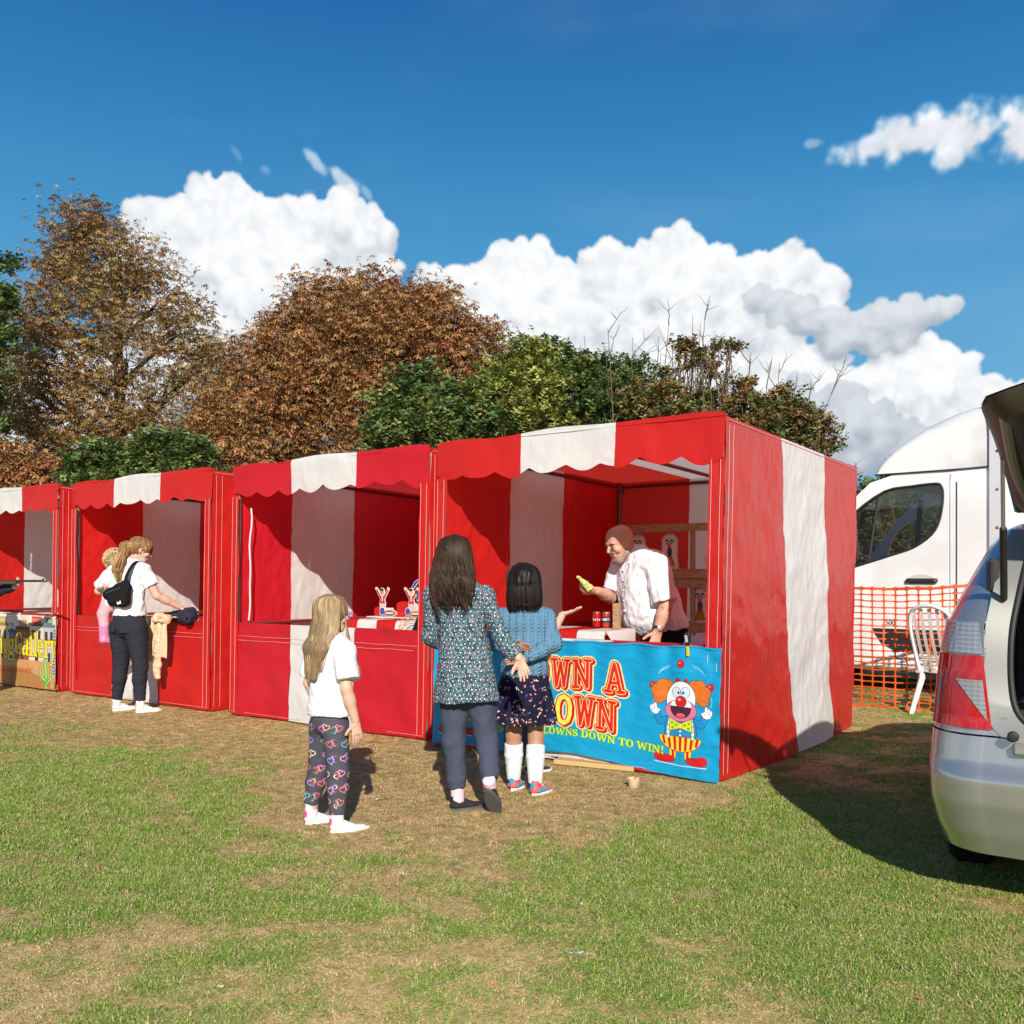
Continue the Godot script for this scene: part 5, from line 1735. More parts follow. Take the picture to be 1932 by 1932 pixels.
# stall keeper leaning over the counter
func stall_keeper() -> void:
	var t := person("man with grey beard, white short-sleeved shirt, leaning over the counter", Vector3(1.226, -0.11, -7.85), 0.0)
	t.scale = Vector3.ONE * 1.09
	var side := Vector3(0.42, 0, 0.906).normalized()           # towards his left hand, which is nearer
	var fwd := Vector3(-0.906, 0, 0.42).normalized()
	var hc := Vector3(-0.315, 1.628, 0.06)
	var hb := Basis(Vector3(-0.42, 0, -0.906), Vector3.UP, -fwd) 
	hb = (Basis(side, deg_to_rad(20)) * Basis(Vector3.UP, deg_to_rad(4)) * hb).orthonormalized()
	var ls := Vector3(-0.075, 1.475, 0.22)
	var le := Vector3(-0.015, 1.165, 0.315)
	var lw := Vector3(-0.075, 0.985, 0.335)
	var rs := Vector3(-0.27, 1.455, -0.16)
	var rel := Vector3(-0.37, 1.215, -0.10)
	var rw := Vector3(-0.485, 1.268, 0.06)
	var g := Geo.new()
	var F := Field.new(Vector3(-0.6, 0.02, -0.35), Vector3(0.35, 1.62, 0.45), 0.014)
	torso(F, [[Vector3(0.02, 0.92, 0), 0.17, 0.13], [Vector3(-0.08, 1.15, 0.01), 0.17, 0.15], [Vector3(-0.15, 1.40, 0.02), 0.18, 0.12], [Vector3(-0.20, 1.52, 0.03), 0.09, 0.08]], side)
	add_arm(F, ls, le, lw, 0.058, 0.048, 0.034)
	add_arm(F, rs, rel, rw, 0.056, 0.047, 0.033)
	for s in [-1.0, 1.0]:
		add_leg(F, Vector3(0.02, 0.90, 0) + side * s * 0.1, Vector3(-0.05, 0.54, 0.03) + side * s * 0.12, Vector3(0.05, 0.19, 0) + side * s * 0.14, 0.09, 0.06, 0.04)
	F.into(g)
	add_hand(g, lw, Vector3(-0.28, -1, 0.10), Vector3(0.25, 0.1, 1), 0.19, 0.5, 1.0)
	add_hand(g, rw, Vector3(-0.85, 0.12, 0.30), Vector3(0.2, -0.75, 0.55), 0.185, 1.9, -1.0)
	add_head(g, hc, 0.265, hb, Vector3(-0.205, 1.47, 0.03), 0.075, 1.0)
	obj("body", g, M.skin_man, t)
	eyes(t, hc, 0.265, hb)
	# shaved head, short beard
	F = Field.new(hc - Vector3.ONE * 0.22, hc + Vector3.ONE * 0.19, 0.006)
	F.limb(hc + hb * Vector3(-0.07, -0.075, -0.015), hc + hb * Vector3(-0.035, -0.115, -0.062), V2(0.022, 0.028), V2(0.026, 0.028), hb.y, 0.02)
	F.limb(hc + hb * Vector3(0.07, -0.075, -0.015), hc + hb * Vector3(0.035, -0.115, -0.062), V2(0.022, 0.028), V2(0.026, 0.028), hb.y, 0.02)
	F.limb(hc + hb * Vector3(-0.02, -0.118, -0.072), hc + hb * Vector3(0.02, -0.118, -0.072), V2(0.030, 0.028), V2(0.030, 0.028), hb.y, 0.02)
	F.limb(hc + hb * Vector3(-0.03, -0.048, -0.098), hc + hb * Vector3(0.03, -0.048, -0.098), V2(0.011, 0.012), V2(0.011, 0.012), hb.y, 0.01)
	F.rough(41, 0.004, Vector3(60, 60, 60))
	var hg := F.geo()
	hg.c.fill(Color(0.28, 0.21, 0.175))
	obj("beard", hg, M.hair, t)
	for e in [-1.0, 1.0]:
		var bg := Geo.new()
		bg.col = Color(0.10, 0.06, 0.045)
		bg.tube(PackedVector3Array([hc + hb * Vector3(e * 0.014, 0.016, -0.106), hc + hb * Vector3(e * 0.035, 0.024, -0.106), hc + hb * Vector3(e * 0.058, 0.017, -0.094)]), PackedFloat32Array([0.006, 0.007, 0.004]), 6)
		obj("eyebrow", bg, M.hair, t)
	# shirt
	F = Field.new(Vector3(-0.62, 0.90, -0.4), Vector3(0.35, 1.66, 0.48), 0.0115)
	torso(F, [[Vector3(0.03, 1.0, 0), 0.215, 0.165], [Vector3(-0.075, 1.12, 0.015), 0.23, 0.215], [Vector3(-0.12, 1.28, 0.02), 0.225, 0.19], [Vector3(-0.155, 1.42, 0.025), 0.215, 0.145], [Vector3(-0.205, 1.53, 0.03), 0.10, 0.09]], side, 0.05)
	F.limb(Vector3(-0.16, 1.51, 0.10), ls, V2(0.075, 0.075), V2(0.09, 0.085), Vector3.FORWARD, 0.06)
	F.limb(Vector3(-0.22, 1.50, -0.04), rs, V2(0.075, 0.075), V2(0.085, 0.085), Vector3.FORWARD, 0.06)
	F.limb(ls + Vector3(0, 0.01, 0), ls.lerp(le, 0.93), V2(0.088, 0.088), V2(0.098, 0.088), Vector3.RIGHT, 0.03, true)
	F.limb(rs + Vector3(0, 0.01, 0), rs.lerp(rel, 0.85), V2(0.084, 0.084), V2(0.088, 0.088), Vector3.RIGHT, 0.03, true)
	F.clip(Vector3(0.2, -1, 0).normalized(), Vector3(0.2, -1, 0).normalized().dot(Vector3(0.0, 0.965, 0)))
	F.rough(43, 0.020, Vector3(6, 4.5, 6))
	F.rough(44, 0.007, Vector3(18, 11, 18))
	obj("shirt", F.geo(), M.shirt, t)
	# collar, buttons, shoulder tab
	for s in [-1.0, 1.0]:
		var cg := Geo.new()
		var c0 := Vector3(-0.215, 1.545, 0.03)
		var q: Vector3 = c0 + side * s * 0.085
		cg.quad(q + Vector3(0.05, 0.03, 0), q + fwd * 0.07 + Vector3(0, 0.0, 0), q + fwd * 0.10 + side * s * 0.0 - Vector3.UP * 0.075, q + side * s * 0.03 - Vector3.UP * 0.035)
		obj("collar", cg, M.shirt, t)
	for k in 5:
		var bt := Geo.new()
		bt.lathe(Transform3D(Basis(Quaternion(Vector3.UP, fwd)), Vector3(-0.285 + 0.002 * k, 1.42 - 0.075 * k, 0.09 + 0.004 * k)), PackedVector2Array([V2(0.007, 0.0), V2(0.007, 0.02), V2(0, 0.021)]), 8)
		obj("button", bt, M.shoe_white, t)
	boxed("shoulder_tab", Vector3(-0.135, 1.565, 0.15), Vector3(0.045, 0.010, 0.13), M.shirt, t, 0.004, Basis(Vector3.UP, 0.35) * Basis(Vector3.RIGHT, 0.42))
	# trousers and belt
	F = Field.new(Vector3(-0.3, 0.04, -0.35), Vector3(0.35, 1.08, 0.35), 0.014)
	torso(F, [[Vector3(0.035, 0.88, 0), 0.20, 0.155], [Vector3(0.015, 1.0, 0), 0.205, 0.165]], side)
	for s in [-1.0, 1.0]:
		F.limb(Vector3(0.02, 0.88, 0) + side * s * 0.095, Vector3(-0.05, 0.54, 0.03) + side * s * 0.12, V2(0.115, 0.12), V2(0.09, 0.09), side, 0.02)
		F.limb(Vector3(-0.05, 0.54, 0.03) + side * s * 0.12, Vector3(0.05, 0.17, 0) + side * s * 0.14, V2(0.09, 0.09), V2(0.075, 0.075), side, 0.02)
	F.rough(45, 0.012, Vector3(8, 7, 8))
	obj("trousers", F.geo(), M.black_cloth, t)
	for s in [-1.0, 1.0]:
		shoe(t, Vector3(0.09, 0.101, 0) + side * s * 0.14, fwd, Vector3.UP, 0.29, M.shoe_black, M.shoe_dark_sole, M.shoe_black, null)
	# wrist watch
	var wt := Geo.new()
	var ax := (lw - le).normalized()
	wt.lathe(Transform3D(Basis(Quaternion(Vector3.UP, ax)), lw.lerp(le, 0.10)), PackedVector2Array([V2(0.036, -0.011), V2(0.041, -0.010), V2(0.041, 0.010), V2(0.036, 0.011)]), 20)
	var watch := obj("watch_strap", wt, mat(lin(0.03, 0.022, 0.018), 0.6), t)
	wt = Geo.new()
	var wn := (Vector3(0.15, 0.1, 1) - ax * ax.dot(Vector3(0.15, 0.1, 1))).normalized()
	wt.lathe(Transform3D(Basis(Quaternion(Vector3.UP, wn)), lw.lerp(le, 0.10) + wn * 0.036), PackedVector2Array([V2(0.022, 0), V2(0.022, 0.009), V2(0.018, 0.012), V2(0, 0.012)]), 20)
	obj("watch_face", wt, mat(lin(0.65, 0.62, 0.55), 0.25, 0.8), watch)
	# tattoos: inked bands lying on the forearms
	var ink := mat(lin(0.045, 0.04, 0.045), 0.6)
	for q in [[le, lw, 0.18, 0.048, 0.3, Vector3(0.1, 0, 1)], [le, lw, 0.30, 0.046, -0.2, Vector3(0.1, 0, 1)], [le, lw, 0.42, 0.044, 0.1, Vector3(0.1, 0, 1)], [rel, rw, 0.35, 0.0455, 0.6, Vector3(0.5, 0.1, 1)], [rel, rw, 0.5, 0.0435, -0.5, Vector3(0.5, 0.1, 1)]]:
		var a0: Vector3 = q[0]
		var b0: Vector3 = q[1]
		var axis := (b0 - a0).normalized()
		var nrm: Vector3 = q[5]
		nrm = (nrm - axis * axis.dot(nrm)).normalized()
		var tg := Geo.new()
		var pts := PackedVector3Array()
		for k in 13:
			var a := -0.9 + 1.8 * k / 12.0
			pts.push_back(a0.lerp(b0, q[2]) + axis * (0.014 * sin(a * 5.0 + q[4] * 4.0) + 0.012 * a * q[4]) + nrm.rotated(axis, a) * (q[3] - 0.0005))
		tg.tube(pts, PackedFloat32Array([0.0035]), 5)
		obj("tattoo", tg, ink, t)
	# what he holds out: a small yellow wrapped packet
	var pg := Geo.new()
	var P := Field.new(Vector3(-0.75, 1.2, 0.0), Vector3(-0.45, 1.45, 0.25), 0.006)
	P.limb(Vector3(-0.635, 1.372, 0.13), Vector3(-0.545, 1.285, 0.115), V2(0.012, 0.018), V2(0.030, 0.016), Vector3(0.6, 0.6, 0.1), 0.01)
	P.rough(46, 0.006, Vector3(40, 40, 40))
	P.into(pg)
	var ym := mat(Color.WHITE, 0.35)
	ym.albedo_texture = noise_tex(71, 0.05, 128, 2, FastNoiseLite.TYPE_SIMPLEX_SMOOTH, ramp2(lin(0.26, 0.34, 0.05), lin(0.62, 0.62, 0.22), 0.35, 0.5))
	ym.uv1_triplanar = true
	ym.uv1_scale = Vector3.ONE * 6.0
	var pkt := thing("wrapped_sweet", "yellow wrapped packet held out in the stall keeper's hand", "packet", Vector3(1.226, -0.11, -7.85))
	pkt.scale = Vector3.ONE * 1.09
	obj("wrapper", pg, ym, pkt)

func woman_and_toddler() -> void:
	var at := Vector3(-3.917, 0, -9.78)
	var t := person("woman with fair ponytail, white T-shirt and black jeans, carrying a toddler", at, deg_to_rad(-24.0))
	var hc := Vector3(0.09, 1.655, -0.05)
	var hb := Basis(Vector3.UP, deg_to_rad(-42)) * Basis(Vector3.RIGHT, deg_to_rad(-16))
	var re := Vector3(0.285, 1.19, -0.08)
	var rw := Vector3(0.40, 1.06, -0.30)
	var le := Vector3(-0.40, 1.235, 0.03)
	var lw := Vector3(-0.22, 1.30, -0.22)
	var g := Geo.new()
	var F := Field.new(Vector3(-0.52, 0.02, -0.5), Vector3(0.55, 1.62, 0.3), 0.015)
	torso(F, [[Vector3(0, 0.95, 0), 0.16, 0.11], [Vector3(0, 1.15, 0), 0.13, 0.10], [Vector3(0, 1.40, -0.01), 0.16, 0.095], [Vector3(0.03, 1.53, -0.01), 0.06, 0.06]])
	add_arm(F, Vector3(0.185, 1.46, 0), re, rw, 0.052, 0.042, 0.028)
	add_arm(F, Vector3(-0.185, 1.46, 0), le, lw, 0.052, 0.042, 0.028)
	add_leg(F, Vector3(0.10, 0.88, 0), Vector3(0.14, 0.47, 0.0), Vector3(0.16, 0.09, 0.02), 0.09, 0.05, 0.037)
	add_leg(F, Vector3(-0.10, 0.88, 0), Vector3(-0.13, 0.47, 0.0), Vector3(-0.16, 0.09, 0.02), 0.09, 0.05, 0.037)
	F.into(g)
	add_hand(g, rw, Vector3(0.55, -0.45, -0.7), Vector3(0.3, 0.9, 0.2), 0.175, 0.6, -1.0)
	add_hand(g, lw, Vector3(0.9, 0.1, -0.3), Vector3(0.2, 0.2, -1), 0.175, 0.6, -1.0)
	add_head(g, hc, 0.245, hb, Vector3(0.03, 1.50, -0.01), 0.055)
	obj("body", g, M.skin_fair, t)
	eyes(t, hc, 0.245, hb)
	F = Field.new(Vector3(-0.5, 0.9, -0.3), Vector3(0.4, 1.62, 0.3), 0.0125)
	torso(F, [[Vector3(0, 1.08, 0), 0.165, 0.13], [Vector3(0, 1.2, 0), 0.155, 0.122], [Vector3(0, 1.40, -0.01), 0.175, 0.112], [Vector3(0.02, 1.52, -0.01), 0.09, 0.07]])
	F.limb(Vector3(0, 0.985, 0), Vector3(0, 1.12, 0), V2(0.182, 0.148), V2(0.162, 0.13), Vector3.RIGHT, 0.02, true)
	F.limb(Vector3(0.10, 1.49, 0), Vector3(0.185, 1.455, 0), V2(0.065, 0.065), V2(0.07, 0.07), Vector3.FORWARD, 0.05)
	F.limb(Vector3(-0.10, 1.49, 0), Vector3(-0.185, 1.455, 0), V2(0.065, 0.065), V2(0.07, 0.07), Vector3.FORWARD, 0.05)
	F.limb(Vector3(0.185, 1.46, 0), Vector3(0.185, 1.46, 0).lerp(re, 0.62), V2(0.072, 0.072), V2(0.074, 0.074), Vector3.FORWARD, 0.03, true)
	F.limb(Vector3(-0.185, 1.46, 0), Vector3(-0.185, 1.46, 0).lerp(le, 0.62), V2(0.072, 0.072), V2(0.074, 0.074), Vector3.FORWARD, 0.03, true)
	F.rough(53, 0.018, Vector3(6, 5, 6))
	F.rough(54, 0.006, Vector3(18, 14, 18))
	obj("tee_shirt", F.geo(), M.tee, t)
	F = Field.new(Vector3(-0.32, 0.06, -0.25), Vector3(0.32, 1.06, 0.28), 0.0125)
	torso(F, [[Vector3(0, 0.88, 0.015), 0.185, 0.145], [Vector3(0, 1.0, 0.0), 0.165, 0.125]])
	for s in [[0.10, 0.14, 0.16], [-0.10, -0.13, -0.16]]:
		F.limb(Vector3(s[0], 0.86, 0.02), Vector3(s[1], 0.47, -0.005), V2(0.115, 0.125), V2(0.075, 0.078), Vector3.RIGHT, 0.02)
		F.limb(Vector3(s[1], 0.48, 0), Vector3(s[1], 0.34, 0.01), V2(0.075, 0.078), V2(0.07, 0.075), Vector3.RIGHT, 0.02)
		F.limb(Vector3(s[1], 0.36, 0.01), Vector3(s[2], 0.12, 0.02), V2(0.07, 0.075), V2(0.05, 0.052), Vector3.RIGHT, 0.02, true)
	F.rough(55, 0.007, Vector3(8, 26, 8))
	obj("jeans", F.geo(), M.denim, t)
	for s in [-1.0, 1.0]:
		boxed("back_pocket", Vector3(s * 0.085, 0.87, 0.148), Vector3(0.10, 0.11, 0.010), M.denim, t, 0.004, Basis(Vector3.UP, s * 0.30) * Basis(Vector3.RIGHT, -0.15))
	shoe(t, Vector3(0.145, 0, 0.058), Vector3(0.42, 0, -0.9), Vector3.UP, 0.26, M.shoe_white, M.shoe_white, M.shoe_rose, M.sock_white, 0.14)
	shoe(t, Vector3(-0.173, 0, 0.058), Vector3(0.30, 0, -0.95), Vector3.UP, 0.26, M.shoe_white, M.shoe_white, M.shoe_rose, M.sock_white, 0.14)
	# hair pulled back into a ponytail
	F = Field.new(hc - Vector3(0.25, 0.42, 0.25), hc + Vector3(0.22, 0.2, 0.3), 0.011)
	F.limb(hc + hb * Vector3(0, 0.03, 0.04), hc + hb * Vector3(0, 0.04, -0.025), V2(0.094, 0.10), V2(0.086, 0.095), hb.x, 0.01)
	F.ball(hc + hb * Vector3(0, 0.0, 0.135), Vector3(0.045, 0.045, 0.045), Basis(), 0.03)
	F.limb(hc + hb * Vector3(0, 0.0, 0.15), hc + Vector3(-0.13, -0.20, 0.17), V2(0.05, 0.05), V2(0.055, 0.05), Vector3.RIGHT, 0.03)
	F.limb(hc + Vector3(-0.13, -0.20, 0.17), hc + Vector3(-0.12, -0.30, 0.155), V2(0.055, 0.05), V2(0.02, 0.02), Vector3.RIGHT, 0.03)
	F.rough(58, 0.016, Vector3(26, 7, 26), 2)
	var hg := F.geo()
	hg.c.fill(Color(0.23, 0.125, 0.05))
	obj("hair", hg, M.hair, t)
	var r := RandomNumberGenerator.new()
	r.seed = 14
	var paths: Array = []
	for k in 170:
		var a := r.randf() * TAU
		var rr := r.randf_range(0.6, 1.0)
		var q := Vector3(cos(a), 0, sin(a)) * 0.05 * rr
		paths.append(curve([hc + hb * Vector3(cos(a) * 0.09, 0.05 + 0.06 * sin(a), 0.02), hc + hb * Vector3(cos(a) * 0.07, 0.02 + 0.05 * sin(a), 0.11), hc + hb * Vector3(cos(a) * 0.03, 0.02 * sin(a), 0.15), hc + Vector3(-0.09, -0.09, 0.17) + q, hc + Vector3(-0.13, -0.19, 0.17) + q * 1.25, hc + Vector3(-0.12, r.randf_range(-0.33, -0.26), 0.16) + q * 0.6], 3))
	locks(t, "hair_strands", paths, 0.0055, [Color(0.17, 0.085, 0.032), Color(0.40, 0.235, 0.10), Color(0.50, 0.32, 0.15)], 26)
	var gl := Geo.new()
	for s in [-1.0, 1.0]:
		var ring := PackedVector3Array()
		for k in 13: ring.push_back(hc + hb * (Vector3(s * 0.034 + 0.024 * cos(TAU * k / 12.0), 0.0 + 0.019 * sin(TAU * k / 12.0), -0.112)))
		gl.tube(ring, PackedFloat32Array([0.003]), 5)
		gl.bar(hc + hb * Vector3(s * 0.058, 0.004, -0.112), hc + hb * Vector3(s * 0.084, 0.002, -0.01), 0.003, 5)
	obj("spectacles", gl, M.black, t)
	# sling bag across the back, its strap over the right shoulder
	var bag := thing("sling_bag", "black sling bag worn across the back of the woman with the toddler", "bag", at, deg_to_rad(-24.0))
	F = Field.new(Vector3(-0.3, 0.95, 0.0), Vector3(0.35, 1.45, 0.32), 0.011)
	F.limb(Vector3(-0.135, 1.20, 0.165), Vector3(0.115, 1.27, 0.165), V2(0.05, 0.05), V2(0.085, 0.055), Vector3.UP, 0.02)
	F.limb(Vector3(-0.05, 1.15, 0.17), Vector3(0.10, 1.16, 0.17), V2(0.07, 0.055), V2(0.085, 0.058), Vector3.UP, 0.03)
	F.rough(60, 0.010, Vector3(14, 14, 14))
	obj("pouch", F.geo(), M.black_cloth, bag)
	var st := Geo.new()
	var pp := curve([Vector3(0.11, 1.30, 0.175), Vector3(0.125, 1.42, 0.145), Vector3(0.13, 1.52, 0.07), Vector3(0.135, 1.545, 0.0), Vector3(0.12, 1.5, -0.08)], 5)
	var sheetp := PackedVector3Array()
	for q in pp:
		sheetp.push_back(q + Vector3(-0.024, 0, 0.004))
		sheetp.push_back(q + Vector3(0.024, 0, 0.004))
	st.sheet(sheetp, 2, pp.size())
	obj("strap", st, M.black_cloth, bag)
	wire("strap", curve([Vector3(-0.15, 1.20, 0.17), Vector3(-0.185, 1.17, 0.08), Vector3(-0.18, 1.2, -0.05)], 5), 0.014, M.black_cloth, bag)
	boxed("zip", Vector3(0.0, 1.245, 0.222), Vector3(0.20, 0.008, 0.006), M.steel, bag, 0.002, Basis(Vector3.BACK, 0.26))
	boxed("maker_tag", Vector3(0.085, 1.125, 0.225), Vector3(0.05, 0.032, 0.005), M.shoe_white, bag, 0.001, Basis(Vector3.BACK, 0.2))
	# toddler on her left hip, back to the visitors
	var b := person("toddler with fair curls, spotted white top and pink boots, carried on a hip", at, deg_to_rad(-24.0))
	var bc := Vector3(-0.245, 1.56, -0.03)
	var bb := Basis(Vector3.UP, deg_to_rad(-70)) * Basis(Vector3.RIGHT, -0.1)
	g = Geo.new()
	F = Field.new(Vector3(-0.5, 0.72, -0.3), Vector3(0.05, 1.5, 0.25), 0.013)
	torso(F, [[Vector3(-0.26, 1.14, -0.02), 0.085, 0.08], [Vector3(-0.26, 1.32, -0.02), 0.085, 0.075], [Vector3(-0.25, 1.43, -0.03), 0.045, 0.045]])
	add_arm(F, Vector3(-0.32, 1.40, 0.0), Vector3(-0.33, 1.30, 0.09), Vector3(-0.22, 1.30, 0.13), 0.035, 0.03, 0.022)
	add_arm(F, Vector3(-0.19, 1.40, -0.02), Vector3(-0.12, 1.40, -0.10), Vector3(-0.04, 1.44, -0.12), 0.035, 0.03, 0.022)
	add_leg(F, Vector3(-0.29, 1.13, 0.0), Vector3(-0.30, 1.0, 0.06), Vector3(-0.275, 0.85, 0.07), 0.055, 0.045, 0.035)
	add_leg(F, Vector3(-0.21, 1.13, -0.06), Vector3(-0.16, 1.05, -0.17), Vector3(-0.16, 0.9, -0.19), 0.055, 0.045, 0.035)
	F.into(g)
	add_hand(g, Vector3(-0.22, 1.30, 0.13), Vector3(0.9, -0.1, 0.15), Vector3(0, 0.3, 1), 0.085, 0.7, 1.0)
	add_head(g, bc, 0.19, bb, Vector3(-0.25, 1.42, -0.03), 0.04)
	obj("body", g, M.skin_fair, b)
	F = Field.new(Vector3(-0.45, 1.02, -0.25), Vector3(0.0, 1.5, 0.22), 0.011)
	torso(F, [[Vector3(-0.26, 1.12, -0.02), 0.105, 0.10], [Vector3(-0.26, 1.32, -0.02), 0.10, 0.09], [Vector3(-0.25, 1.43, -0.03), 0.06, 0.055]])
	F.limb(Vector3(-0.32, 1.40, 0.0), Vector3(-0.335, 1.30, 0.085), V2(0.05, 0.05), V2(0.045, 0.045), Vector3.RIGHT, 0.02)
	F.limb(Vector3(-0.335, 1.30, 0.085), Vector3(-0.25, 1.30, 0.125), V2(0.045, 0.045), V2(0.035, 0.035), Vector3.UP, 0.02)
	F.limb(Vector3(-0.19, 1.40, -0.02), Vector3(-0.12, 1.40, -0.10), V2(0.05, 0.05), V2(0.04, 0.04), Vector3.UP, 0.02)
	F.rough(61, 0.010, Vector3(12, 12, 12))
	var im := Image.create_empty(128, 128, false, Image.FORMAT_RGB8)
	im.fill(lin(0.78, 0.77, 0.76))
	for q in 9: fill_poly(im, oval(V2(14 + (q % 3) * 42 + (q / 3) * 9, 16 + (q / 3) * 42), V2(5, 5), 0, 8), lin(0.12, 0.12, 0.16))
	obj("spotted_top", F.geo(), print_mat(im, 6.0), b)
	F = Field.new(Vector3(-0.42, 0.82, -0.28), Vector3(-0.05, 1.2, 0.2), 0.011)
	torso(F, [[Vector3(-0.26, 1.10, -0.02), 0.10, 0.095], [Vector3(-0.26, 1.16, -0.02), 0.10, 0.09]])
	F.limb(Vector3(-0.29, 1.12, 0.01), Vector3(-0.30, 1.0, 0.065), V2(0.07, 0.07), V2(0.058, 0.058), Vector3.RIGHT, 0.02)
	F.limb(Vector3(-0.30, 1.0, 0.065), Vector3(-0.275, 0.86, 0.07), V2(0.058, 0.058), V2(0.05, 0.05), Vector3.RIGHT, 0.02)
	F.limb(Vector3(-0.21, 1.12, -0.06), Vector3(-0.16, 1.05, -0.17), V2(0.07, 0.07), V2(0.055, 0.055), Vector3.RIGHT, 0.02)
	obj("leggings", F.geo(), M.pink_cloth, b)
	for s in [Vector3(-0.275, 0.85, 0.07), Vector3(-0.16, 0.88, -0.19)]:
		F = Field.new(s - Vector3(0.12, 0.22, 0.2), s + Vector3(0.12, 0.12, 0.12), 0.010)
		F.limb(s + Vector3(0, 0.03, 0), s + Vector3(0, -0.13, 0), V2(0.058, 0.06), V2(0.046, 0.05), Vector3.RIGHT, 0.02, true)
		F.limb(s + Vector3(0.0, -0.125, 0.01), s + Vector3(0.05, -0.14, -0.07), V2(0.046, 0.036), V2(0.042, 0.03), Vector3.RIGHT, 0.03)
		F.clip(Vector3.DOWN, -(s.y - 0.165))
		obj("boot", F.geo(), M.pink_boot, b)
	paths = []
	r.seed = 15
	for k in 150:
		var d := rays(r)
		if d.y < -0.5: d.y = -d.y * 0.5
		d = d.normalized()
		if (bb.inverse() * d).z < -0.55 and d.y < 0.4: continue
		var c0: Vector3 = bc + Vector3(0, 0.012, 0) + d * 0.098
		var x := d.cross(Vector3.UP).normalized()
		var y := x.cross(d)
		var pts := PackedVector3Array()
		var ph := r.randf() * TAU
		for q in 9:
			var a := ph + q * 0.75
			pts.push_back(c0 + d * (0.004 + 0.012 * sin(q * 0.6)) + (x * cos(a) + y * sin(a)) * 0.017 - Vector3.UP * q * 0.002)
		paths.append(pts)
	F = Field.new(bc - Vector3.ONE * 0.17, bc + Vector3.ONE * 0.17, 0.011)
	F.limb(bc + bb * Vector3(0, 0.022, 0.03), bc + bb * Vector3(0, 0.026, -0.012), V2(0.080, 0.084), V2(0.074, 0.082), bb.x, 0.01)
	F.limb(bc + bb * Vector3(0, -0.01, 0.04), bc + bb * Vector3(0, -0.06, 0.05), V2(0.078, 0.05), V2(0.065, 0.035), bb.x, 0.01)
	F.rough(62, 0.012, Vector3(26, 26, 26))
	hg = F.geo()
	hg.c.fill(Color(0.42, 0.29, 0.15))
	obj("hair", hg, M.hair, b)
	locks(b, "curls", paths, 0.0055, [Color(0.42, 0.28, 0.14), Color(0.66, 0.50, 0.30)], 27)

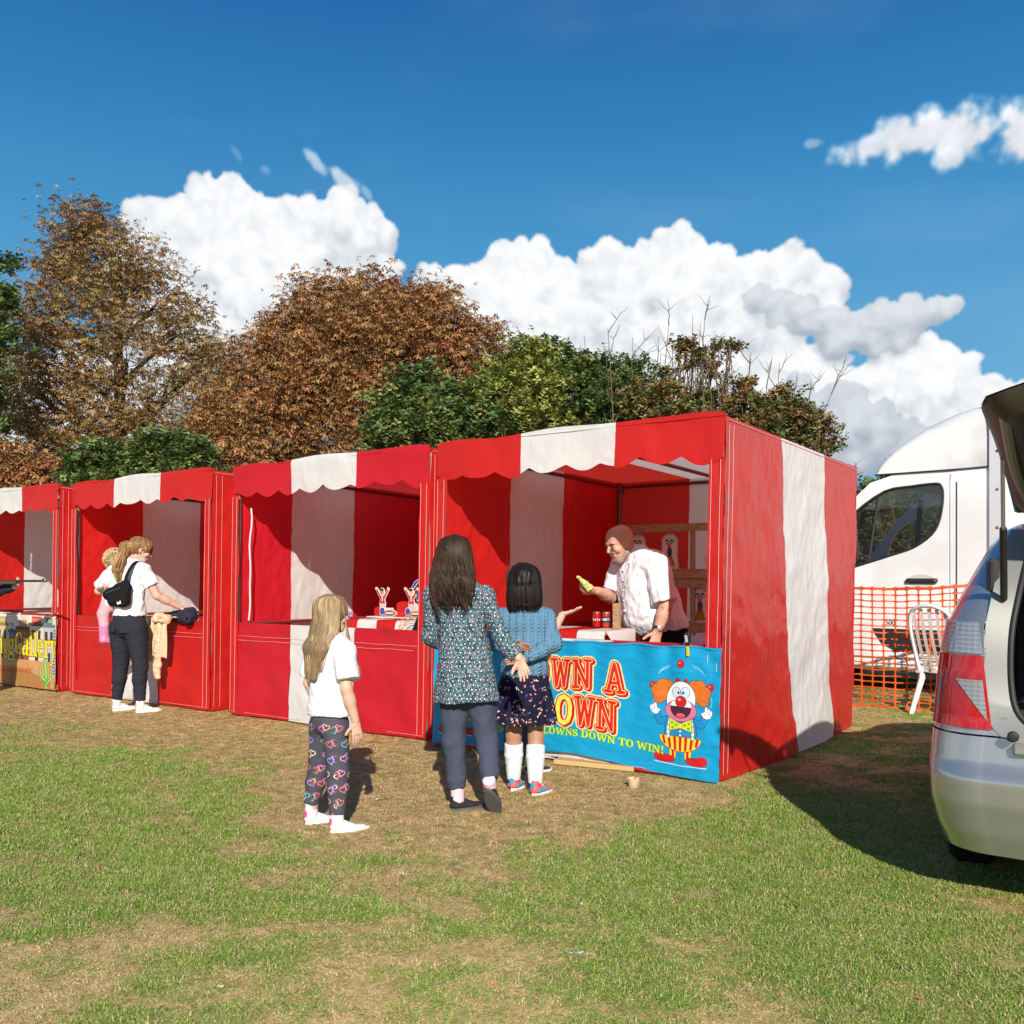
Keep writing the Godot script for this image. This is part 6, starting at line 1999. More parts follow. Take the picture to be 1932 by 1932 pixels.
# someone aiming a long gun into the western stall; only hands, gun and a toe reach into the picture
func shooter() -> void:
	var at := Vector3(-6.19, 0, -10.55)
	var t := person("person in dark sleeves aiming a long gun into the western stall", at, deg_to_rad(-88.0))
	var hc := Vector3(0.02, 1.60, -0.04)
	var hb := Basis.IDENTITY
	var lw := Vector3(-0.10, 1.27, -0.62)
	var g := Geo.new()
	var F := Field.new(Vector3(-0.4, 0.02, -0.75), Vector3(0.4, 1.55, 0.3), 0.017)
	torso(F, [[Vector3(0, 0.92, 0), 0.16, 0.12], [Vector3(0, 1.15, 0), 0.15, 0.11], [Vector3(0, 1.40, 0), 0.18, 0.11], [Vector3(0, 1.5, 0), 0.07, 0.07]])
	add_arm(F, Vector3(-0.19, 1.42, -0.05), Vector3(-0.20, 1.20, -0.34), lw, 0.055, 0.045, 0.03)
	add_arm(F, Vector3(0.19, 1.42, -0.02), Vector3(0.26, 1.22, -0.12), Vector3(0.06, 1.27, -0.24), 0.055, 0.045, 0.03)
	for s in [-1.0, 1.0]: add_leg(F, Vector3(s * 0.1, 0.88, 0), Vector3(s * 0.12, 0.48, -0.04), Vector3(s * 0.14, 0.09, 0), 0.09, 0.06, 0.04)
	F.into(g)
	add_hand(g, lw, Vector3(0.35, 0.35, -0.9), Vector3(-0.8, -0.5, 0.1), 0.18, 1.6, 1.0)
	add_hand(g, Vector3(0.06, 1.27, -0.24), Vector3(-0.4, 0.1, -0.9), Vector3(0.9, 0, -0.3), 0.18, 1.6, -1.0)
	add_head(g, hc, 0.24, hb, Vector3(0.0, 1.45, 0.0), 0.06)
	obj("body", g, M.skin_fair, t)
	F = Field.new(Vector3(-0.42, 0.85, -0.7), Vector3(0.42, 1.56, 0.3), 0.015)
	torso(F, [[Vector3(0, 0.92, 0), 0.19, 0.15], [Vector3(0, 1.15, 0), 0.18, 0.14], [Vector3(0, 1.40, 0), 0.20, 0.13], [Vector3(0, 1.49, 0), 0.10, 0.08]])
	F.limb(Vector3(-0.19, 1.42, -0.05), Vector3(-0.20, 1.20, -0.34), V2(0.075, 0.075), V2(0.065, 0.065), Vector3.UP, 0.03)
	F.limb(Vector3(-0.20, 1.20, -0.34), lw.lerp(Vector3(-0.20, 1.20, -0.34), 0.14), V2(0.065, 0.065), V2(0.052, 0.052), Vector3.UP, 0.02)
	F.limb(Vector3(0.19, 1.42, -0.02), Vector3(0.26, 1.22, -0.12), V2(0.075, 0.075), V2(0.065, 0.065), Vector3.UP, 0.03)
	F.limb(Vector3(0.26, 1.22, -0.12), Vector3(0.08, 1.265, -0.23), V2(0.065, 0.065), V2(0.05, 0.05), Vector3.UP, 0.02)
	F.rough(64, 0.014, Vector3(8, 8, 8))
	obj("jacket", F.geo(), M.navy_cloth, t)
	F = Field.new(Vector3(-0.3, 0.06, -0.25), Vector3(0.3, 1.0, 0.25), 0.017)
	torso(F, [[Vector3(0, 0.88, 0), 0.18, 0.14], [Vector3(0, 0.96, 0), 0.17, 0.13]])
	for s in [-1.0, 1.0]: F.limb(Vector3(s * 0.1, 0.86, 0), Vector3(s * 0.14, 0.10, 0), V2(0.11, 0.12), V2(0.07, 0.07), Vector3.RIGHT, 0.02, true)
	obj("trousers", F.geo(), M.jogger, t)
	for s in [-1.0, 1.0]: shoe(t, Vector3(s * 0.14, 0, 0.09), Vector3(s * 0.1, 0, -1), Vector3.UP, 0.28, M.shoe_black, M.shoe_white, M.shoe_black, null)
	F = Field.new(hc - Vector3.ONE * 0.18, hc + Vector3.ONE * 0.18, 0.013)
	F.limb(hc + Vector3(0, 0.03, 0.035), hc + Vector3(0, 0.035, -0.02), V2(0.092, 0.098), V2(0.085, 0.094), Vector3.RIGHT, 0.01)
	var hg := F.geo()
	hg.c.fill(Color(0.03, 0.02, 0.015))
	obj("hair", hg, M.hair, t)
	var gun := thing("air_rifle", "long dark fairground gun pointed into the western stall", "gun", at, deg_to_rad(-88.0))
	rod("barrel", Vector3(0.0, 1.335, -0.45), Vector3(0.0, 1.335, -1.02), 0.013, M.black, gun, 10)
	rod("muzzle", Vector3(0.0, 1.335, -1.0), Vector3(0.0, 1.335, -1.03), 0.016, M.steel, gun, 10)
	boxed("fore_end", Vector3(0.0, 1.315, -0.55), Vector3(0.04, 0.035, 0.30), mat(lin(0.09, 0.04, 0.02), 0.4), gun, 0.01)
	boxed("receiver", Vector3(0.0, 1.325, -0.32), Vector3(0.036, 0.055, 0.24), M.black, gun, 0.006)
	boxed("front_sight", Vector3(0.0, 1.354, -0.99), Vector3(0.005, 0.016, 0.02), M.black, gun, 0.001)
	boxed("butt", Vector3(0.03, 1.30, -0.06), Vector3(0.04, 0.10, 0.32), mat(lin(0.09, 0.04, 0.02), 0.4), gun, 0.012, Basis(Vector3.RIGHT, 0.12))

# ================= white box van =================
func keyhole(outer: PackedVector2Array, hole: PackedVector2Array) -> PackedVector2Array:
	# outline with one opening, joined by a hair-thin cut
	var o := outer.duplicate()
	var h := hole.duplicate()
	if Geometry2D.is_polygon_clockwise(o): o.reverse()
	if not Geometry2D.is_polygon_clockwise(h): h.reverse()
	var bi := 0
	var bj := 0
	var best := 1e9
	for i in o.size():
		for j in h.size():
			var d := o[i].distance_squared_to(h[j])
			if d < best:
				best = d
				bi = i
				bj = j
	var p := PackedVector2Array()
	for i in o.size(): p.push_back(o[(bi + i) % o.size()])
	var n := (h[bj] - o[bi]).orthogonal().normalized() * 0.0006
	p.push_back(o[bi] + n)
	for j in h.size(): p.push_back(h[(bj + j) % h.size()] + (n if j == 0 else Vector2.ZERO))
	p.push_back(h[bj] - n * 0.5)
	return p

func smooth_poly(pts: PackedVector2Array, steps := 4) -> PackedVector2Array:
	var out := PackedVector2Array()
	var m := pts.size()
	for k in m:
		for s in steps:
			out.push_back(pts[k].cubic_interpolate(pts[(k + 1) % m], pts[(k + m - 1) % m], pts[(k + 2) % m], float(s) / steps))
	return out

func build_van() -> void:
	var t := thing("box_van", "white box van with a rounded cab fairing, parked beyond the stalls", "van", Vector3(4.94, 0, -10.8), deg_to_rad(-42.5))
	var dust := ramp2(lin(0.70, 0.70, 0.69), lin(0.80, 0.80, 0.80), 0.2, 0.6)
	var wm := mat(Color.WHITE, 0.32, 0, 0.5)
	wm.albedo_texture = noise_tex(81, 0.006, 256, 4, FastNoiseLite.TYPE_SIMPLEX_SMOOTH, dust)
	wm.uv1_triplanar = true
	wm.uv1_scale = Vector3.ONE * 0.5
	wm.clearcoat_enabled = true
	wm.clearcoat = 0.4
	wm.clearcoat_roughness = 0.15
	var grey := mat(lin(0.56, 0.55, 0.53), 0.55)
	var trim := mat(lin(0.02, 0.02, 0.022), 0.55)
	var glass := mat(Color(0.10, 0.16, 0.17, 0.22), 0.03)
	glass.transparency = BaseMaterial3D.TRANSPARENCY_ALPHA
	var inside := mat(lin(0.03, 0.03, 0.034), 0.8)
	var win := smooth_poly(PackedVector2Array([V2(-0.16, 2.445), V2(-0.42, 2.43), V2(-0.72, 2.39), V2(-1.06, 2.17), V2(-1.34, 1.90), V2(-1.44, 1.48), V2(-1.38, 1.42), V2(-1.08, 1.50), V2(-0.62, 1.64), V2(-0.38, 1.72), V2(-0.18, 1.865), V2(-0.09, 2.04), V2(-0.055, 2.30), V2(-0.08, 2.42)]), 3)
	var door_out := PackedVector2Array([V2(0.0, 0.42), V2(0.0, 2.46), V2(-0.05, 2.53), V2(-0.55, 2.52), V2(-0.85, 2.44), V2(-1.22, 2.15), V2(-1.52, 1.80), V2(-1.62, 1.40), V2(-1.62, 0.95), V2(-1.45, 0.55), V2(-1.40, 0.42)])
	var flat := Transform3D.IDENTITY
	# cab shell: two pierced sides, roof, screen, low body
	var side_out := PackedVector2Array([V2(0.44, 0.34), V2(0.44, 2.60), V2(-0.55, 2.60), V2(-0.90, 2.50), V2(-1.30, 2.15), V2(-1.78, 1.50), V2(-1.80, 1.30), V2(-1.80, 0.34)])
	var big := PackedVector2Array()
	for q in win: big.push_back((q - V2(-0.75, 1.95)) * 1.03 + V2(-0.75, 1.95))
	for z in [[-0.05, -0.014], [-1.96, -1.92]]:
		var g := Geo.new()
		g.prism(flat, keyhole(side_out, big), z[0], z[1])
		obj("cab_side", g, wm, t)
	var g := Geo.new()
	g.prism(flat, keyhole(door_out, win), -0.014, 0.004)
	var door := obj("door", g, wm, t)
	g = Geo.new()
	g.prism(flat, win, -0.030, -0.026)
	obj("door_window", g, glass, door)
	g = Geo.new()
	g.prism(flat, win, -1.945, -1.940)
	obj("far_window", g, glass, t)
	var rim := PackedVector3Array()
	for q in win: rim.push_back(Vector3(q.x, q.y, 0.002))
	rim.push_back(rim[0])
	wire("window_seal", rim, 0.016, trim, door, 5)
	rod("window_divider", Vector3(-0.80, 2.36, -0.02), Vector3(-0.92, 1.55, -0.02), 0.018, trim, door)
	g = Geo.new()
	g.prism(flat, PackedVector2Array([V2(0.022, 0.42), V2(0.40, 0.42), V2(0.40, 2.55), V2(0.03, 2.55), V2(0.022, 2.46)]), -0.014, 0.003)
	obj("pillar_panel", g, wm, t)
	rod("pillar_groove", Vector3(0.09, 0.5, 0.004), Vector3(0.09, 2.45, 0.004), 0.007, trim, t, 5)
	g = Geo.new()
	g.quad(Vector3(-0.55, 2.60, -1.96), Vector3(0.44, 2.60, -1.96), Vector3(0.44, 2.60, -0.014), Vector3(-0.55, 2.60, -0.014))
	g.quad(Vector3(-0.90, 2.50, -1.96), Vector3(-0.55, 2.60, -1.96), Vector3(-0.55, 2.60, -0.014), Vector3(-0.90, 2.50, -0.014))
	obj("cab_roof", g, wm, t)
	g = Geo.new()
	g.quad(Vector3(-1.78, 1.50, -1.94), Vector3(-0.92, 2.49, -1.94), Vector3(-0.92, 2.49, -0.04), Vector3(-1.78, 1.50, -0.04))
	obj("windscreen", g, glass, t)
	g = Geo.new()
	g.prism(flat, PackedVector2Array([V2(-1.80, 0.34), V2(-1.80, 1.46), V2(-2.15, 1.34), V2(-2.42, 1.05), V2(-2.50, 0.70), V2(-2.46, 0.34)]), -1.94, -0.03)
	obj("bonnet", g, wm, t)
	boxed("cab_floor", Vector3(-0.7, 0.42, -0.98), Vector3(2.2, 0.2, 1.85), inside, t)
	boxed("dashboard", Vector3(-1.45, 1.28, -0.98), Vector3(0.5, 0.35, 1.8), inside, t, 0.08)
	for z in [-0.45, -1.05, -1.55]:
		var s := boxed("seat", Vector3(-0.30, 0.95, z), Vector3(0.55, 0.22, 0.48), inside, t, 0.06)
		boxed("seat_back", Vector3(-0.02, 1.38, z), Vector3(0.16, 0.75, 0.48), inside, s, 0.06, Basis(Vector3.BACK, -0.12))
		boxed("headrest", Vector3(0.04, 1.86, z), Vector3(0.11, 0.22, 0.28), inside, s, 0.04)
	var ring := PackedVector3Array()
	for k in 21: ring.push_back(Vector3(-1.12, 1.42, -0.5) + Basis(Vector3.BACK, 0.55) * Vector3(0.0, 0.20 * sin(TAU * k / 20.0), 0.20 * cos(TAU * k / 20.0)))
	wire("steering_wheel", ring, 0.016, trim, t)
	rod("far_pillar", Vector3(-0.98, 2.42, -1.93), Vector3(-1.05, 1.5, -1.93), 0.035, inside, t)
	# handle, moulding, lettering
	g = Geo.new()
	g.prism(flat, oval(V2(-0.30, 1.335), V2(0.16, 0.075)), 0.0, 0.0065)
	obj("handle_cup", g, grey, door)
	boxed("door_handle", Vector3(-0.285, 1.335, 0.03), Vector3(0.36, 0.055, 0.035), trim, door, 0.016)
	g = Geo.new()
	g.lathe(Transform3D(Basis(Vector3.RIGHT, PI / 2), Vector3(-0.135, 1.335, 0.046)), PackedVector2Array([V2(0.018, 0), V2(0.018, 0.005), V2(0, 0.006)]), 14)
	obj("lock", g, M.steel, door)
	g = Geo.new()
	g.prism(flat, PackedVector2Array([V2(-0.86, 0.77), V2(-0.74, 0.60), V2(-0.58, 0.52), V2(-0.02, 0.50), V2(-0.02, 0.77)]), 0.004, 0.024)
	obj("side_moulding", g, trim, door)
	g = Geo.new()
	g.prism(flat, PackedVector2Array([V2(0.03, 0.77), V2(0.03, 0.50), V2(0.40, 0.48), V2(0.40, 0.77)]), 0.003, 0.022)
	obj("side_moulding", g, trim, t)
	var tm := TextMesh.new()
	tm.text = "3500"
	tm.font = SystemFont.new()
	tm.font.font_names = PackedStringArray(["Droid Sans"])
	tm.font_size = 16
	tm.pixel_size = 0.0045
	tm.depth = 0.004
	var lt := obj("badge_lettering", tm, trim, door)
	lt.position = Vector3(-0.67, 0.84, 0.007)
	# fairing: a blown shell from cab roof to box front
	var prof := [V2(-0.86, 2.60), V2(-0.80, 2.74), V2(-0.66, 2.90), V2(-0.48, 3.03), V2(-0.24, 3.17), V2(0.06, 3.285), V2(0.43, 3.36)]
	var st: Array = []
	for q in prof: st.append(Vector3(q.x, q.y, 0))
	var line := curve(st, 5)
	var p := PackedVector3Array()
	var nz := 29
	for q in line:
		var hgt := maxf(q.y - 2.60, 0.002)
		for k in nz:
			var f := k / float(nz - 1)
			var a := PI * f
			var cz := cos(a)
			var sz := sin(a)
			var zz := signf(cz) * pow(absf(cz), 0.32) * 0.98
			var yy := pow(maxf(sz, 0.0), 0.36)
			p.push_back(Vector3(q.x + 0.10 * (1.0 - yy) * clampf((0.42 - q.x), 0, 1) , 2.60 + hgt * yy, -0.985 + zz))
	g = Geo.new()
	g.sheet(p, nz, line.size())
	obj("cab_fairing", g, grey_paint(), t)
	wire("fairing_seam", PackedVector3Array([Vector3(-0.84, 2.592, 0.0), Vector3(0.0, 2.588, 0.003), Vector3(0.42, 2.598, 0.003)]), 0.008, trim, t, 5)
	# box body with riveted corner strip
	g = Geo.new()
	g.box(Transform3D(Basis(), Vector3(2.55, 2.05, -1.085)), Vector3(4.22, 2.70, 2.2), 0.02)
	obj("box_body", g, wm, t)
	boxed("corner_strip", Vector3(0.52, 1.98, 0.020), Vector3(0.17, 2.54, 0.012), mat(lin(0.62, 0.63, 0.64), 0.5, 0.2), t, 0.003)
	for k in 7:
		g = Geo.new()
		g.lathe(Transform3D(Basis(Vector3.RIGHT, PI / 2), Vector3(0.52, 3.18 - 0.42 * k, 0.026)), PackedVector2Array([V2(0.017, 0), V2(0.015, 0.006), V2(0.006, 0.010), V2(0, 0.0105)]), 10)
		obj("rivet", g, M.steel if k % 3 != 1 else mat(lin(0.16, 0.04, 0.03), 0.8), t)
	boxed("chassis", Vector3(1.6, 0.50, -1.0), Vector3(6.0, 0.22, 1.5), trim, t)
	boxed("sill", Vector3(-0.6, 0.36, -0.06), Vector3(2.0, 0.14, 0.10), wm, t, 0.03)
	for x in [-1.95, 3.1]:
		for z in [-0.12, -1.85]:
			g = Geo.new()
			g.lathe(Transform3D(Basis(Vector3.RIGHT, PI / 2), Vector3(x, 0.36, z - 0.11)), PackedVector2Array([V2(0.2, 0), V2(0.34, 0.0), V2(0.36, 0.03), V2(0.36, 0.19), V2(0.34, 0.22), V2(0.2, 0.22), V2(0.19, 0.15), V2(0, 0.14)]), 28)
			obj("wheel", g, M.rubber, t)

func grey_paint() -> StandardMaterial3D:
	var m := mat(Color.WHITE, 0.5, 0, 0.45)
	m.albedo_texture = noise_tex(82, 0.006, 256, 5, FastNoiseLite.TYPE_SIMPLEX_SMOOTH, ramp2(lin(0.52, 0.51, 0.50), lin(0.74, 0.74, 0.73), 0.15, 0.55))
	m.uv1_triplanar = true
	m.uv1_scale = Vector3.ONE * 0.45
	return m

# ================= silver car with its tailgate up =================
func look_up(tab: Array, y: float) -> float:
	for k in tab.size() - 1:
		if y <= tab[k + 1][0]: return lerpf(tab[k][1], tab[k + 1][1], clampf((y - tab[k][0]) / (tab[k + 1][0] - tab[k][0]), 0.0, 1.0))
	return tab[tab.size() - 1][1]

var car_w := [[0.25, 0.845], [0.34, 0.875], [0.45, 0.898], [0.60, 0.905], [0.76, 0.892], [0.95, 0.878], [1.07, 0.866], [1.20, 0.842], [1.30, 0.80], [1.40, 0.752], [1.52, 0.695], [1.60, 0.64], [1.645, 0.56], [1.665, 0.40]]
var car_r := [[0.25, 0.00], [0.34, 0.045], [0.46, 0.07], [0.57, 0.072], [0.62, 0.035], [0.74, 0.012], [0.80, 0.0], [1.0, -0.01], [1.20, -0.04], [1.40, -0.14], [1.55, -0.26], [1.62, -0.36], [1.665, -0.50]]
var car_f := [[0.25, -4.15], [0.5, -4.28], [0.8, -4.22], [0.95, -4.05], [1.05, -3.2], [1.30, -2.75], [1.50, -2.3], [1.60, -1.9], [1.665, -1.6]]

func car_pt(u: float, y: float, side: float, lift := 0.0) -> Vector3:   # u 0..1 rear, 1..2 corner, 2..3 flank, 3..4 nose
	var w := look_up(car_w, y) + lift
	var zr := look_up(car_r, y) + lift
	var zf := look_up(car_f, y) - lift
	var r := minf(0.22, w * 0.5)
	var bow := 0.05
	var x0 := w - r
	var zc := zr - bow - r
	if u <= 1.0:
		return Vector3(side * x0 * u, y, zr - bow * u * u)
	if u <= 2.0:
		var a := (u - 1.0) * PI / 2
		return Vector3(side * (x0 + r * sin(a)), y, zc + r * cos(a))
	if u <= 3.0:
		return Vector3(side * w, y, lerpf(zc, zf + 0.5, u - 2.0))
	var a := (u - 3.0) * PI / 2
	return Vector3(side * w * cos(a), y, zf + 0.5 - 0.5 * sin(a))

func car_patch(us: PackedFloat32Array, ys: PackedFloat32Array, side: float, lift: float, skip: Callable) -> Geo:
	var g := Geo.new()
	var nu := us.size()
	var p := PackedVector3Array()
	for y in ys:
		for u in us: p.push_back(car_pt(u, y, side, lift))
	var full := Geo.new()
	full.sheet(p, nu, ys.size(), false, PackedVector2Array(), side > 0)
	g.v = full.v
	g.n = full.n
	g.uv = full.uv
	g.c = full.c
	for k in range(0, full.ix.size(), 3):
		var m := (full.v[full.ix[k]] + full.v[full.ix[k + 1]] + full.v[full.ix[k + 2]]) / 3.0
		if not skip.call(m): g.ix.append_array(PackedInt32Array([full.ix[k], full.ix[k + 1], full.ix[k + 2]]))
	return g

func lamp_patch(side: float, y0: float, y1: float, lift: float, inset: float, u1: float, wedge: float) -> Geo:
	# rows that start exactly at the lamp's inner edge; a wedge widens upwards
	var p := PackedVector3Array()
	var n := 24
	for j in 25:
		var y := lerpf(y0, y1, j / 24.0)
		var edge := 0.705 - 0.05 * clampf((1.205 - y) / 0.44, 0.0, 1.0) + inset
		var ua := car_u(edge, y, lift)
		var ub := u1 if wedge == 0.0 else car_u(edge + wedge * (y - y0) / (y1 - y0) + 0.001, y, lift)
		for i in n + 1: p.push_back(car_pt(lerpf(ua, ub, float(i) / n), y, side, lift))
	var g := Geo.new()
	g.sheet(p, n + 1, 25, false, PackedVector2Array(), side > 0)
	return g

func car_u(x: float, y: float, lift: float) -> float:
	var lo := 0.5
	var hi := 2.0
	for k in 24:
		var m := (lo + hi) * 0.5
		if absf(car_pt(m, y, 1.0, lift).x) < x: lo = m
		else: hi = m
	return lo

func steps(a: float, b: float, n: int) -> PackedFloat32Array:
	var o := PackedFloat32Array()
	for k in n + 1: o.push_back(lerpf(a, b, float(k) / n))
	return o

func build_car() -> void:
	var t := thing("silver_car", "silver car with its tailgate raised, parked beside the stall", "car", Vector3(2.515, 0, -3.55), deg_to_rad(-29.9))
	var paint := mat(lin(0.46, 0.465, 0.45), 0.30, 0.75)
	paint.clearcoat_enabled = true
	paint.clearcoat = 1.0
	paint.clearcoat_roughness = 0.04
	var jamb := mat(lin(0.30, 0.30, 0.28), 0.45, 0.5)
	var trim := mat(lin(0.016, 0.016, 0.018), 0.6)
	var cloth := bumped(mat(lin(0.035, 0.036, 0.04), 0.95), M.weave, 0.3, Vector3(9, 9, 9), true)
	var redl := mat(lin(0.40, 0.004, 0.004), 0.08, 0.0)
	redl.clearcoat_enabled = true
	redl.clearcoat = 0.6
	redl.clearcoat_roughness = 0.02
	var clear := mat(lin(0.40, 0.41, 0.43), 0.16, 0.55)
	clear.clearcoat_enabled = true
	clear.clearcoat = 1.0
	var facets := Image.create_empty(128, 128, false, Image.FORMAT_L8)
	for y in 128:
		for x in 128:
			var hgt := absf(fmod(x, 16.0) - 8.0) / 8.0 * 0.5 + absf(fmod(y, 12.0) - 6.0) / 6.0 * 0.5
			facets.set_pixel(x, y, Color(hgt, hgt, hgt))
	bumped(clear, ImageTexture.create_from_image(facets), 0.3, Vector3(5, 5, 5), true)
	var glass := mat(Color(0.05, 0.07, 0.08, 0.35), 0.02)
	glass.transparency = BaseMaterial3D.TRANSPARENCY_ALPHA
	var open_at := func(m: Vector3) -> bool:
		# the hole the tailgate leaves
		var hx := 0.685 if m.y < 1.2 else lerpf(0.685, 0.56, (m.y - 1.2) / 0.42)
		var lo := 0.72 + 0.14 * pow(clampf((absf(m.x) - 0.35) / 0.32, 0.0, 1.0), 2.0)
		return m.z > -0.62 and absf(m.x) < hx and m.y > lo and m.y < 1.635
	var arch := func(m: Vector3) -> bool:
		for wz in [-0.86, -3.45]:
			if Vector2(m.z - wz, m.y - 0.32).length() < 0.36 and absf(m.x) > 0.7: return true
		return false
	var pane := func(m: Vector3) -> bool:
		return m.y > 1.02 and m.y < 1.52 and m.z < -0.42 - (m.y - 1.02) * 0.35 and m.z > -2.35 - (1.52 - m.y) * 0.9
	var hide := func(m: Vector3) -> bool: return open_at.call(m) or arch.call(m) or (absf(m.x) > 0.5 and pane.call(m))
	var ys_low := steps(0.25, 0.735, 30)
	var ys_up := steps(0.742, 1.665, 60)
	for side in [-1.0, 1.0]:
		var us := steps(0.0, 1.0, 40)
		us.append_array(steps(1.02, 2.0, 24))
		var us2 := us.duplicate()
		us.append_array(steps(2.0 + 0.012, 2.16, 10))
		us2.append_array(steps(2.004, 3.0, 110))
		us2.append_array(steps(3.1, 4.0, 10))
		obj("bumper", car_patch(us, ys_low, side, 0.003, arch), paint, t)
		obj("body_panel", car_patch(us2, ys_up, side, 0.0, hide), paint, t)
		obj("sill_panel", car_patch(steps(2.165, 4.0, 110), ys_low, side, 0.0, arch), paint, t)
		var ug := steps(2.0, 3.0, 100)
		obj("side_window", car_patch(ug, steps(1.0, 1.54, 30), side, -0.008, func(m: Vector3) -> bool: return not pane.call(m)), glass, t)
		# lamp cluster wrapping the corner: clear top, red below with a clear wedge
		var l := obj("tail_light", lamp_patch(side, 0.765, 1.066, 0.009, 0.0, 1.86, 0.0), redl, t)
		obj("reversing_lens", lamp_patch(side, 1.072, 1.205, 0.009, 0.0, 1.86, 0.0), clear, l)
		obj("wedge_lens", lamp_patch(side, 0.80, 0.965, 0.012, 0.012, 1.86, 0.105), clear, l)
	# roof skin
	var rp := PackedVector3Array()
	for j in 9:
		for i in 13:
			var x := lerpf(-0.42, 0.42, i / 12.0)
			rp.push_back(Vector3(x, 1.663 + 0.022 * (1.0 - pow(x / 0.42, 2.0)), lerpf(-0.47, -1.7, j / 8.0)))
	var g := Geo.new()
	g.sheet(rp, 13, 9, false, PackedVector2Array(), true)
	obj("roof", g, paint, t)
	# jamb, rubber seal and the loading space behind it
	for side in [-1.0, 1.0]:
		var pts: Array = []
		for q in [[0.28, 0.735, 0.0], [0.46, 0.765, -0.02], [0.555, 0.83, -0.05], [0.585, 0.95, -0.075], [0.585, 1.15, -0.10], [0.56, 1.32, -0.16], [0.53, 1.48, -0.28], [0.50, 1.60, -0.40]]:
			pts.append(Vector3(side * q[0], q[1], q[2]))
		var c := curve(pts, 5)
		wire("seal", c, 0.013, trim, t, 8)
		var sh := PackedVector3Array()
		var sh2 := PackedVector3Array()
		for q in c:
			var out := Vector3(side * 0.10, -0.05 if q.y < 0.85 else 0.0, 0.012)
			sh.push_back(q + out)
			sh.push_back(q + Vector3(side * 0.012, 0, 0.004))
			sh2.push_back(q + Vector3(side * 0.012, 0, 0))
			sh2.push_back(q + Vector3(side * 0.02, 0, -0.10))
		g = Geo.new()
		g.sheet(sh, 2, c.size())
		obj("door_jamb", g, jamb, t)
		g = Geo.new()
		g.sheet(sh2, 2, c.size())
		obj("inner_jamb", g, trim, t)
		boxed("side_trim", Vector3(side * 0.66, 1.05, -0.80), Vector3(0.05, 0.85, 1.25), cloth, t, 0.02)
		g = Geo.new()
		g.lathe(Transform3D(Basis(Vector3.RIGHT, PI / 2), Vector3(side * 0.575, 0.755, 0.03)), PackedVector2Array([V2(0.022, 0), V2(0.022, 0.012), V2(0.012, 0.014), V2(0, 0.014)]), 14)
		obj("stop_pad", g, trim, t)
	boxed("load_floor", Vector3(0, 0.66, -0.75), Vector3(1.36, 0.04, 1.45), cloth, t, 0.01)
	boxed("headlining", Vector3(0, 1.62, -1.2), Vector3(1.0, 0.02, 1.6), mat(lin(0.3, 0.3, 0.29), 0.9), t, 0.005)
	for x in [-0.45, 0.0, 0.45]:
		var s := boxed("rear_seat", Vector3(x, 1.02, -1.45), Vector3(0.42, 0.68, 0.16), cloth, t, 0.05, Basis(Vector3.RIGHT, 0.2))
		boxed("headrest", Vector3(x, 1.44, -1.52), Vector3(0.26, 0.16, 0.10), cloth, s, 0.03)
	boxed("underbody", Vector3(0, 0.34, -2.1), Vector3(1.45, 0.16, 3.9), trim, t, 0.02)
	boxed("plate_lip", Vector3(0, 0.70, -0.02), Vector3(1.16, 0.05, 0.10), jamb, t, 0.012)
	# raised tailgate: outer skin, lined inner face, rear screen
	var hinge := Vector3(0, 1.675, -0.38)
	var dirv := Vector3(0, 0.335, 1.09)
	var outer := PackedVector3Array()
	var inner := PackedVector3Array()
	var lining := PackedVector3Array()
	var un := Vector3(0, 1.09, -0.335).normalized()
	for j in 15:
		var f := j / 14.0
		for i in 21:
			var s := -1.0 + i / 10.0
			var hw := lerpf(0.585, 0.665, f) * (1.0 - 0.05 * pow(maxf(0.0, f - 0.85) / 0.15, 2.0))
			var bow := 0.09 * (1.0 - s * s) * f + 0.05 * sin(PI * f)
			var tip := 0.05 * (1.0 - s * s) * f
			var b := hinge + dirv * (f + tip) + Vector3(s * hw, 0, 0) + un * bow
			outer.push_back(b)
			var k := 0.028 + 0.055 * sin(PI * clampf((absf(s) - 0.55) / 0.9, 0.0, 1.0))
			inner.push_back(b * Vector3(0.985, 1, 1) - un * (k if absf(s) < 0.99 and f > 0.01 and f < 0.99 else 0.004))
	g = Geo.new()
	g.sheet(outer, 21, 15, false, PackedVector2Array(), true)
	var gate := obj("tailgate", g, paint, t)
	g = Geo.new()
	g.sheet(inner, 21, 15)
	obj("tailgate_lining", g, mat(lin(0.055, 0.048, 0.040), 0.5), gate)
	for side in [-1.0, 1.0]:
		var c := curve([hinge + dirv * 0.08 + Vector3(side * 0.50, -0.05, 0), hinge + dirv * 0.45 + Vector3(side * 0.56, -0.035, 0), hinge + dirv * 0.92 + Vector3(side * 0.58, -0.03, 0)], 6)
		wire("inner_rib", c, 0.018, jamb, gate, 7)
		var up := hinge + dirv * 0.62 + Vector3(side * 0.60, -0.045, 0)
		var low := Vector3(side * 0.615, 1.30, -0.13)
		rod("gas_strut", up, low.lerp(up, 0.5), 0.008, M.galv, t)
		rod("strut_body", low, low.lerp(up, 0.53), 0.014, trim, t)
		g = Geo.new()
		g.lathe(Transform3D(Basis(Quaternion(Vector3.UP, -un)), hinge + dirv * 0.95 + Vector3(side * 0.47, -0.01, 0)), PackedVector2Array([V2(0.03, 0), V2(0.028, 0.035), V2(0.018, 0.045), V2(0, 0.045)]), 14)
		obj("rubber_buffer", g, trim, gate)
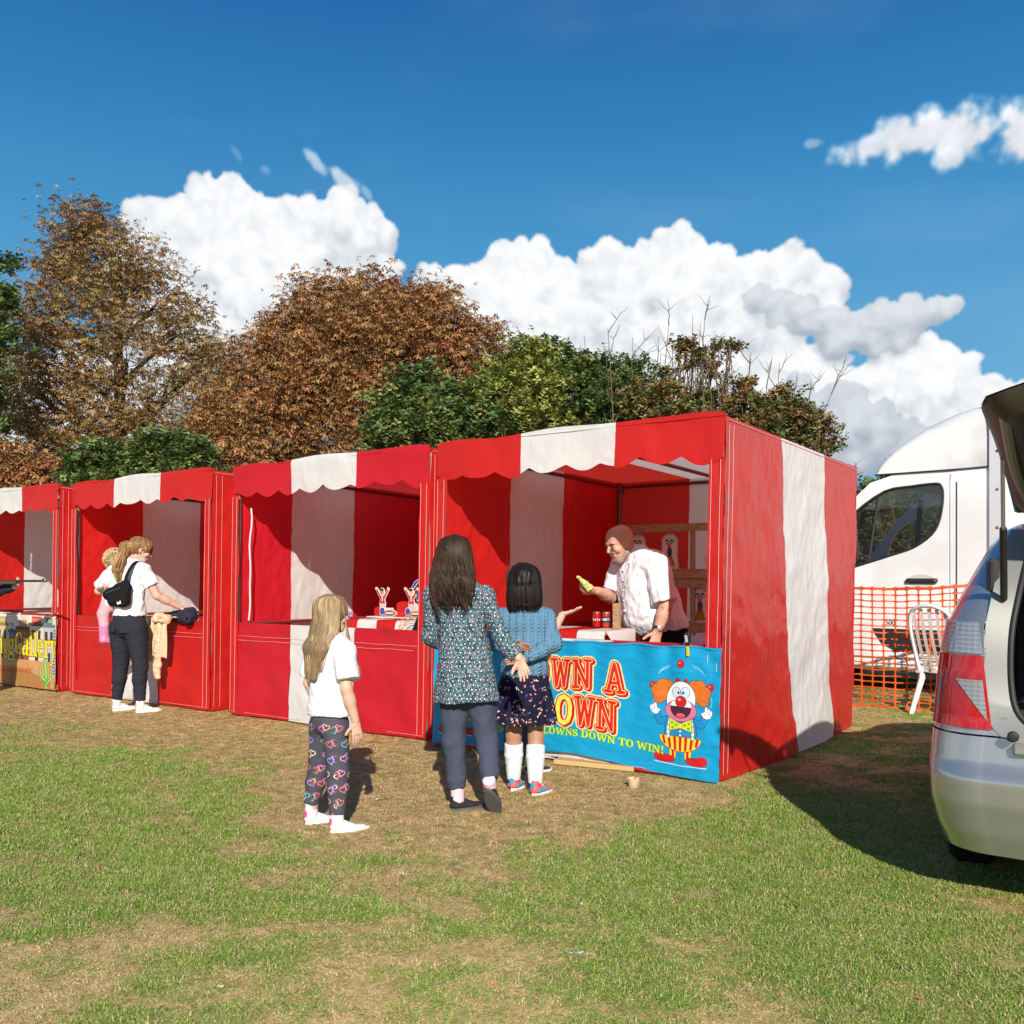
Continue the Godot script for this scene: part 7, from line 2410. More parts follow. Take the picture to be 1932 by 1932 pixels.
	for q in [[-0.80, -0.86], [0.80, -0.86], [-0.80, -3.45], [0.80, -3.45]]:
		g = Geo.new()
		var sg := signf(q[0])
		g.lathe(Transform3D(Basis(Vector3.BACK, -sg * PI / 2), Vector3(q[0] - sg * 0.12, 0.325, q[1])), PackedVector2Array([V2(0.19, 0), V2(0.30, 0.0), V2(0.325, 0.03), V2(0.325, 0.16), V2(0.30, 0.195), V2(0.20, 0.20)]), 30)
		var w := obj("wheel", g, M.rubber, t)
		g = Geo.new()
		g.lathe(Transform3D(Basis(Vector3.BACK, -sg * PI / 2), Vector3(q[0] - sg * 0.12, 0.325, q[1])), PackedVector2Array([V2(0.20, 0.185), V2(0.17, 0.16), V2(0.05, 0.18), V2(0, 0.18)]), 20)
		obj("rim", g, M.galv, w)

# ================= printed banners =================
var glyphs := {
	"D": [[V2(0.2, 0.06), V2(0.2, 0.94)], [V2(0.05, 0.06), V2(0.5, 0.06), V2(0.74, 0.16), V2(0.85, 0.36), V2(0.85, 0.64), V2(0.74, 0.84), V2(0.5, 0.94), V2(0.05, 0.94)]],
	"O": [[V2(0.5, 0.05), V2(0.25, 0.14), V2(0.14, 0.36), V2(0.14, 0.64), V2(0.25, 0.86), V2(0.5, 0.95), V2(0.75, 0.86), V2(0.86, 0.64), V2(0.86, 0.36), V2(0.75, 0.14), V2(0.5, 0.05)]],
	"W": [[V2(0.10, 0.06), V2(0.28, 0.94)], [V2(0.28, 0.94), V2(0.50, 0.14)], [V2(0.50, 0.14), V2(0.72, 0.94)], [V2(0.72, 0.94), V2(0.90, 0.06)], [V2(-0.04, 0.06), V2(0.26, 0.06)], [V2(0.74, 0.06), V2(1.04, 0.06)]],
	"N": [[V2(0.18, 0.06), V2(0.18, 0.94)], [V2(0.18, 0.06), V2(0.82, 0.94)], [V2(0.82, 0.06), V2(0.82, 0.94)], [V2(0.02, 0.06), V2(0.26, 0.06)], [V2(0.02, 0.94), V2(0.34, 0.94)], [V2(0.66, 0.06), V2(0.98, 0.06)]],
	"A": [[V2(0.5, 0.06), V2(0.16, 0.94)], [V2(0.5, 0.06), V2(0.84, 0.94)], [V2(0.28, 0.66), V2(0.72, 0.66)], [V2(0.0, 0.94), V2(0.32, 0.94)], [V2(0.68, 0.94), V2(1.0, 0.94)]],
	"C": [[V2(0.84, 0.28), V2(0.74, 0.12), V2(0.5, 0.05), V2(0.26, 0.14), V2(0.15, 0.36), V2(0.15, 0.64), V2(0.26, 0.86), V2(0.5, 0.95), V2(0.74, 0.88), V2(0.85, 0.72)]],
	"L": [[V2(0.22, 0.06), V2(0.22, 0.94)], [V2(0.06, 0.94), V2(0.85, 0.94), V2(0.88, 0.72)], [V2(0.04, 0.06), V2(0.40, 0.06)]],
}

func fat_text(img: Image, word: String, x: float, y: float, w: float, h: float, gap: float, th: float) -> void:
	# cream edge, red drop, red face edge, pale yellow middle
	for pass_no in 4:
		var cx := x
		for ch in word:
			if ch != " ":
				for line in glyphs[ch]:
					var p := PackedVector2Array()
					for q in line: p.push_back(Vector2(cx + q.x * w, y + q.y * h))
					match pass_no:
						0:
							stroke(img, p, th + 26, lin(0.80, 0.66, 0.28))
							var sh := PackedVector2Array()
							for q in p: sh.push_back(q + Vector2(12, 8))
							stroke(img, sh, th + 22, lin(0.80, 0.66, 0.28))
						1:
							for k in 4:
								var sh := PackedVector2Array()
								for q in p: sh.push_back(q + Vector2(3.5, 2.2) * k)
								stroke(img, sh, th + 8, lin(0.50, 0.012, 0.012))
						2: stroke(img, p, th - 6, lin(0.78, 0.60, 0.22))
						3: stroke(img, p, th - 16, lin(0.60, 0.02, 0.015) if ch in "NWA" else lin(0.74, 0.72, 0.05))
			cx += (w + gap) if ch != " " else w * 0.55

func mesh_text(img: Image, text: String, at: Vector2, px: float, col: Color, edge: Color, ew: float, font := "Droid Serif", squeeze := 1.0, turn := 0.0) -> void:
	var tm := TextMesh.new()
	var f := SystemFont.new()
	f.font_names = PackedStringArray([font])
	f.font_weight = 700
	tm.font = f
	tm.text = text
	tm.font_size = 48
	tm.pixel_size = 1.0 / 48.0
	tm.depth = 0.0
	tm.horizontal_alignment = HORIZONTAL_ALIGNMENT_LEFT
	tm.vertical_alignment = VERTICAL_ALIGNMENT_BOTTOM
	var fs := tm.get_faces()
	var offs: Array = []
	if ew > 0.0:
		for k in 8: offs.append([Vector2(ew, 0).rotated(TAU * k / 8.0), edge])
	offs.append([Vector2.ZERO, col])
	for o in offs:
		for k in range(0, fs.size(), 3):
			var p := PackedVector2Array()
			for q in 3: p.push_back(at + o[0] + Vector2(fs[k + q].x * px * squeeze, -fs[k + q].y * px).rotated(turn))
			fill_poly(img, p, o[1])

func draw_clown(im: Image, c: Vector2, s: float, flip: float) -> void:
	# a plain fairground clown: tufts, white face, red nose, wide mouth, bow tie, striped trousers, big shoes
	var at := func(x: float, y: float) -> Vector2: return c + Vector2(x * flip, y) * s
	var dark := lin(0.02, 0.03, 0.10)
	var put := func(p: PackedVector2Array, col: Color, e := 3.0) -> void:
		if e > 0.0: stroke(im, p, e * 2.0, dark, true)
		fill_poly(im, p, col)
	var ov := func(x: float, y: float, rx: float, ry: float, col: Color, e := 3.0) -> void: put.call(oval(at.call(x, y), Vector2(rx, ry) * s, 0, 28), col, e)
	var red := lin(0.55, 0.012, 0.012)
	var blue := lin(0.012, 0.23, 0.52)
	var white := lin(0.80, 0.80, 0.80)
	for b in [[0.0, -1.26, 0.075], [-0.58, -0.82, 0.075], [0.60, -0.86, 0.075]]:
		ov.call(b[0], b[1], b[2], b[2], red, 2.0)
		ov.call(b[0] - 0.02, b[1] - 0.02, 0.025, 0.02, lin(0.7, 0.2, 0.2), 0.0)
	for q in [[-0.44, -1.12, -0.22, -1.24], [-0.48, -1.06, -0.26, -1.20], [0.44, -1.14, 0.22, -1.24], [0.48, -1.08, 0.26, -1.20], [-0.56, -0.66, -0.56, -0.46], [0.62, -0.68, 0.62, -0.48]]:
		stroke(im, PackedVector2Array([at.call(q[0], q[1]), at.call((q[0] + q[2]) * 0.52, (q[1] + q[3]) * 0.51), at.call(q[2], q[3])]), 3.0, lin(0.4, 0.6, 0.75))
	# arms and hands
	for e in [-1.0, 1.0]:
		stroke(im, PackedVector2Array([at.call(e * 0.28, -0.16), at.call(e * 0.44, -0.12), at.call(e * 0.50, -0.26)]), 0.13 * s + 6, dark)
		stroke(im, PackedVector2Array([at.call(e * 0.28, -0.16), at.call(e * 0.44, -0.12), at.call(e * 0.50, -0.26)]), 0.13 * s, blue)
		ov.call(e * 0.54, -0.33, 0.085, 0.075, white, 2.5)
		for k in 3: ov.call(e * (0.53 + 0.045 * k), -0.43 + 0.03 * k, 0.025, 0.055, white, 2.0)
		ov.call(e * 0.47, -0.34, 0.03, 0.03, white, 2.0)
	# legs and shoes
	for e in [-1.0, 1.0]:
		put.call(PackedVector2Array([at.call(e * 0.08, 0.30), at.call(e * 0.24, 0.30), at.call(e * 0.24, 0.58), at.call(e * 0.10, 0.58)]), lin(0.75, 0.55, 0.04))
		stroke(im, PackedVector2Array([at.call(e * 0.16, 0.32), at.call(e * 0.16, 0.56)]), 0.05 * s, red)
		ov.call(e * 0.34, 0.60, 0.22, 0.075, red)
		ov.call(e * 0.46, 0.57, 0.11, 0.09, red, 0.0)
	stroke(im, PackedVector2Array([at.call(-0.55, 0.69), at.call(0.0, 0.71), at.call(0.55, 0.69)]), 6, lin(0.45, 0.65, 0.78))
	# body and trousers
	ov.call(0.0, 0.02, 0.34, 0.36, blue)
	var tr := PackedVector2Array([at.call(-0.44, 0.14)])
	for k in 13: tr.push_back(at.call(-0.44 * cos(PI * k / 12.0), 0.16 + 0.28 * sin(PI * k / 12.0)))
	put.call(tr, lin(0.78, 0.58, 0.04))
	for k in 7:
		var x := -0.37 + 0.123 * k
		var d := 0.28 * sqrt(maxf(0.0, 1.0 - pow(x / 0.46, 2.0)))
		fill_poly(im, PackedVector2Array([at.call(x - 0.03, 0.15), at.call(x + 0.03, 0.15), at.call(x * 0.9 + 0.025, 0.15 + d), at.call(x * 0.9 - 0.025, 0.15 + d)]), red)
	for e in [-1.0, 1.0]:
		stroke(im, PackedVector2Array([at.call(e * 0.22, -0.22), at.call(e * 0.26, 0.0), at.call(e * 0.26, 0.16)]), 0.085 * s, dark)
		stroke(im, PackedVector2Array([at.call(e * 0.22, -0.22), at.call(e * 0.26, 0.0), at.call(e * 0.26, 0.16)]), 0.065 * s, lin(0.65, 0.75, 0.55))
		for k in 4: stroke(im, PackedVector2Array([at.call(e * 0.235, -0.16 + 0.09 * k), at.call(e * 0.285, -0.15 + 0.09 * k)]), 5, lin(0.10, 0.42, 0.10))
	# hair
	for e in [-1.0, 1.0]:
		for q in [[0.38, -0.84, 0.13], [0.50, -0.74, 0.12], [0.46, -0.60, 0.12], [0.36, -0.68, 0.14], [0.26, -0.86, 0.09]]: ov.call(e * q[0], q[1], q[2], q[2], lin(0.62, 0.15, 0.02), 3.0)
		for q in [[0.38, -0.84, 0.12], [0.48, -0.74, 0.11], [0.44, -0.62, 0.11]]: ov.call(e * q[0], q[1], q[2], q[2], lin(0.62, 0.15, 0.02), 0.0)
	ov.call(-0.06, -0.93, 0.06, 0.05, red, 2.0)
	ov.call(0.10, -0.92, 0.04, 0.05, red, 2.0)
	# face
	ov.call(0.0, -0.56, 0.30, 0.36, white)
	ov.call(0.0, -0.36, 0.33, 0.21, lin(0.62, 0.16, 0.30))
	ov.call(0.0, -0.46, 0.22, 0.12, white, 0.0)
	var mouth := PackedVector2Array([at.call(-0.22, -0.44)])
	for k in 13: mouth.push_back(at.call(-0.22 * cos(PI * k / 12.0), -0.42 + 0.21 * sin(PI * k / 12.0)))
	put.call(mouth, lin(0.06, 0.02, 0.03), 2.0)
	ov.call(0.0, -0.265, 0.10, 0.045, lin(0.60, 0.10, 0.12), 0.0)
	for e in [-1.0, 1.0]:
		ov.call(e * 0.095, -0.71, 0.088, 0.10, lin(0.55, 0.68, 0.76), 2.5)
		ov.call(e * 0.05, -0.70, 0.022, 0.03, dark, 0.0)
	ov.call(0.0, -0.53, 0.115, 0.105, red, 2.5)
	ov.call(-0.03, -0.57, 0.035, 0.025, lin(0.75, 0.35, 0.35), 0.0)
	# bow tie
	for e in [-1.0, 1.0]:
		put.call(PackedVector2Array([at.call(0, -0.10), at.call(e * 0.22, -0.20), at.call(e * 0.24, 0.04), at.call(0, -0.02)]), lin(0.72, 0.66, 0.03))
		for q in [[0.10, -0.08], [0.18, -0.12], [0.17, -0.02]]: ov.call(e * q[0], q[1], 0.03, 0.03, lin(0.10, 0.42, 0.04), 0.0)
	ov.call(0, -0.06, 0.05, 0.05, lin(0.72, 0.66, 0.03), 2.0)
	for k in 2: ov.call(0.0, 0.04 + 0.08 * k, 0.022, 0.022, white, 1.5)

func clown_banner() -> void:
	var W := 2048
	var H := 740
	var k := W / 2.5
	var im := Image.create_empty(W, H, false, Image.FORMAT_RGB8)
	im.fill(lin(0.006, 0.30, 0.55))
	var X := func(x: float) -> float: return (x + 2.48) * k
	var Y := func(y: float) -> float: return (0.905 - y) * k
	draw_clown(im, Vector2(X.call(-0.27), Y.call(0.335)), 0.36 * k, 1.0)
	draw_clown(im, Vector2(X.call(-2.21), Y.call(0.335)), 0.36 * k, -1.0)
	fat_text(im, "DOWN A", X.call(-1.70), Y.call(0.775), 0.150 * k, 0.245 * k, 0.038 * k, 36)
	fat_text(im, "CLOWN", X.call(-1.64), Y.call(0.475), 0.148 * k, 0.245 * k, 0.030 * k, 36)
	mesh_text(im, "KNOCK THE CLOWNS DOWN TO WIN!", Vector2(X.call(-1.98), Y.call(0.125)), 64, lin(0.62, 0.70, 0.05), lin(0.05, 0.30, 0.03), 4.0, "Droid Serif", 1.06)
	im.generate_mipmaps()
	var m := mat(Color.WHITE, 0.5, 0, 0.4)
	m.albedo_texture = ImageTexture.create_from_image(im)
	m.texture_repeat = false
	m.backlight_enabled = true
	m.backlight = lin(0.05, 0.08, 0.1)
	m.heightmap_enabled = true
	m.heightmap_texture = noise_tex(14, 0.016, 512, 5)
	m.heightmap_scale = 0.6
	var n := noise(303, 1.4, 3)
	var p := PackedVector3Array()
	var uvs := PackedVector2Array()
	var nu := 110
	var nv := 40
	for j in nv + 1:
		for i in nu + 1:
			var u := float(i) / nu
			var v := float(j) / nv
			var x := -2.48 + 2.5 * u
			# hung from the rail in pinches; the hem is caught up in the middle
			var low := 0.02 + 0.075 * exp(-pow((x + 1.15) / 0.5, 2.0)) + 0.03 * exp(-pow((x + 2.2) / 0.3, 2.0))
			var y := lerpf(0.905 - 0.006 * sin(u * 40.0), low, v)
			var z := 0.045 + 0.010 * n.get_noise_2d(x * 2.0, y) + 0.011 * sin(x * 21.0 + 2.0 * n.get_noise_2d(x, 3.0)) * exp(-v * 3.2) + 0.016 * n.get_noise_2d(x * 4.0 + y, y * 4.0) * smoothstep(-0.3, 0.0, x) + 0.015 * sin(x * 5.0 + 1.0) * v
			p.push_back(Vector3(x + 0.016 * y, y, z))
			uvs.push_back(Vector2(u, v))
	var t := thing("clown_banner", "blue printed banner with cartoon clowns and red lettering over a counter", "banner", row(0, 0, 0), row_turn)
	var g := Geo.new()
	g.sheet(p, nu + 1, nv + 1, false, uvs)
	obj("printed_sheet", g, m, t)
	var hm := mat(lin(0.008, 0.25, 0.50), 0.55)
	var top := PackedVector3Array()
	for i in nu + 1: top.push_back(p[i] + Vector3(0, 0.004, -0.006))
	wire("top_hem", top, 0.010, hm, t, 6)
	var tail := Geo.new()
	tail.quad(Vector3(-2.46, 0.915, 0.04), Vector3(0.015, 0.915, 0.04), Vector3(0.015, 0.90, -0.05), Vector3(-2.46, 0.90, -0.05))
	obj("folded_edge", tail, hm, t)

func gallery_banner() -> void:
	var W := 1400
	var H := 500
	var k := W / 2.55
	var im := Image.create_empty(W, H, false, Image.FORMAT_RGB8)
	im.fill(lin(0.60, 0.56, 0.47))
	var X := func(x: float) -> float: return (x + 2.53) * k
	var Y := func(y: float) -> float: return (0.91 - y) * k
	var rect := func(x0: float, y0: float, x1: float, y1: float, col: Color) -> void: fill_poly(im, PackedVector2Array([Vector2(X.call(x0), Y.call(y0)), Vector2(X.call(x1), Y.call(y0)), Vector2(X.call(x1), Y.call(y1)), Vector2(X.call(x0), Y.call(y1))]), col)
	var dark := lin(0.05, 0.03, 0.02)
	# sand
	rect.call(-2.53, 0.48, 0.02, 0.0, lin(0.48, 0.27, 0.10))
	fill_poly(im, PackedVector2Array([Vector2(X.call(-2.53), Y.call(0.16)), Vector2(X.call(-0.8), Y.call(0.22)), Vector2(X.call(0.02), Y.call(0.10)), Vector2(X.call(0.02), Y.call(0)), Vector2(X.call(-2.53), Y.call(0))]), lin(0.36, 0.17, 0.05))
	# store fronts: [x0, x1, top, wall, trim, sign]
	for b in [[-2.50, -2.15, 0.76, lin(0.40, 0.22, 0.12), lin(0.2, 0.1, 0.05), lin(0.5, 0.4, 0.2)], [-2.12, -1.80, 0.80, lin(0.18, 0.24, 0.30), lin(0.1, 0.1, 0.12), lin(0.12, 0.22, 0.18)], [-1.78, -1.46, 0.74, lin(0.55, 0.45, 0.28), lin(0.2, 0.1, 0.05), lin(0.45, 0.05, 0.04)],
			[-1.42, -1.12, 0.78, lin(0.48, 0.38, 0.20), lin(0.25, 0.15, 0.06), lin(0.4, 0.28, 0.1)], [-1.11, -0.93, 0.70, lin(0.06, 0.13, 0.22), lin(0.03, 0.05, 0.08), lin(0.04, 0.10, 0.18)], [-0.92, -0.60, 0.745, lin(0.26, 0.07, 0.035), lin(0.10, 0.03, 0.02), lin(0.30, 0.20, 0.07)], [-0.60, -0.27, 0.80, lin(0.62, 0.55, 0.38), lin(0.14, 0.05, 0.03), lin(0.55, 0.03, 0.025)], [-0.27, -0.02, 0.79, lin(0.36, 0.42, 0.50), lin(0.12, 0.15, 0.18), lin(0.07, 0.17, 0.12)]]:
		rect.call(b[0], b[2], b[1], 0.34, b[3])
		rect.call(b[0] - 0.02, b[2] + 0.015, b[1] + 0.02, b[2] - 0.025, b[4])
		rect.call(b[0] + 0.05, b[2] + 0.095, b[1] - 0.05, b[2] + 0.015, b[5])
		var w: float = b[1] - b[0]
		for q in 5:
			var x: float = b[0] + 0.075 + (w - 0.15) * q / 4.0
			stroke(im, PackedVector2Array([Vector2(X.call(x - 0.012), Y.call(b[2] + 0.035)), Vector2(X.call(x), Y.call(b[2] + 0.075)), Vector2(X.call(x + 0.012), Y.call(b[2] + 0.035))]), 3, lin(0.65, 0.6, 0.45))
		for e in [0.28, 0.72]:
			rect.call(b[0] + w * e - 0.038, b[2] - 0.07, b[0] + w * e + 0.038, b[2] - 0.20, lin(0.55, 0.5, 0.4))
			rect.call(b[0] + w * e - 0.03, b[2] - 0.075, b[0] + w * e + 0.03, b[2] - 0.195, dark)
		rect.call(b[0] - 0.01, b[2] - 0.235, b[1] + 0.01, b[2] - 0.275, lin(0.60, 0.54, 0.42))
		rect.call(b[0] + w * 0.4, 0.45, b[0] + w * 0.62, 0.34, dark)
	# black and white side strip
	rect.call(-0.06, 0.75, 0.02, 0.16, lin(0.35, 0.38, 0.42))
	for q in 15: rect.call(-0.045, 0.74 - 0.038 * q, 0.005, 0.725 - 0.038 * q, dark)
	mesh_text(im, "Shooting", Vector2(X.call(-2.30), Y.call(0.30)), 200, lin(0.72, 0.60, 0.02), lin(0.13, 0.05, 0.01), 5.0, "Droid Serif", 0.82)
	mesh_text(im, "Gallery", Vector2(X.call(-0.98), Y.call(0.30)), 225, lin(0.72, 0.60, 0.02), lin(0.13, 0.05, 0.01), 5.5, "Droid Serif", 0.66, 0.02)
	mesh_text(im, "Knock down the coloured targets to win!", Vector2(X.call(-2.35), Y.call(0.145)), 62, lin(0.42, 0.015, 0.01), dark, 0.0, "Droid Serif", 0.80)
	# cactus
	for q in [[[-0.20, 0.02], [-0.20, 0.20], [-0.235, 0.34], 30], [[-0.20, 0.10], [-0.30, 0.14], [-0.33, 0.24], 22], [[-0.20, 0.06], [-0.11, 0.12], [-0.09, 0.24], 18]]:
		var pp := PackedVector2Array()
		for e in 3: pp.push_back(Vector2(X.call(q[e][0]), Y.call(q[e][1])))
		stroke(im, pp, q[3] + 5, lin(0.03, 0.12, 0.02))
		stroke(im, pp, q[3], lin(0.12, 0.42, 0.06))
		stroke(im, pp, q[3] * 0.3, lin(0.35, 0.66, 0.20))
	rect.call(-0.10, 0.15, -0.02, 0.02, lin(0.50, 0.28, 0.10))
	im.generate_mipmaps()
	var m := bumped(mat(Color.WHITE, 0.55, 0, 0.35), M.fold, 0.0, Vector3.ONE)
	m.heightmap_enabled = false
	m.albedo_texture = ImageTexture.create_from_image(im)
	m.texture_repeat = false
	var n := noise(304, 1.4, 3)
	var p := PackedVector3Array()
	var uvs := PackedVector2Array()
	for j in 25:
		for i in 61:
			var u := i / 60.0
			var v := j / 24.0
			var x := -2.53 + 2.55 * u
			p.push_back(Vector3(x + 0.016 * (0.91 - 0.88 * v), lerpf(0.91, 0.03, v), 0.04 + 0.014 * n.get_noise_2d(x * 2.0, v) + 0.008 * sin(x * 17.0) * exp(-3.0 * v)))
			uvs.push_back(Vector2(u, v))
	var g := Geo.new()
	g.sheet(p, 61, 25, false, uvs)
	var t := thing("western_banner", "painted banner of a western street with yellow gallery lettering and cactus", "banner", row(-8.43, 0, -0.03), row_turn)
	obj("printed_sheet", g, m, t)
	for q in 2: wire("tie_cord", PackedVector3Array([Vector3(0.02, 0.88 - 0.84 * q, 0.045), Vector3(0.05, 0.87 - 0.82 * q, 0.035), Vector3(0.04, 0.80 - 0.7 * q, 0.03)]), 0.005, M.wood, t, 5)

# ================= things inside the stalls =================
func draped_table(label: String, at: Vector3, size: Vector3, stripes: int, first_red: bool, drop: float) -> Node3D:
	var t := thing("cloth_covered_table", label, "table", at, row_turn)
	for sx in [-1.0, 1.0]:
		for sz in [-1.0, 1.0]: rod("leg", Vector3(sx * (size.x * 0.5 - 0.05), 0, sz * (size.z * 0.5 - 0.05)), Vector3(sx * (size.x * 0.5 - 0.05), size.y - 0.02, sz * (size.z * 0.5 - 0.05)), 0.016, M.galv, t)
	boxed("table_top", Vector3(0, size.y - 0.02, 0), Vector3(size.x, 0.025, size.z), M.wood, t)
	var w := size.x / stripes
	for k in stripes:
		var m: Material = M.red if (k % 2 == 0) == first_red else M.white
		var x0 := -size.x * 0.5 + w * k
		var p := PackedVector3Array()
		var uvs := PackedVector2Array()
		var n := noise(700 + k + int(at.x * 10), 2.5, 2)
		for j in 17:
			for i in 9:
				var x := x0 + w * i / 8.0
				var f := j / 16.0
				var y := size.y
				var z := lerpf(-size.z * 0.5, size.z * 0.5 + 0.01, f / 0.45)
				if f > 0.45:
					var d := (f - 0.45) / 0.55
					y = size.y - drop * d
					z = size.z * 0.5 + 0.012 + 0.03 * d + 0.018 * d * sin(x * 14.0 + 2.0 * n.get_noise_2d(x, 1))
				p.push_back(Vector3(x, y + 0.003 * n.get_noise_2d(x * 3, f * 3), z))
				uvs.push_back(Vector2(x, f))
		var g := Geo.new()
		g.sheet(p, 9, 17, false, uvs)
		obj("cloth_stripe", g, m, t)
	for s in [-1.0, 1.0]:
		var p := PackedVector3Array()
		for j in 7:
			for i in 7:
				var f := j / 6.0
				var e := i / 6.0
				p.push_back(Vector3(s * (size.x * 0.5 + 0.006 + 0.16 * f * e), size.y - drop * f * (0.9 + 0.1 * e), lerpf(-size.z * 0.5, size.z * 0.5 + 0.02 * f, e)))
		var g := Geo.new()
		g.sheet(p, 7, 7, false, PackedVector2Array(), s > 0)
		obj("cloth_end", g, M.white, t)
	return t

func knockdown_clown(x: float, y: float, z: float, lying: bool, label: String) -> void:
	var t := thing("clown_target", label, "target", row(x, y, z), row_turn, "knock-down clown targets")
	var board := Node3D.new()
	board.name = "board_group"
	var b := Basis() if not lying else Basis(Vector3.BACK, -0.9)
	var shape := PackedVector2Array()
	for k in 13: shape.push_back(Vector2(0.078 * cos(PI * k / 12.0), 0.255 + 0.075 * sin(PI * k / 12.0)))
	shape.append_array(PackedVector2Array([V2(-0.075, 0.12), V2(-0.09, 0.0), V2(0.09, 0.0), V2(0.075, 0.12)]))
	var T := Transform3D(b, Vector3(0, 0.02 if lying else 0.0, 0))
	board.free()
	var g := Geo.new()
	g.prism(T, shape, -0.012, 0.012)
	obj("board", g, mat(lin(0.66, 0.60, 0.52), 0.9), t)
	var fur := Geo.new()
	var r := RandomNumberGenerator.new()
	r.seed = int(x * 100.0) + 5
	for k in shape.size():
		var a := shape[k]
		var c := shape[(k + 1) % shape.size()]
		for q in 10:
			var m := a.lerp(c, r.randf())
			var o := (m - V2(0, 0.15)).normalized() * r.randf_range(0.01, 0.024)
			var sd := o.orthogonal() * 0.2
			fur.tri(T * Vector3(m.x + sd.x, m.y + sd.y, 0.0), T * Vector3(m.x + o.x, m.y + o.y, r.randf_range(-0.008, 0.014)), T * Vector3(m.x - sd.x, m.y - sd.y, 0.0))
	obj("fluffy_edge", fur, mat(lin(0.66, 0.60, 0.52), 0.9), t)
	var paint := func(called: String, poly: PackedVector2Array, col: Color, z1: float) -> void:
		var q := Geo.new()
		q.prism(T, poly, 0.011, z1)
		obj(called, q, mat(col, 0.6), t)
	var dark := lin(0.03, 0.02, 0.02)
	for s in [-1.0, 1.0]:
		paint.call("eyelid", oval(V2(s * 0.026, 0.262), V2(0.021, 0.024)), dark, 0.0135)
		paint.call("eye_white", oval(V2(s * 0.026, 0.252), V2(0.014, 0.018)), lin(0.7, 0.66, 0.6), 0.0150)
		paint.call("pupil", oval(V2(s * 0.022, 0.246), V2(0.008, 0.012)), dark, 0.0165)
	paint.call("nose", oval(V2(0, 0.218), V2(0.016, 0.022)), lin(0.5, 0.05, 0.03), 0.0150)
	paint.call("jacket", oval(V2(0.003, 0.165), V2(0.026, 0.046)), lin(0.03, 0.035, 0.14), 0.0140)
	paint.call("trousers", PackedVector2Array([V2(-0.02, 0.135), V2(0.025, 0.135), V2(0.06, 0.035), V2(0.035, 0.02), V2(0.0, 0.03), V2(-0.035, 0.018), V2(-0.058, 0.04)]), lin(0.58, 0.20, 0.03), 0.0135)
	for q in 4: paint.call("stripe", PackedVector2Array([V2(-0.010 + 0.009 * q, 0.125), V2(-0.006 + 0.009 * q, 0.125), V2(-0.040 + 0.030 * q, 0.03), V2(-0.046 + 0.030 * q, 0.03)]), dark, 0.0150)

func drinks_can(x: float, z: float, y: float, base: Color, band: Color, word: String, wc: Color, label: String) -> void:
	var t := thing("drinks_can", label, "can", row(x, y, z), row_turn)
	var g := Geo.new()
	g.lathe(Transform3D.IDENTITY, PackedVector2Array([V2(0.0, 0.002), V2(0.026, 0.0), V2(0.033, 0.012), V2(0.033, 0.108), V2(0.027, 0.122)]), 24)
	obj("body", g, mat(base, 0.3, 0.4), t)
	g = Geo.new()
	g.lathe(Transform3D.IDENTITY, PackedVector2Array([V2(0.027, 0.122), V2(0.028, 0.125), V2(0.024, 0.123), V2(0, 0.122)]), 24)
	obj("lid", g, M.galv, t)
	if band.a > 0.0:
		g = Geo.new()
		g.lathe(Transform3D.IDENTITY, PackedVector2Array([V2(0.0333, 0.04), V2(0.0335, 0.045), V2(0.0335, 0.085), V2(0.0333, 0.09)]), 24)
		obj("printed_band", g, mat(band, 0.35), t)
	# lettering wrapped round the can
	var n := word.length()
	for k in n:
		var tm := TextMesh.new()
		tm.text = word[k]
		tm.font = SystemFont.new()
		tm.font.font_names = PackedStringArray(["Droid Sans"])
		tm.font.font_weight = 700
		tm.font_size = 16
		tm.pixel_size = 0.0016
		tm.depth = 0.001
		var o := obj("letter", tm, mat(wc, 0.5), t)
		var a := (k - (n - 1) * 0.5) * 0.5 + 0.45
		o.position = Vector3(sin(a) * 0.0342, 0.065, cos(a) * 0.0342)
		o.rotation.y = a

func cutout(t: Node3D, poly: PackedVector2Array, T: Transform3D, col: Material, called: String, grow := 0.004) -> void:
	var big := Geometry2D.offset_polygon(poly, grow, Geometry2D.JOIN_ROUND)
	var g := Geo.new()
	g.prism(T, big[0], -0.004, 0.0)
	obj("white_edge", g, mat(lin(0.72, 0.70, 0.68), 0.6), t)
	g = Geo.new()
	g.prism(T, poly, 0.0, 0.0025)
	obj(called, g, col, t)

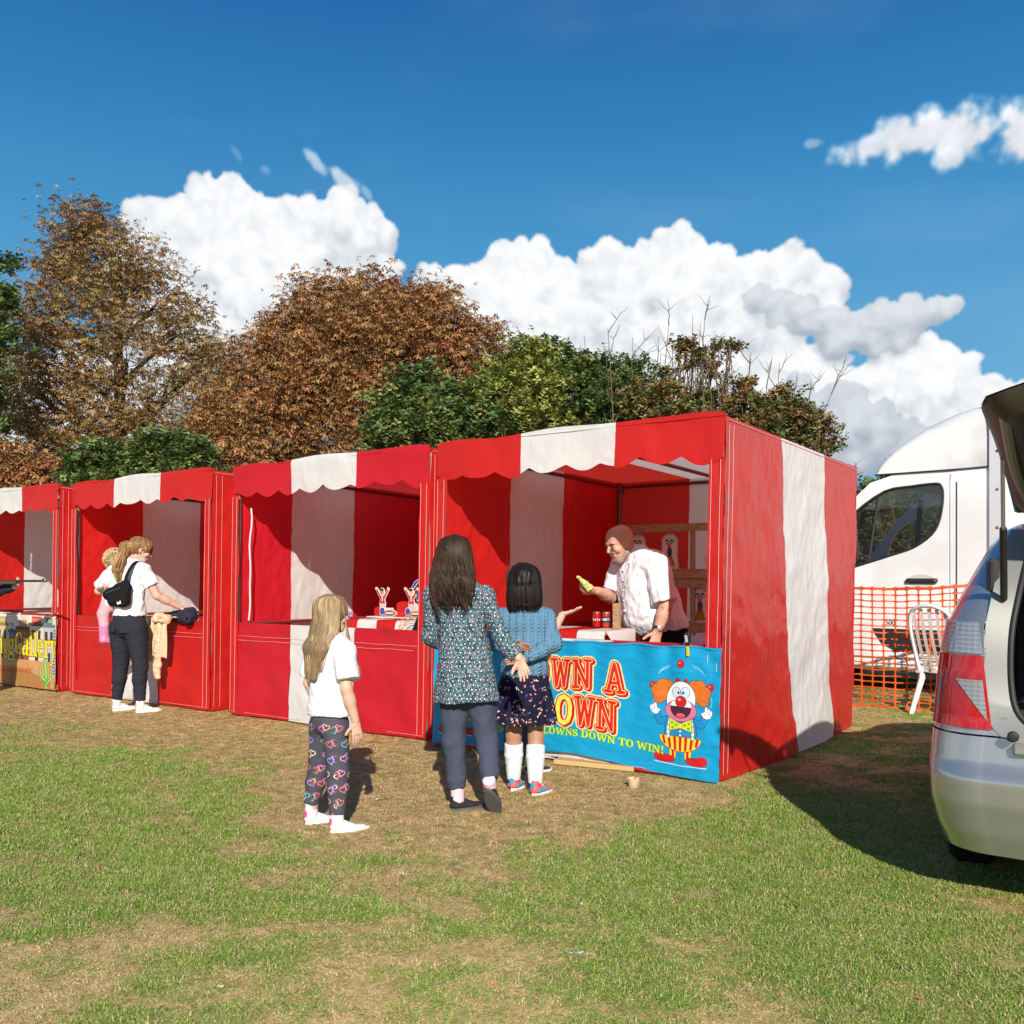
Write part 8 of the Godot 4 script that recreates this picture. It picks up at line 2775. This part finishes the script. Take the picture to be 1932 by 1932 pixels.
func athlete(x: float, y: float, z: float, sash: bool, label: String) -> void:
	var t := thing("cutout_figure", label, "cut-out", row(x, y, z), row_turn)
	var T := Transform3D(Basis().scaled(Vector3.ONE * 1.4), Vector3.ZERO)
	var bodyp := PackedVector2Array([V2(-0.020, 0.03), V2(-0.026, 0.085), V2(-0.018, 0.115), V2(-0.050, 0.165), V2(-0.062, 0.185), V2(-0.050, 0.192), V2(-0.040, 0.172), V2(-0.018, 0.140), V2(0.018, 0.140), V2(0.040, 0.172), V2(0.052, 0.192), V2(0.063, 0.185), V2(0.050, 0.165), V2(0.018, 0.115), V2(0.026, 0.085), V2(0.020, 0.03)])
	cutout(t, bodyp, T, mat(lin(0.40, 0.03, 0.03), 0.6), "vest")
	var g := Geo.new()
	g.prism(T, PackedVector2Array([V2(-0.020, 0.03), V2(-0.026, 0.085), V2(0.026, 0.085), V2(0.020, 0.03)]), 0.0025, 0.004)
	obj("shorts", g, mat(lin(0.48, 0.44, 0.36), 0.7), t)
	g = Geo.new()
	g.prism(T, oval(V2(0, 0.165), V2(0.026, 0.029)), 0.001, 0.005)
	obj("head_edge", g, mat(lin(0.72, 0.70, 0.68), 0.6), t)
	g = Geo.new()
	g.prism(T, oval(V2(0, 0.165), V2(0.019, 0.022)), 0.005, 0.007)
	obj("face", g, mat(lin(0.42, 0.24, 0.13) if not sash else lin(0.55, 0.42, 0.12), 0.6), t)
	g = Geo.new()
	g.prism(T, oval(V2(0, 0.180), V2(0.018, 0.010)), 0.007, 0.008)
	obj("hair", g, mat(lin(0.04, 0.02, 0.015), 0.6), t)
	g = Geo.new()
	g.prism(T, PackedVector2Array([V2(-0.003, 0.10), V2(0.004, 0.10), V2(0.004, 0.135), V2(-0.003, 0.135)]), 0.0025, 0.004)
	obj("number", g, mat(lin(0.7, 0.66, 0.6), 0.6), t)
	for s in [-1.0, 1.0]:
		g = Geo.new()
		g.prism(T, oval(V2(s * 0.056, 0.188), V2(0.010, 0.012)), 0.0025, 0.004)
		obj("hand", g, mat(lin(0.62, 0.45, 0.36), 0.6), t)
	if sash:
		cutout(t, PackedVector2Array([V2(0.004, 0.196), V2(0.03, 0.235), V2(0.065, 0.25), V2(0.072, 0.243), V2(0.05, 0.225), V2(0.02, 0.192)]), T, mat(lin(0.05, 0.05, 0.22), 0.6), "ribbon")
		cutout(t, PackedVector2Array([V2(0.030, 0.165), V2(0.05, 0.19), V2(0.066, 0.17), V2(0.066, 0.12), V2(0.05, 0.105), V2(0.052, 0.15)]), T, mat(lin(0.06, 0.04, 0.2), 0.6), "ribbon")
	boxed("foot", Vector3(0, 0.015, 0), Vector3(0.05, 0.03, 0.03), M.white, t, 0.003)

func medal_plaque(x: float, y: float, z: float, label: String) -> void:
	var t := thing("prize_plaque", label, "plaque", row(x, y, z), row_turn, "prize plaques on the hoop table")
	var T := Transform3D.IDENTITY
	cutout(t, oval(V2(-0.075, 0.048), V2(0.030, 0.036)), T, mat(lin(0.04, 0.06, 0.28), 0.4), "blue_disc", 0.006)
	var p := PackedVector2Array()
	for k in 24:
		var a := TAU * k / 24.0
		var e := 1.0 + (0.12 if k % 2 else -0.06)
		p.push_back(V2(0.022 + 0.085 * cos(a) * e, 0.030 + 0.032 * sin(a) * e))
	cutout(t, p, T, mat(lin(0.45, 0.22, 0.05), 0.45), "gilt_scroll", 0.003)
	var g := Geo.new()
	g.prism(T, oval(V2(0.022, 0.03), V2(0.062, 0.021)), 0.0025, 0.004)
	obj("dark_field", g, mat(lin(0.05, 0.015, 0.10), 0.5), t)
	g = Geo.new()
	g.prism(T, PackedVector2Array([V2(-0.025, 0.022), V2(0.070, 0.022), V2(0.070, 0.040), V2(-0.025, 0.040)]), 0.004, 0.0055)
	obj("name_strip", g, mat(lin(0.55, 0.50, 0.55), 0.5), t)
	boxed("block", Vector3(0.02, 0.02, -0.04), Vector3(0.11, 0.04, 0.06), M.white, t, 0.003)
	boxed("block", Vector3(0.13, 0.022, -0.045), Vector3(0.09, 0.044, 0.06), M.red, t, 0.003)

func build_stall_contents() -> void:
	clown_banner()
	gallery_banner()
	# clown stall: target rack
	var rk := thing("target_rack", "bare wooden rack of rails holding clown targets at the back of the stall", "rack", row(-1.32, 0, -2.35), row_turn)
	for y in [1.855, 1.405, 1.315, 0.89]:
		boxed("rail", Vector3(0, y, 0), Vector3(1.62, 0.075, 0.022), M.wood, rk, 0.003)
		if y < 1.5: boxed("shelf", Vector3(0, y + 0.045, -0.06), Vector3(1.62, 0.015, 0.12), M.wood, rk, 0.003)
	for x in [-0.78, 0.0, 0.78]:
		boxed("upright", Vector3(x, 0.945, -0.028), Vector3(0.045, 1.89, 0.03), M.wood, rk, 0.003)
		boxed("foot", Vector3(x, 0.03, -0.03), Vector3(0.05, 0.06, 0.45), M.wood, rk, 0.003)
	knockdown_clown(-1.92, 1.46, -2.40, false, "clown target half hidden behind the stall keeper's head")
	knockdown_clown(-1.57, 1.46, -2.40, false, "upright clown target on the top rail behind the stall keeper's back")
	knockdown_clown(-1.17, 1.46, -2.40, true, "clown target knocked over on its side on the top rail")
	knockdown_clown(-1.25, 0.945, -2.40, false, "upright clown target on the lower rail of the rack")
	draped_table("striped cloth table with drink cans inside the clown stall", row(-1.40, 0, -0.50), Vector3(0.72, 0.975, 0.46), 3, false, 0.22)
	draped_table("small white cloth table end behind the clamp on the clown banner", row(-0.42, 0, -0.95), Vector3(0.34, 0.93, 0.40), 1, false, 0.3)
	drinks_can(-1.33, -0.63, 0.979, lin(0.45, 0.012, 0.012), Color(0, 0, 0, 0), "Cola", lin(0.75, 0.7, 0.68), "red drinks can on the striped cloth table")
	drinks_can(-1.26, -0.66, 0.979, lin(0.50, 0.06, 0.012), lin(0.02, 0.025, 0.10), "FANTA", lin(0.75, 0.72, 0.68), "orange red drinks can with a dark band, beside the plain red can")
	boxed("wooden_block", row(-1.10, 1.08, -0.55), Vector3(0.05, 0.20, 0.05), M.wood, null, 0.003, Basis(Vector3.UP, row_turn))
	tag(get_child(get_child_count() - 1), "upright wooden block on the table in front of the stall keeper", "block")
	# spring clamp that holds the banner
	var cl := thing("spring_clamp", "black and yellow spring clamp gripping the top edge of the clown banner", "clamp", row(-0.20, 0.92, 0.05), row_turn)
	for s in [-1.0, 1.0]:
		boxed("jaw", Vector3(0.0, -0.035, s * 0.014), Vector3(0.024, 0.07, 0.012), mat(lin(0.55, 0.48, 0.03), 0.5), cl, 0.004, Basis(Vector3.RIGHT, s * 0.10))
		boxed("handle", Vector3(0.0, 0.045, s * 0.026), Vector3(0.026, 0.095, 0.014), M.black, cl, 0.005, Basis(Vector3.RIGHT, s * 0.32))
	rod("pivot", Vector3(-0.016, 0.002, 0), Vector3(0.016, 0.002, 0), 0.013, M.galv, cl)
	boxed("grip_pad", Vector3(0.0, 0.05, 0.036), Vector3(0.020, 0.05, 0.006), mat(lin(0.5, 0.5, 0.5), 0.5), cl, 0.002, Basis(Vector3.RIGHT, 0.32))
	# hoop stall
	draped_table("striped cloth table with prize cut-outs inside the hoop stall", row(-3.46, 0, -0.72), Vector3(1.22, 0.985, 0.55), 5, true, 0.20)
	var bd := boxed("white_board", row(-3.52, 0.996, -0.80), Vector3(0.86, 0.012, 0.26), M.white, null, 0.003, Basis(Vector3.UP, row_turn))
	tag(bd, "flat white board lying on the hoop table under the cut-outs", "board")
	for q in [[-3.88, -0.80, 0.06, 0.085, "small red block with a rounded top at the end of the white board"], [-3.62, -0.88, 0.10, 0.14, "taller red block behind the cut-outs on the white board"]]:
		var bt := thing("red_block", q[4], "block", row(q[0], 1.006, q[1]), row_turn)
		var g := Geo.new()
		var pp := PackedVector2Array([V2(-q[2], 0), V2(q[2], 0), V2(q[2], q[3] * 0.8)])
		for k in 7: pp.push_back(V2(-q[2] + q[2] * 0.9 * (1.0 - sin(PI * 0.5 * k / 6.0)) , q[3] * (0.75 + 0.25 * cos(PI * 0.5 * k / 6.0))))
		g.prism(Transform3D.IDENTITY, pp, -0.03, 0.03)
		obj("painted_block", g, M.red, bt)
		boxed("white_half", Vector3(q[2] + 0.045, q[3] * 0.45, 0), Vector3(0.085, q[3] * 0.9, 0.06), M.white, bt, 0.004)
	athlete(-3.82, 1.006, -0.76, false, "cut-out athlete with both arms raised and a dark face")
	athlete(-3.48, 1.006, -0.80, true, "cut-out athlete with yellow hair and a long purple ribbon")
	medal_plaque(-3.69, 1.006, -0.70, "blue disc and gilt scroll plaque in front of the athlete with raised arms")
	medal_plaque(-3.36, 1.006, -0.70, "blue disc and gilt scroll plaque in front of the athlete with the ribbon")
	for k in 4:
		var ring := PackedVector3Array()
		var rr := 0.125 - 0.012 * k
		for q in 33: ring.push_back(Vector3(rr * cos(TAU * q / 32.0), rr * sin(TAU * q / 32.0), 0))
		var h := thing("wooden_hoop", ["thin wooden hoop leaning highest against the hoop table", "thin wooden hoop leaning just under the highest hoop", "thin wooden hoop leaning low on the counter board", "smallest wooden hoop lowest on the counter board"][k], "hoop", row(-3.04 + 0.025 * k, 0.965 - 0.028 * k, -0.30 + 0.045 * k), row_turn, "wooden throwing hoops")
		var o := wire("ring", ring, 0.0045, mat(lin(0.50, 0.27, 0.10), 0.5), h, 6)
		o.rotation = Vector3(-0.55 - 0.12 * k, 0.0, 0)
	var bg := thing("black_bag", "black cloth bag standing by the right post of the hoop stall", "bag", row(-2.78, 0.90, -0.16), row_turn)
	var g := Geo.new()
	g.prism(Transform3D.IDENTITY, PackedVector2Array([V2(-0.09, 0.01), V2(0.06, 0.0), V2(0.07, 0.20), V2(0.02, 0.23)]), -0.04, 0.04)
	obj("cloth", g, M.black_cloth, bg)
	# jackets left on the counter beside the woman with the toddler
	var jk := thing("peach_jacket", "peach jacket hanging over the counter by its hood", "jacket", row(-6.14, 0, 0.07), row_turn)
	var dr := PackedVector3Array()
	for j in 25:
		for q in 25:
			var v := j / 24.0
			var u := q / 24.0 - 0.5
			var way := v * 0.62
			var y := 0.955 if way < 0.2 else 0.955 - (way - 0.2)
			var z := -0.16 + way if way < 0.2 else 0.045 + 0.03 * smoothstep(0.2, 0.3, way)
			var half := lerpf(0.15, 0.18, minf(1.0, v * 2.0)) * (1.0 - 0.35 * maxf(0.0, v - 0.6))
			var fold := 0.022 * sin(u * 17.0 + v * 2.5) * smoothstep(0.15, 0.5, v) + 0.012 * sin(u * 31.0 - v * 4.0)
			y += 0.05 * sin(u * 5.0 + 0.6) * smoothstep(0.55, 1.0, v) + 0.02 * absf(sin(u * 13.0)) * (1.0 - v)
			dr.push_back(Vector3(u * 2.0 * half - 0.06 * v, y, z + fold))
	var dg := Geo.new()
	dg.sheet(dr, 25, 25)
	obj("body", dg, M.peach, jk)
	var F := Field.new(Vector3(-0.35, 0.2, -0.3), Vector3(0.35, 1.15, 0.3), 0.011)
	F.limb(Vector3(0.01, 0.72, 0.085), Vector3(-0.02, 0.40, 0.075), V2(0.062, 0.036), V2(0.052, 0.034), Vector3.RIGHT, 0.03)
	F.limb(Vector3(-0.02, 0.40, 0.075), Vector3(-0.02, 0.345, 0.075), V2(0.040, 0.030), V2(0.042, 0.030), Vector3.RIGHT, 0.012)
	F.rough(81, 0.014, Vector3(9, 12, 9), 2)
	obj("sleeve", F.geo(), M.peach, jk)
	F = Field.new(Vector3(-0.3, 0.8, -0.3), Vector3(0.35, 1.15, 0.3), 0.011)
	F.limb(Vector3(-0.03, 0.955, 0.06), Vector3(0.12, 0.945, 0.055), V2(0.055, 0.06), V2(0.05, 0.055), Vector3.UP, 0.04)
	F.limb(Vector3(0.02, 0.95, 0.13), Vector3(0.12, 0.95, 0.12), V2(0.035, 0.03), V2(0.03, 0.03), Vector3.UP, 0.02, false, true)
	F.rough(83, 0.016, Vector3(11, 11, 11), 2)
	obj("hood", F.geo(), M.peach, jk)
	jk = thing("navy_jacket", "dark navy jacket folded on the counter behind the peach jacket", "jacket", row(-6.02, 0, -0.06), row_turn)
	F = Field.new(Vector3(-0.35, 0.85, -0.25), Vector3(0.35, 1.15, 0.2), 0.014)
	F.limb(Vector3(-0.16, 0.96, 0), Vector3(0.12, 0.98, 0), V2(0.05, 0.08), V2(0.085, 0.09), Vector3.UP, 0.04)
	F.limb(Vector3(0.12, 0.98, 0.02), Vector3(0.22, 0.93, 0.08), V2(0.08, 0.07), V2(0.04, 0.04), Vector3.UP, 0.04)
	F.rough(82, 0.03, Vector3(9, 9, 9))
	obj("cloth", F.geo(), M.navy_cloth, jk)

# ================= fence, chair, litter =================
func build_small_things() -> void:
	# orange barrier net in front of the van: every strand its own part
	var om := mat(lin(0.58, 0.085, 0.010), 0.45)
	var turn := atan2(-0.53, 0.85)
	var t := thing("barrier_net", "orange plastic barrier net strung in front of the white van", "fence", Vector3(3.35, 0, -10.42), turn)
	var L := 2.5
	var H := 1.27
	var n := noise(909, 1.2, 2)
	var at := func(x: float, y: float) -> Vector3: return Vector3(x, y - 0.03 * sin(x * 2.2) * (y / H) + 0.008 * n.get_noise_2d(x * 3, y * 3), 0.05 * n.get_noise_2d(x, y) + 0.04 * sin(x * 1.7))
	var rows := 19
	var cols := 22
	for j in rows + 1:
		var y := 0.015 + H * j / rows
		var p := PackedVector3Array()
		var wid := 0.013 if j == 0 or j == rows else 0.0065
		for i in cols * 4 + 1:
			var x := L * i / (cols * 4.0)
			var near := absf(fmod(float(i), 4.0) - 2.0) / 2.0     # wider at the knots
			var w := wid * (1.0 + 0.9 * pow(near, 4.0))
			p.push_back(at.call(x, y + w))
			p.push_back(at.call(x, y - w))
		var g := Geo.new()
		g.sheet(p, 2, cols * 4 + 1, false, PackedVector2Array(), true)
		obj("strand", g, om, t)
	for i in cols + 1:
		var x := L * i / cols
		var p := PackedVector3Array()
		for j in rows * 4 + 1:
			var y := 0.015 + H * j / (rows * 4.0)
			var near := absf(fmod(float(j), 4.0) - 2.0) / 2.0
			var w := 0.0078 * (1.0 + 0.8 * pow(near, 4.0))
			p.push_back(at.call(x - w, y) + Vector3(0, 0, 0.003))
			p.push_back(at.call(x + w, y) + Vector3(0, 0, 0.003))
		var g := Geo.new()
		g.sheet(p, 2, rows * 4 + 1, false, PackedVector2Array(), true)
		obj("strand", g, om, t)
	for x in [0.02, 2.48]: rod("stake", Vector3(x, 0, -0.03), Vector3(x, 1.4, -0.03), 0.012, M.steel, t)
	# white plastic garden chair
	var wm := mat(lin(0.78, 0.78, 0.77), 0.35)
	var c := thing("garden_chair", "white plastic garden chair with a slatted curved back", "chair", Vector3(4.42, 0, -9.58), deg_to_rad(34.0))
	var seat := PackedVector3Array()
	for j in 9:
		for i in 9:
			var u := i / 8.0
			var v := j / 8.0
			seat.push_back(Vector3(lerpf(-0.22, 0.24, v), 0.435 - 0.03 * sin(PI * v) - 0.012 * cos((u - 0.5) * PI) + 0.02 * v, lerpf(-0.24, 0.24, u) * (1.0 + 0.08 * v)))
	var g := Geo.new()
	g.sheet(seat, 9, 9, false, PackedVector2Array(), false)
	obj("seat", g, wm, c)
	for e in [-1.0, 1.0]:
		var rimp := PackedVector3Array()
		for j in 9: rimp.push_back(Vector3(lerpf(-0.22, 0.24, j / 8.0), 0.425 + 0.02 * j / 8.0, e * 0.245 * (1.0 + 0.08 * j / 8.0)))
		wire("seat_rim", rimp, 0.016, wm, c)
		wire("back_frame", curve([Vector3(-0.20, 0.42, e * 0.225), Vector3(-0.26, 0.62, e * 0.235), Vector3(-0.335, 0.86, e * 0.24), Vector3(-0.395, 1.02, e * 0.20), Vector3(-0.42, 1.085, e * 0.10), Vector3(-0.425, 1.10, 0)], 5), 0.021, wm, c, 8)
	wire("seat_rim", PackedVector3Array([Vector3(0.24, 0.445, -0.26), Vector3(0.25, 0.43, 0), Vector3(0.24, 0.445, 0.26)]), 0.018, wm, c)
	for k in 5:
		var z := -0.15 + 0.075 * k
		var sl := PackedVector3Array()
		for j in 9:
			var f := j / 8.0
			var x := lerpf(-0.205, -0.405, f) - 0.03 * sin(PI * f) * (1.0 - pow(z / 0.24, 2.0))
			var y := lerpf(0.43, 1.07 - 0.5 * z * z, f)
			for e in [-1.0, 1.0]: sl.push_back(Vector3(x, y, z * (1.0 + 0.12 * f) + e * 0.018))
		g = Geo.new()
		g.sheet(sl, 2, 9)
		obj("back_slat", g, wm, c)
	for q in [[-0.19, -0.21, -0.31, -0.25], [-0.19, 0.21, -0.31, 0.25], [0.22, -0.24, 0.27, -0.27], [0.22, 0.24, 0.27, 0.27]]:
		g = Geo.new()
		g.tube(PackedVector3Array([Vector3(q[0], 0.44, q[1]), Vector3(q[0], 0.36, q[1]), Vector3(q[2], 0.0, q[3])]), PackedFloat32Array([0.034, 0.032, 0.024]), 8)
		obj("leg", g, wm, c)
	# paper cup with a red spoon
	var cup := thing("paper_cup", "small paper tub with a red plastic spoon on the grass", "cup", Vector3(0.80, 0.0, -6.28))
	g = Geo.new()
	g.lathe(Transform3D.IDENTITY, PackedVector2Array([V2(0.0, 0.004), V2(0.030, 0.0), V2(0.042, 0.060), V2(0.044, 0.062), V2(0.042, 0.064), V2(0.039, 0.060), V2(0.029, 0.012), V2(0, 0.012)]), 26)
	obj("tub", g, mat(lin(0.58, 0.44, 0.27), 0.8), cup)
	boxed("spoon", Vector3(0.008, 0.055, 0.0), Vector3(0.008, 0.075, 0.004), mat(lin(0.6, 0.04, 0.03), 0.4), cup, 0.0015, Basis(Vector3.BACK, -0.45))
	# loose boards under the banner
	var pl := boxed("loose_plank", row(-0.95, 0.028, 0.02), Vector3(0.62, 0.035, 0.12), mat(lin(0.52, 0.36, 0.14), 0.7), null, 0.004, Basis(Vector3.UP, row_turn + 0.16))
	tag(pl, "pale yellow plank end sticking out under the clown banner", "plank")
	var pp := rod("black_pipe", row(-1.45, 0.04, -0.02), row(-1.05, 0.03, 0.0), 0.028, M.rubber)
	tag(pp, "short black rubber pipe under the clown banner", "pipe")
	# litter and leaves on the turf
	var r := RandomNumberGenerator.new()
	r.seed = 41
	for q in [[0.235, 3.50, 0.055, 0.022, 0.4, lin(0.62, 0.62, 0.62), "crumpled strip of pale foil on the grass"], [0.29, 4.02, 0.03, 0.008, 1.1, lin(0.75, 0.75, 0.75), "small white paper stick on the grass"], [-0.07, 3.22, 0.022, 0.020, 0.2, lin(0.55, 0.28, 0.08), "single orange fallen leaf on the grass"], [0.51, 3.30, 0.02, 0.014, 0.8, lin(0.50, 0.26, 0.08), "small tan leaf scrap on the grass"], [1.33, 3.12, 0.03, 0.022, 2.0, lin(0.36, 0.16, 0.06), "brown curled leaf on the grass at the right"], [-0.98, 3.21, 0.022, 0.014, 0.3, lin(0.62, 0.60, 0.30), "pale yellow leaf on the grass"], [-0.83, 5.9, 0.03, 0.02, 0.9, lin(0.75, 0.75, 0.72), "scrap of white paper near the girl in white"]]:
		var sc := thing("litter_scrap", q[6], "litter", Vector3(q[0], 0.012, -q[1]), q[4])
		var sp := PackedVector3Array()
		for j in 4:
			for i in 5: sp.push_back(Vector3((i / 4.0 - 0.5) * q[2], 0.008 * r.randf(), (j / 3.0 - 0.5) * q[3] * (1.0 - 1.2 * pow(i / 4.0 - 0.5, 2.0))))
		g = Geo.new()
		g.sheet(sp, 5, 4)
		obj("scrap", g, mat(q[5], 0.6), sc)
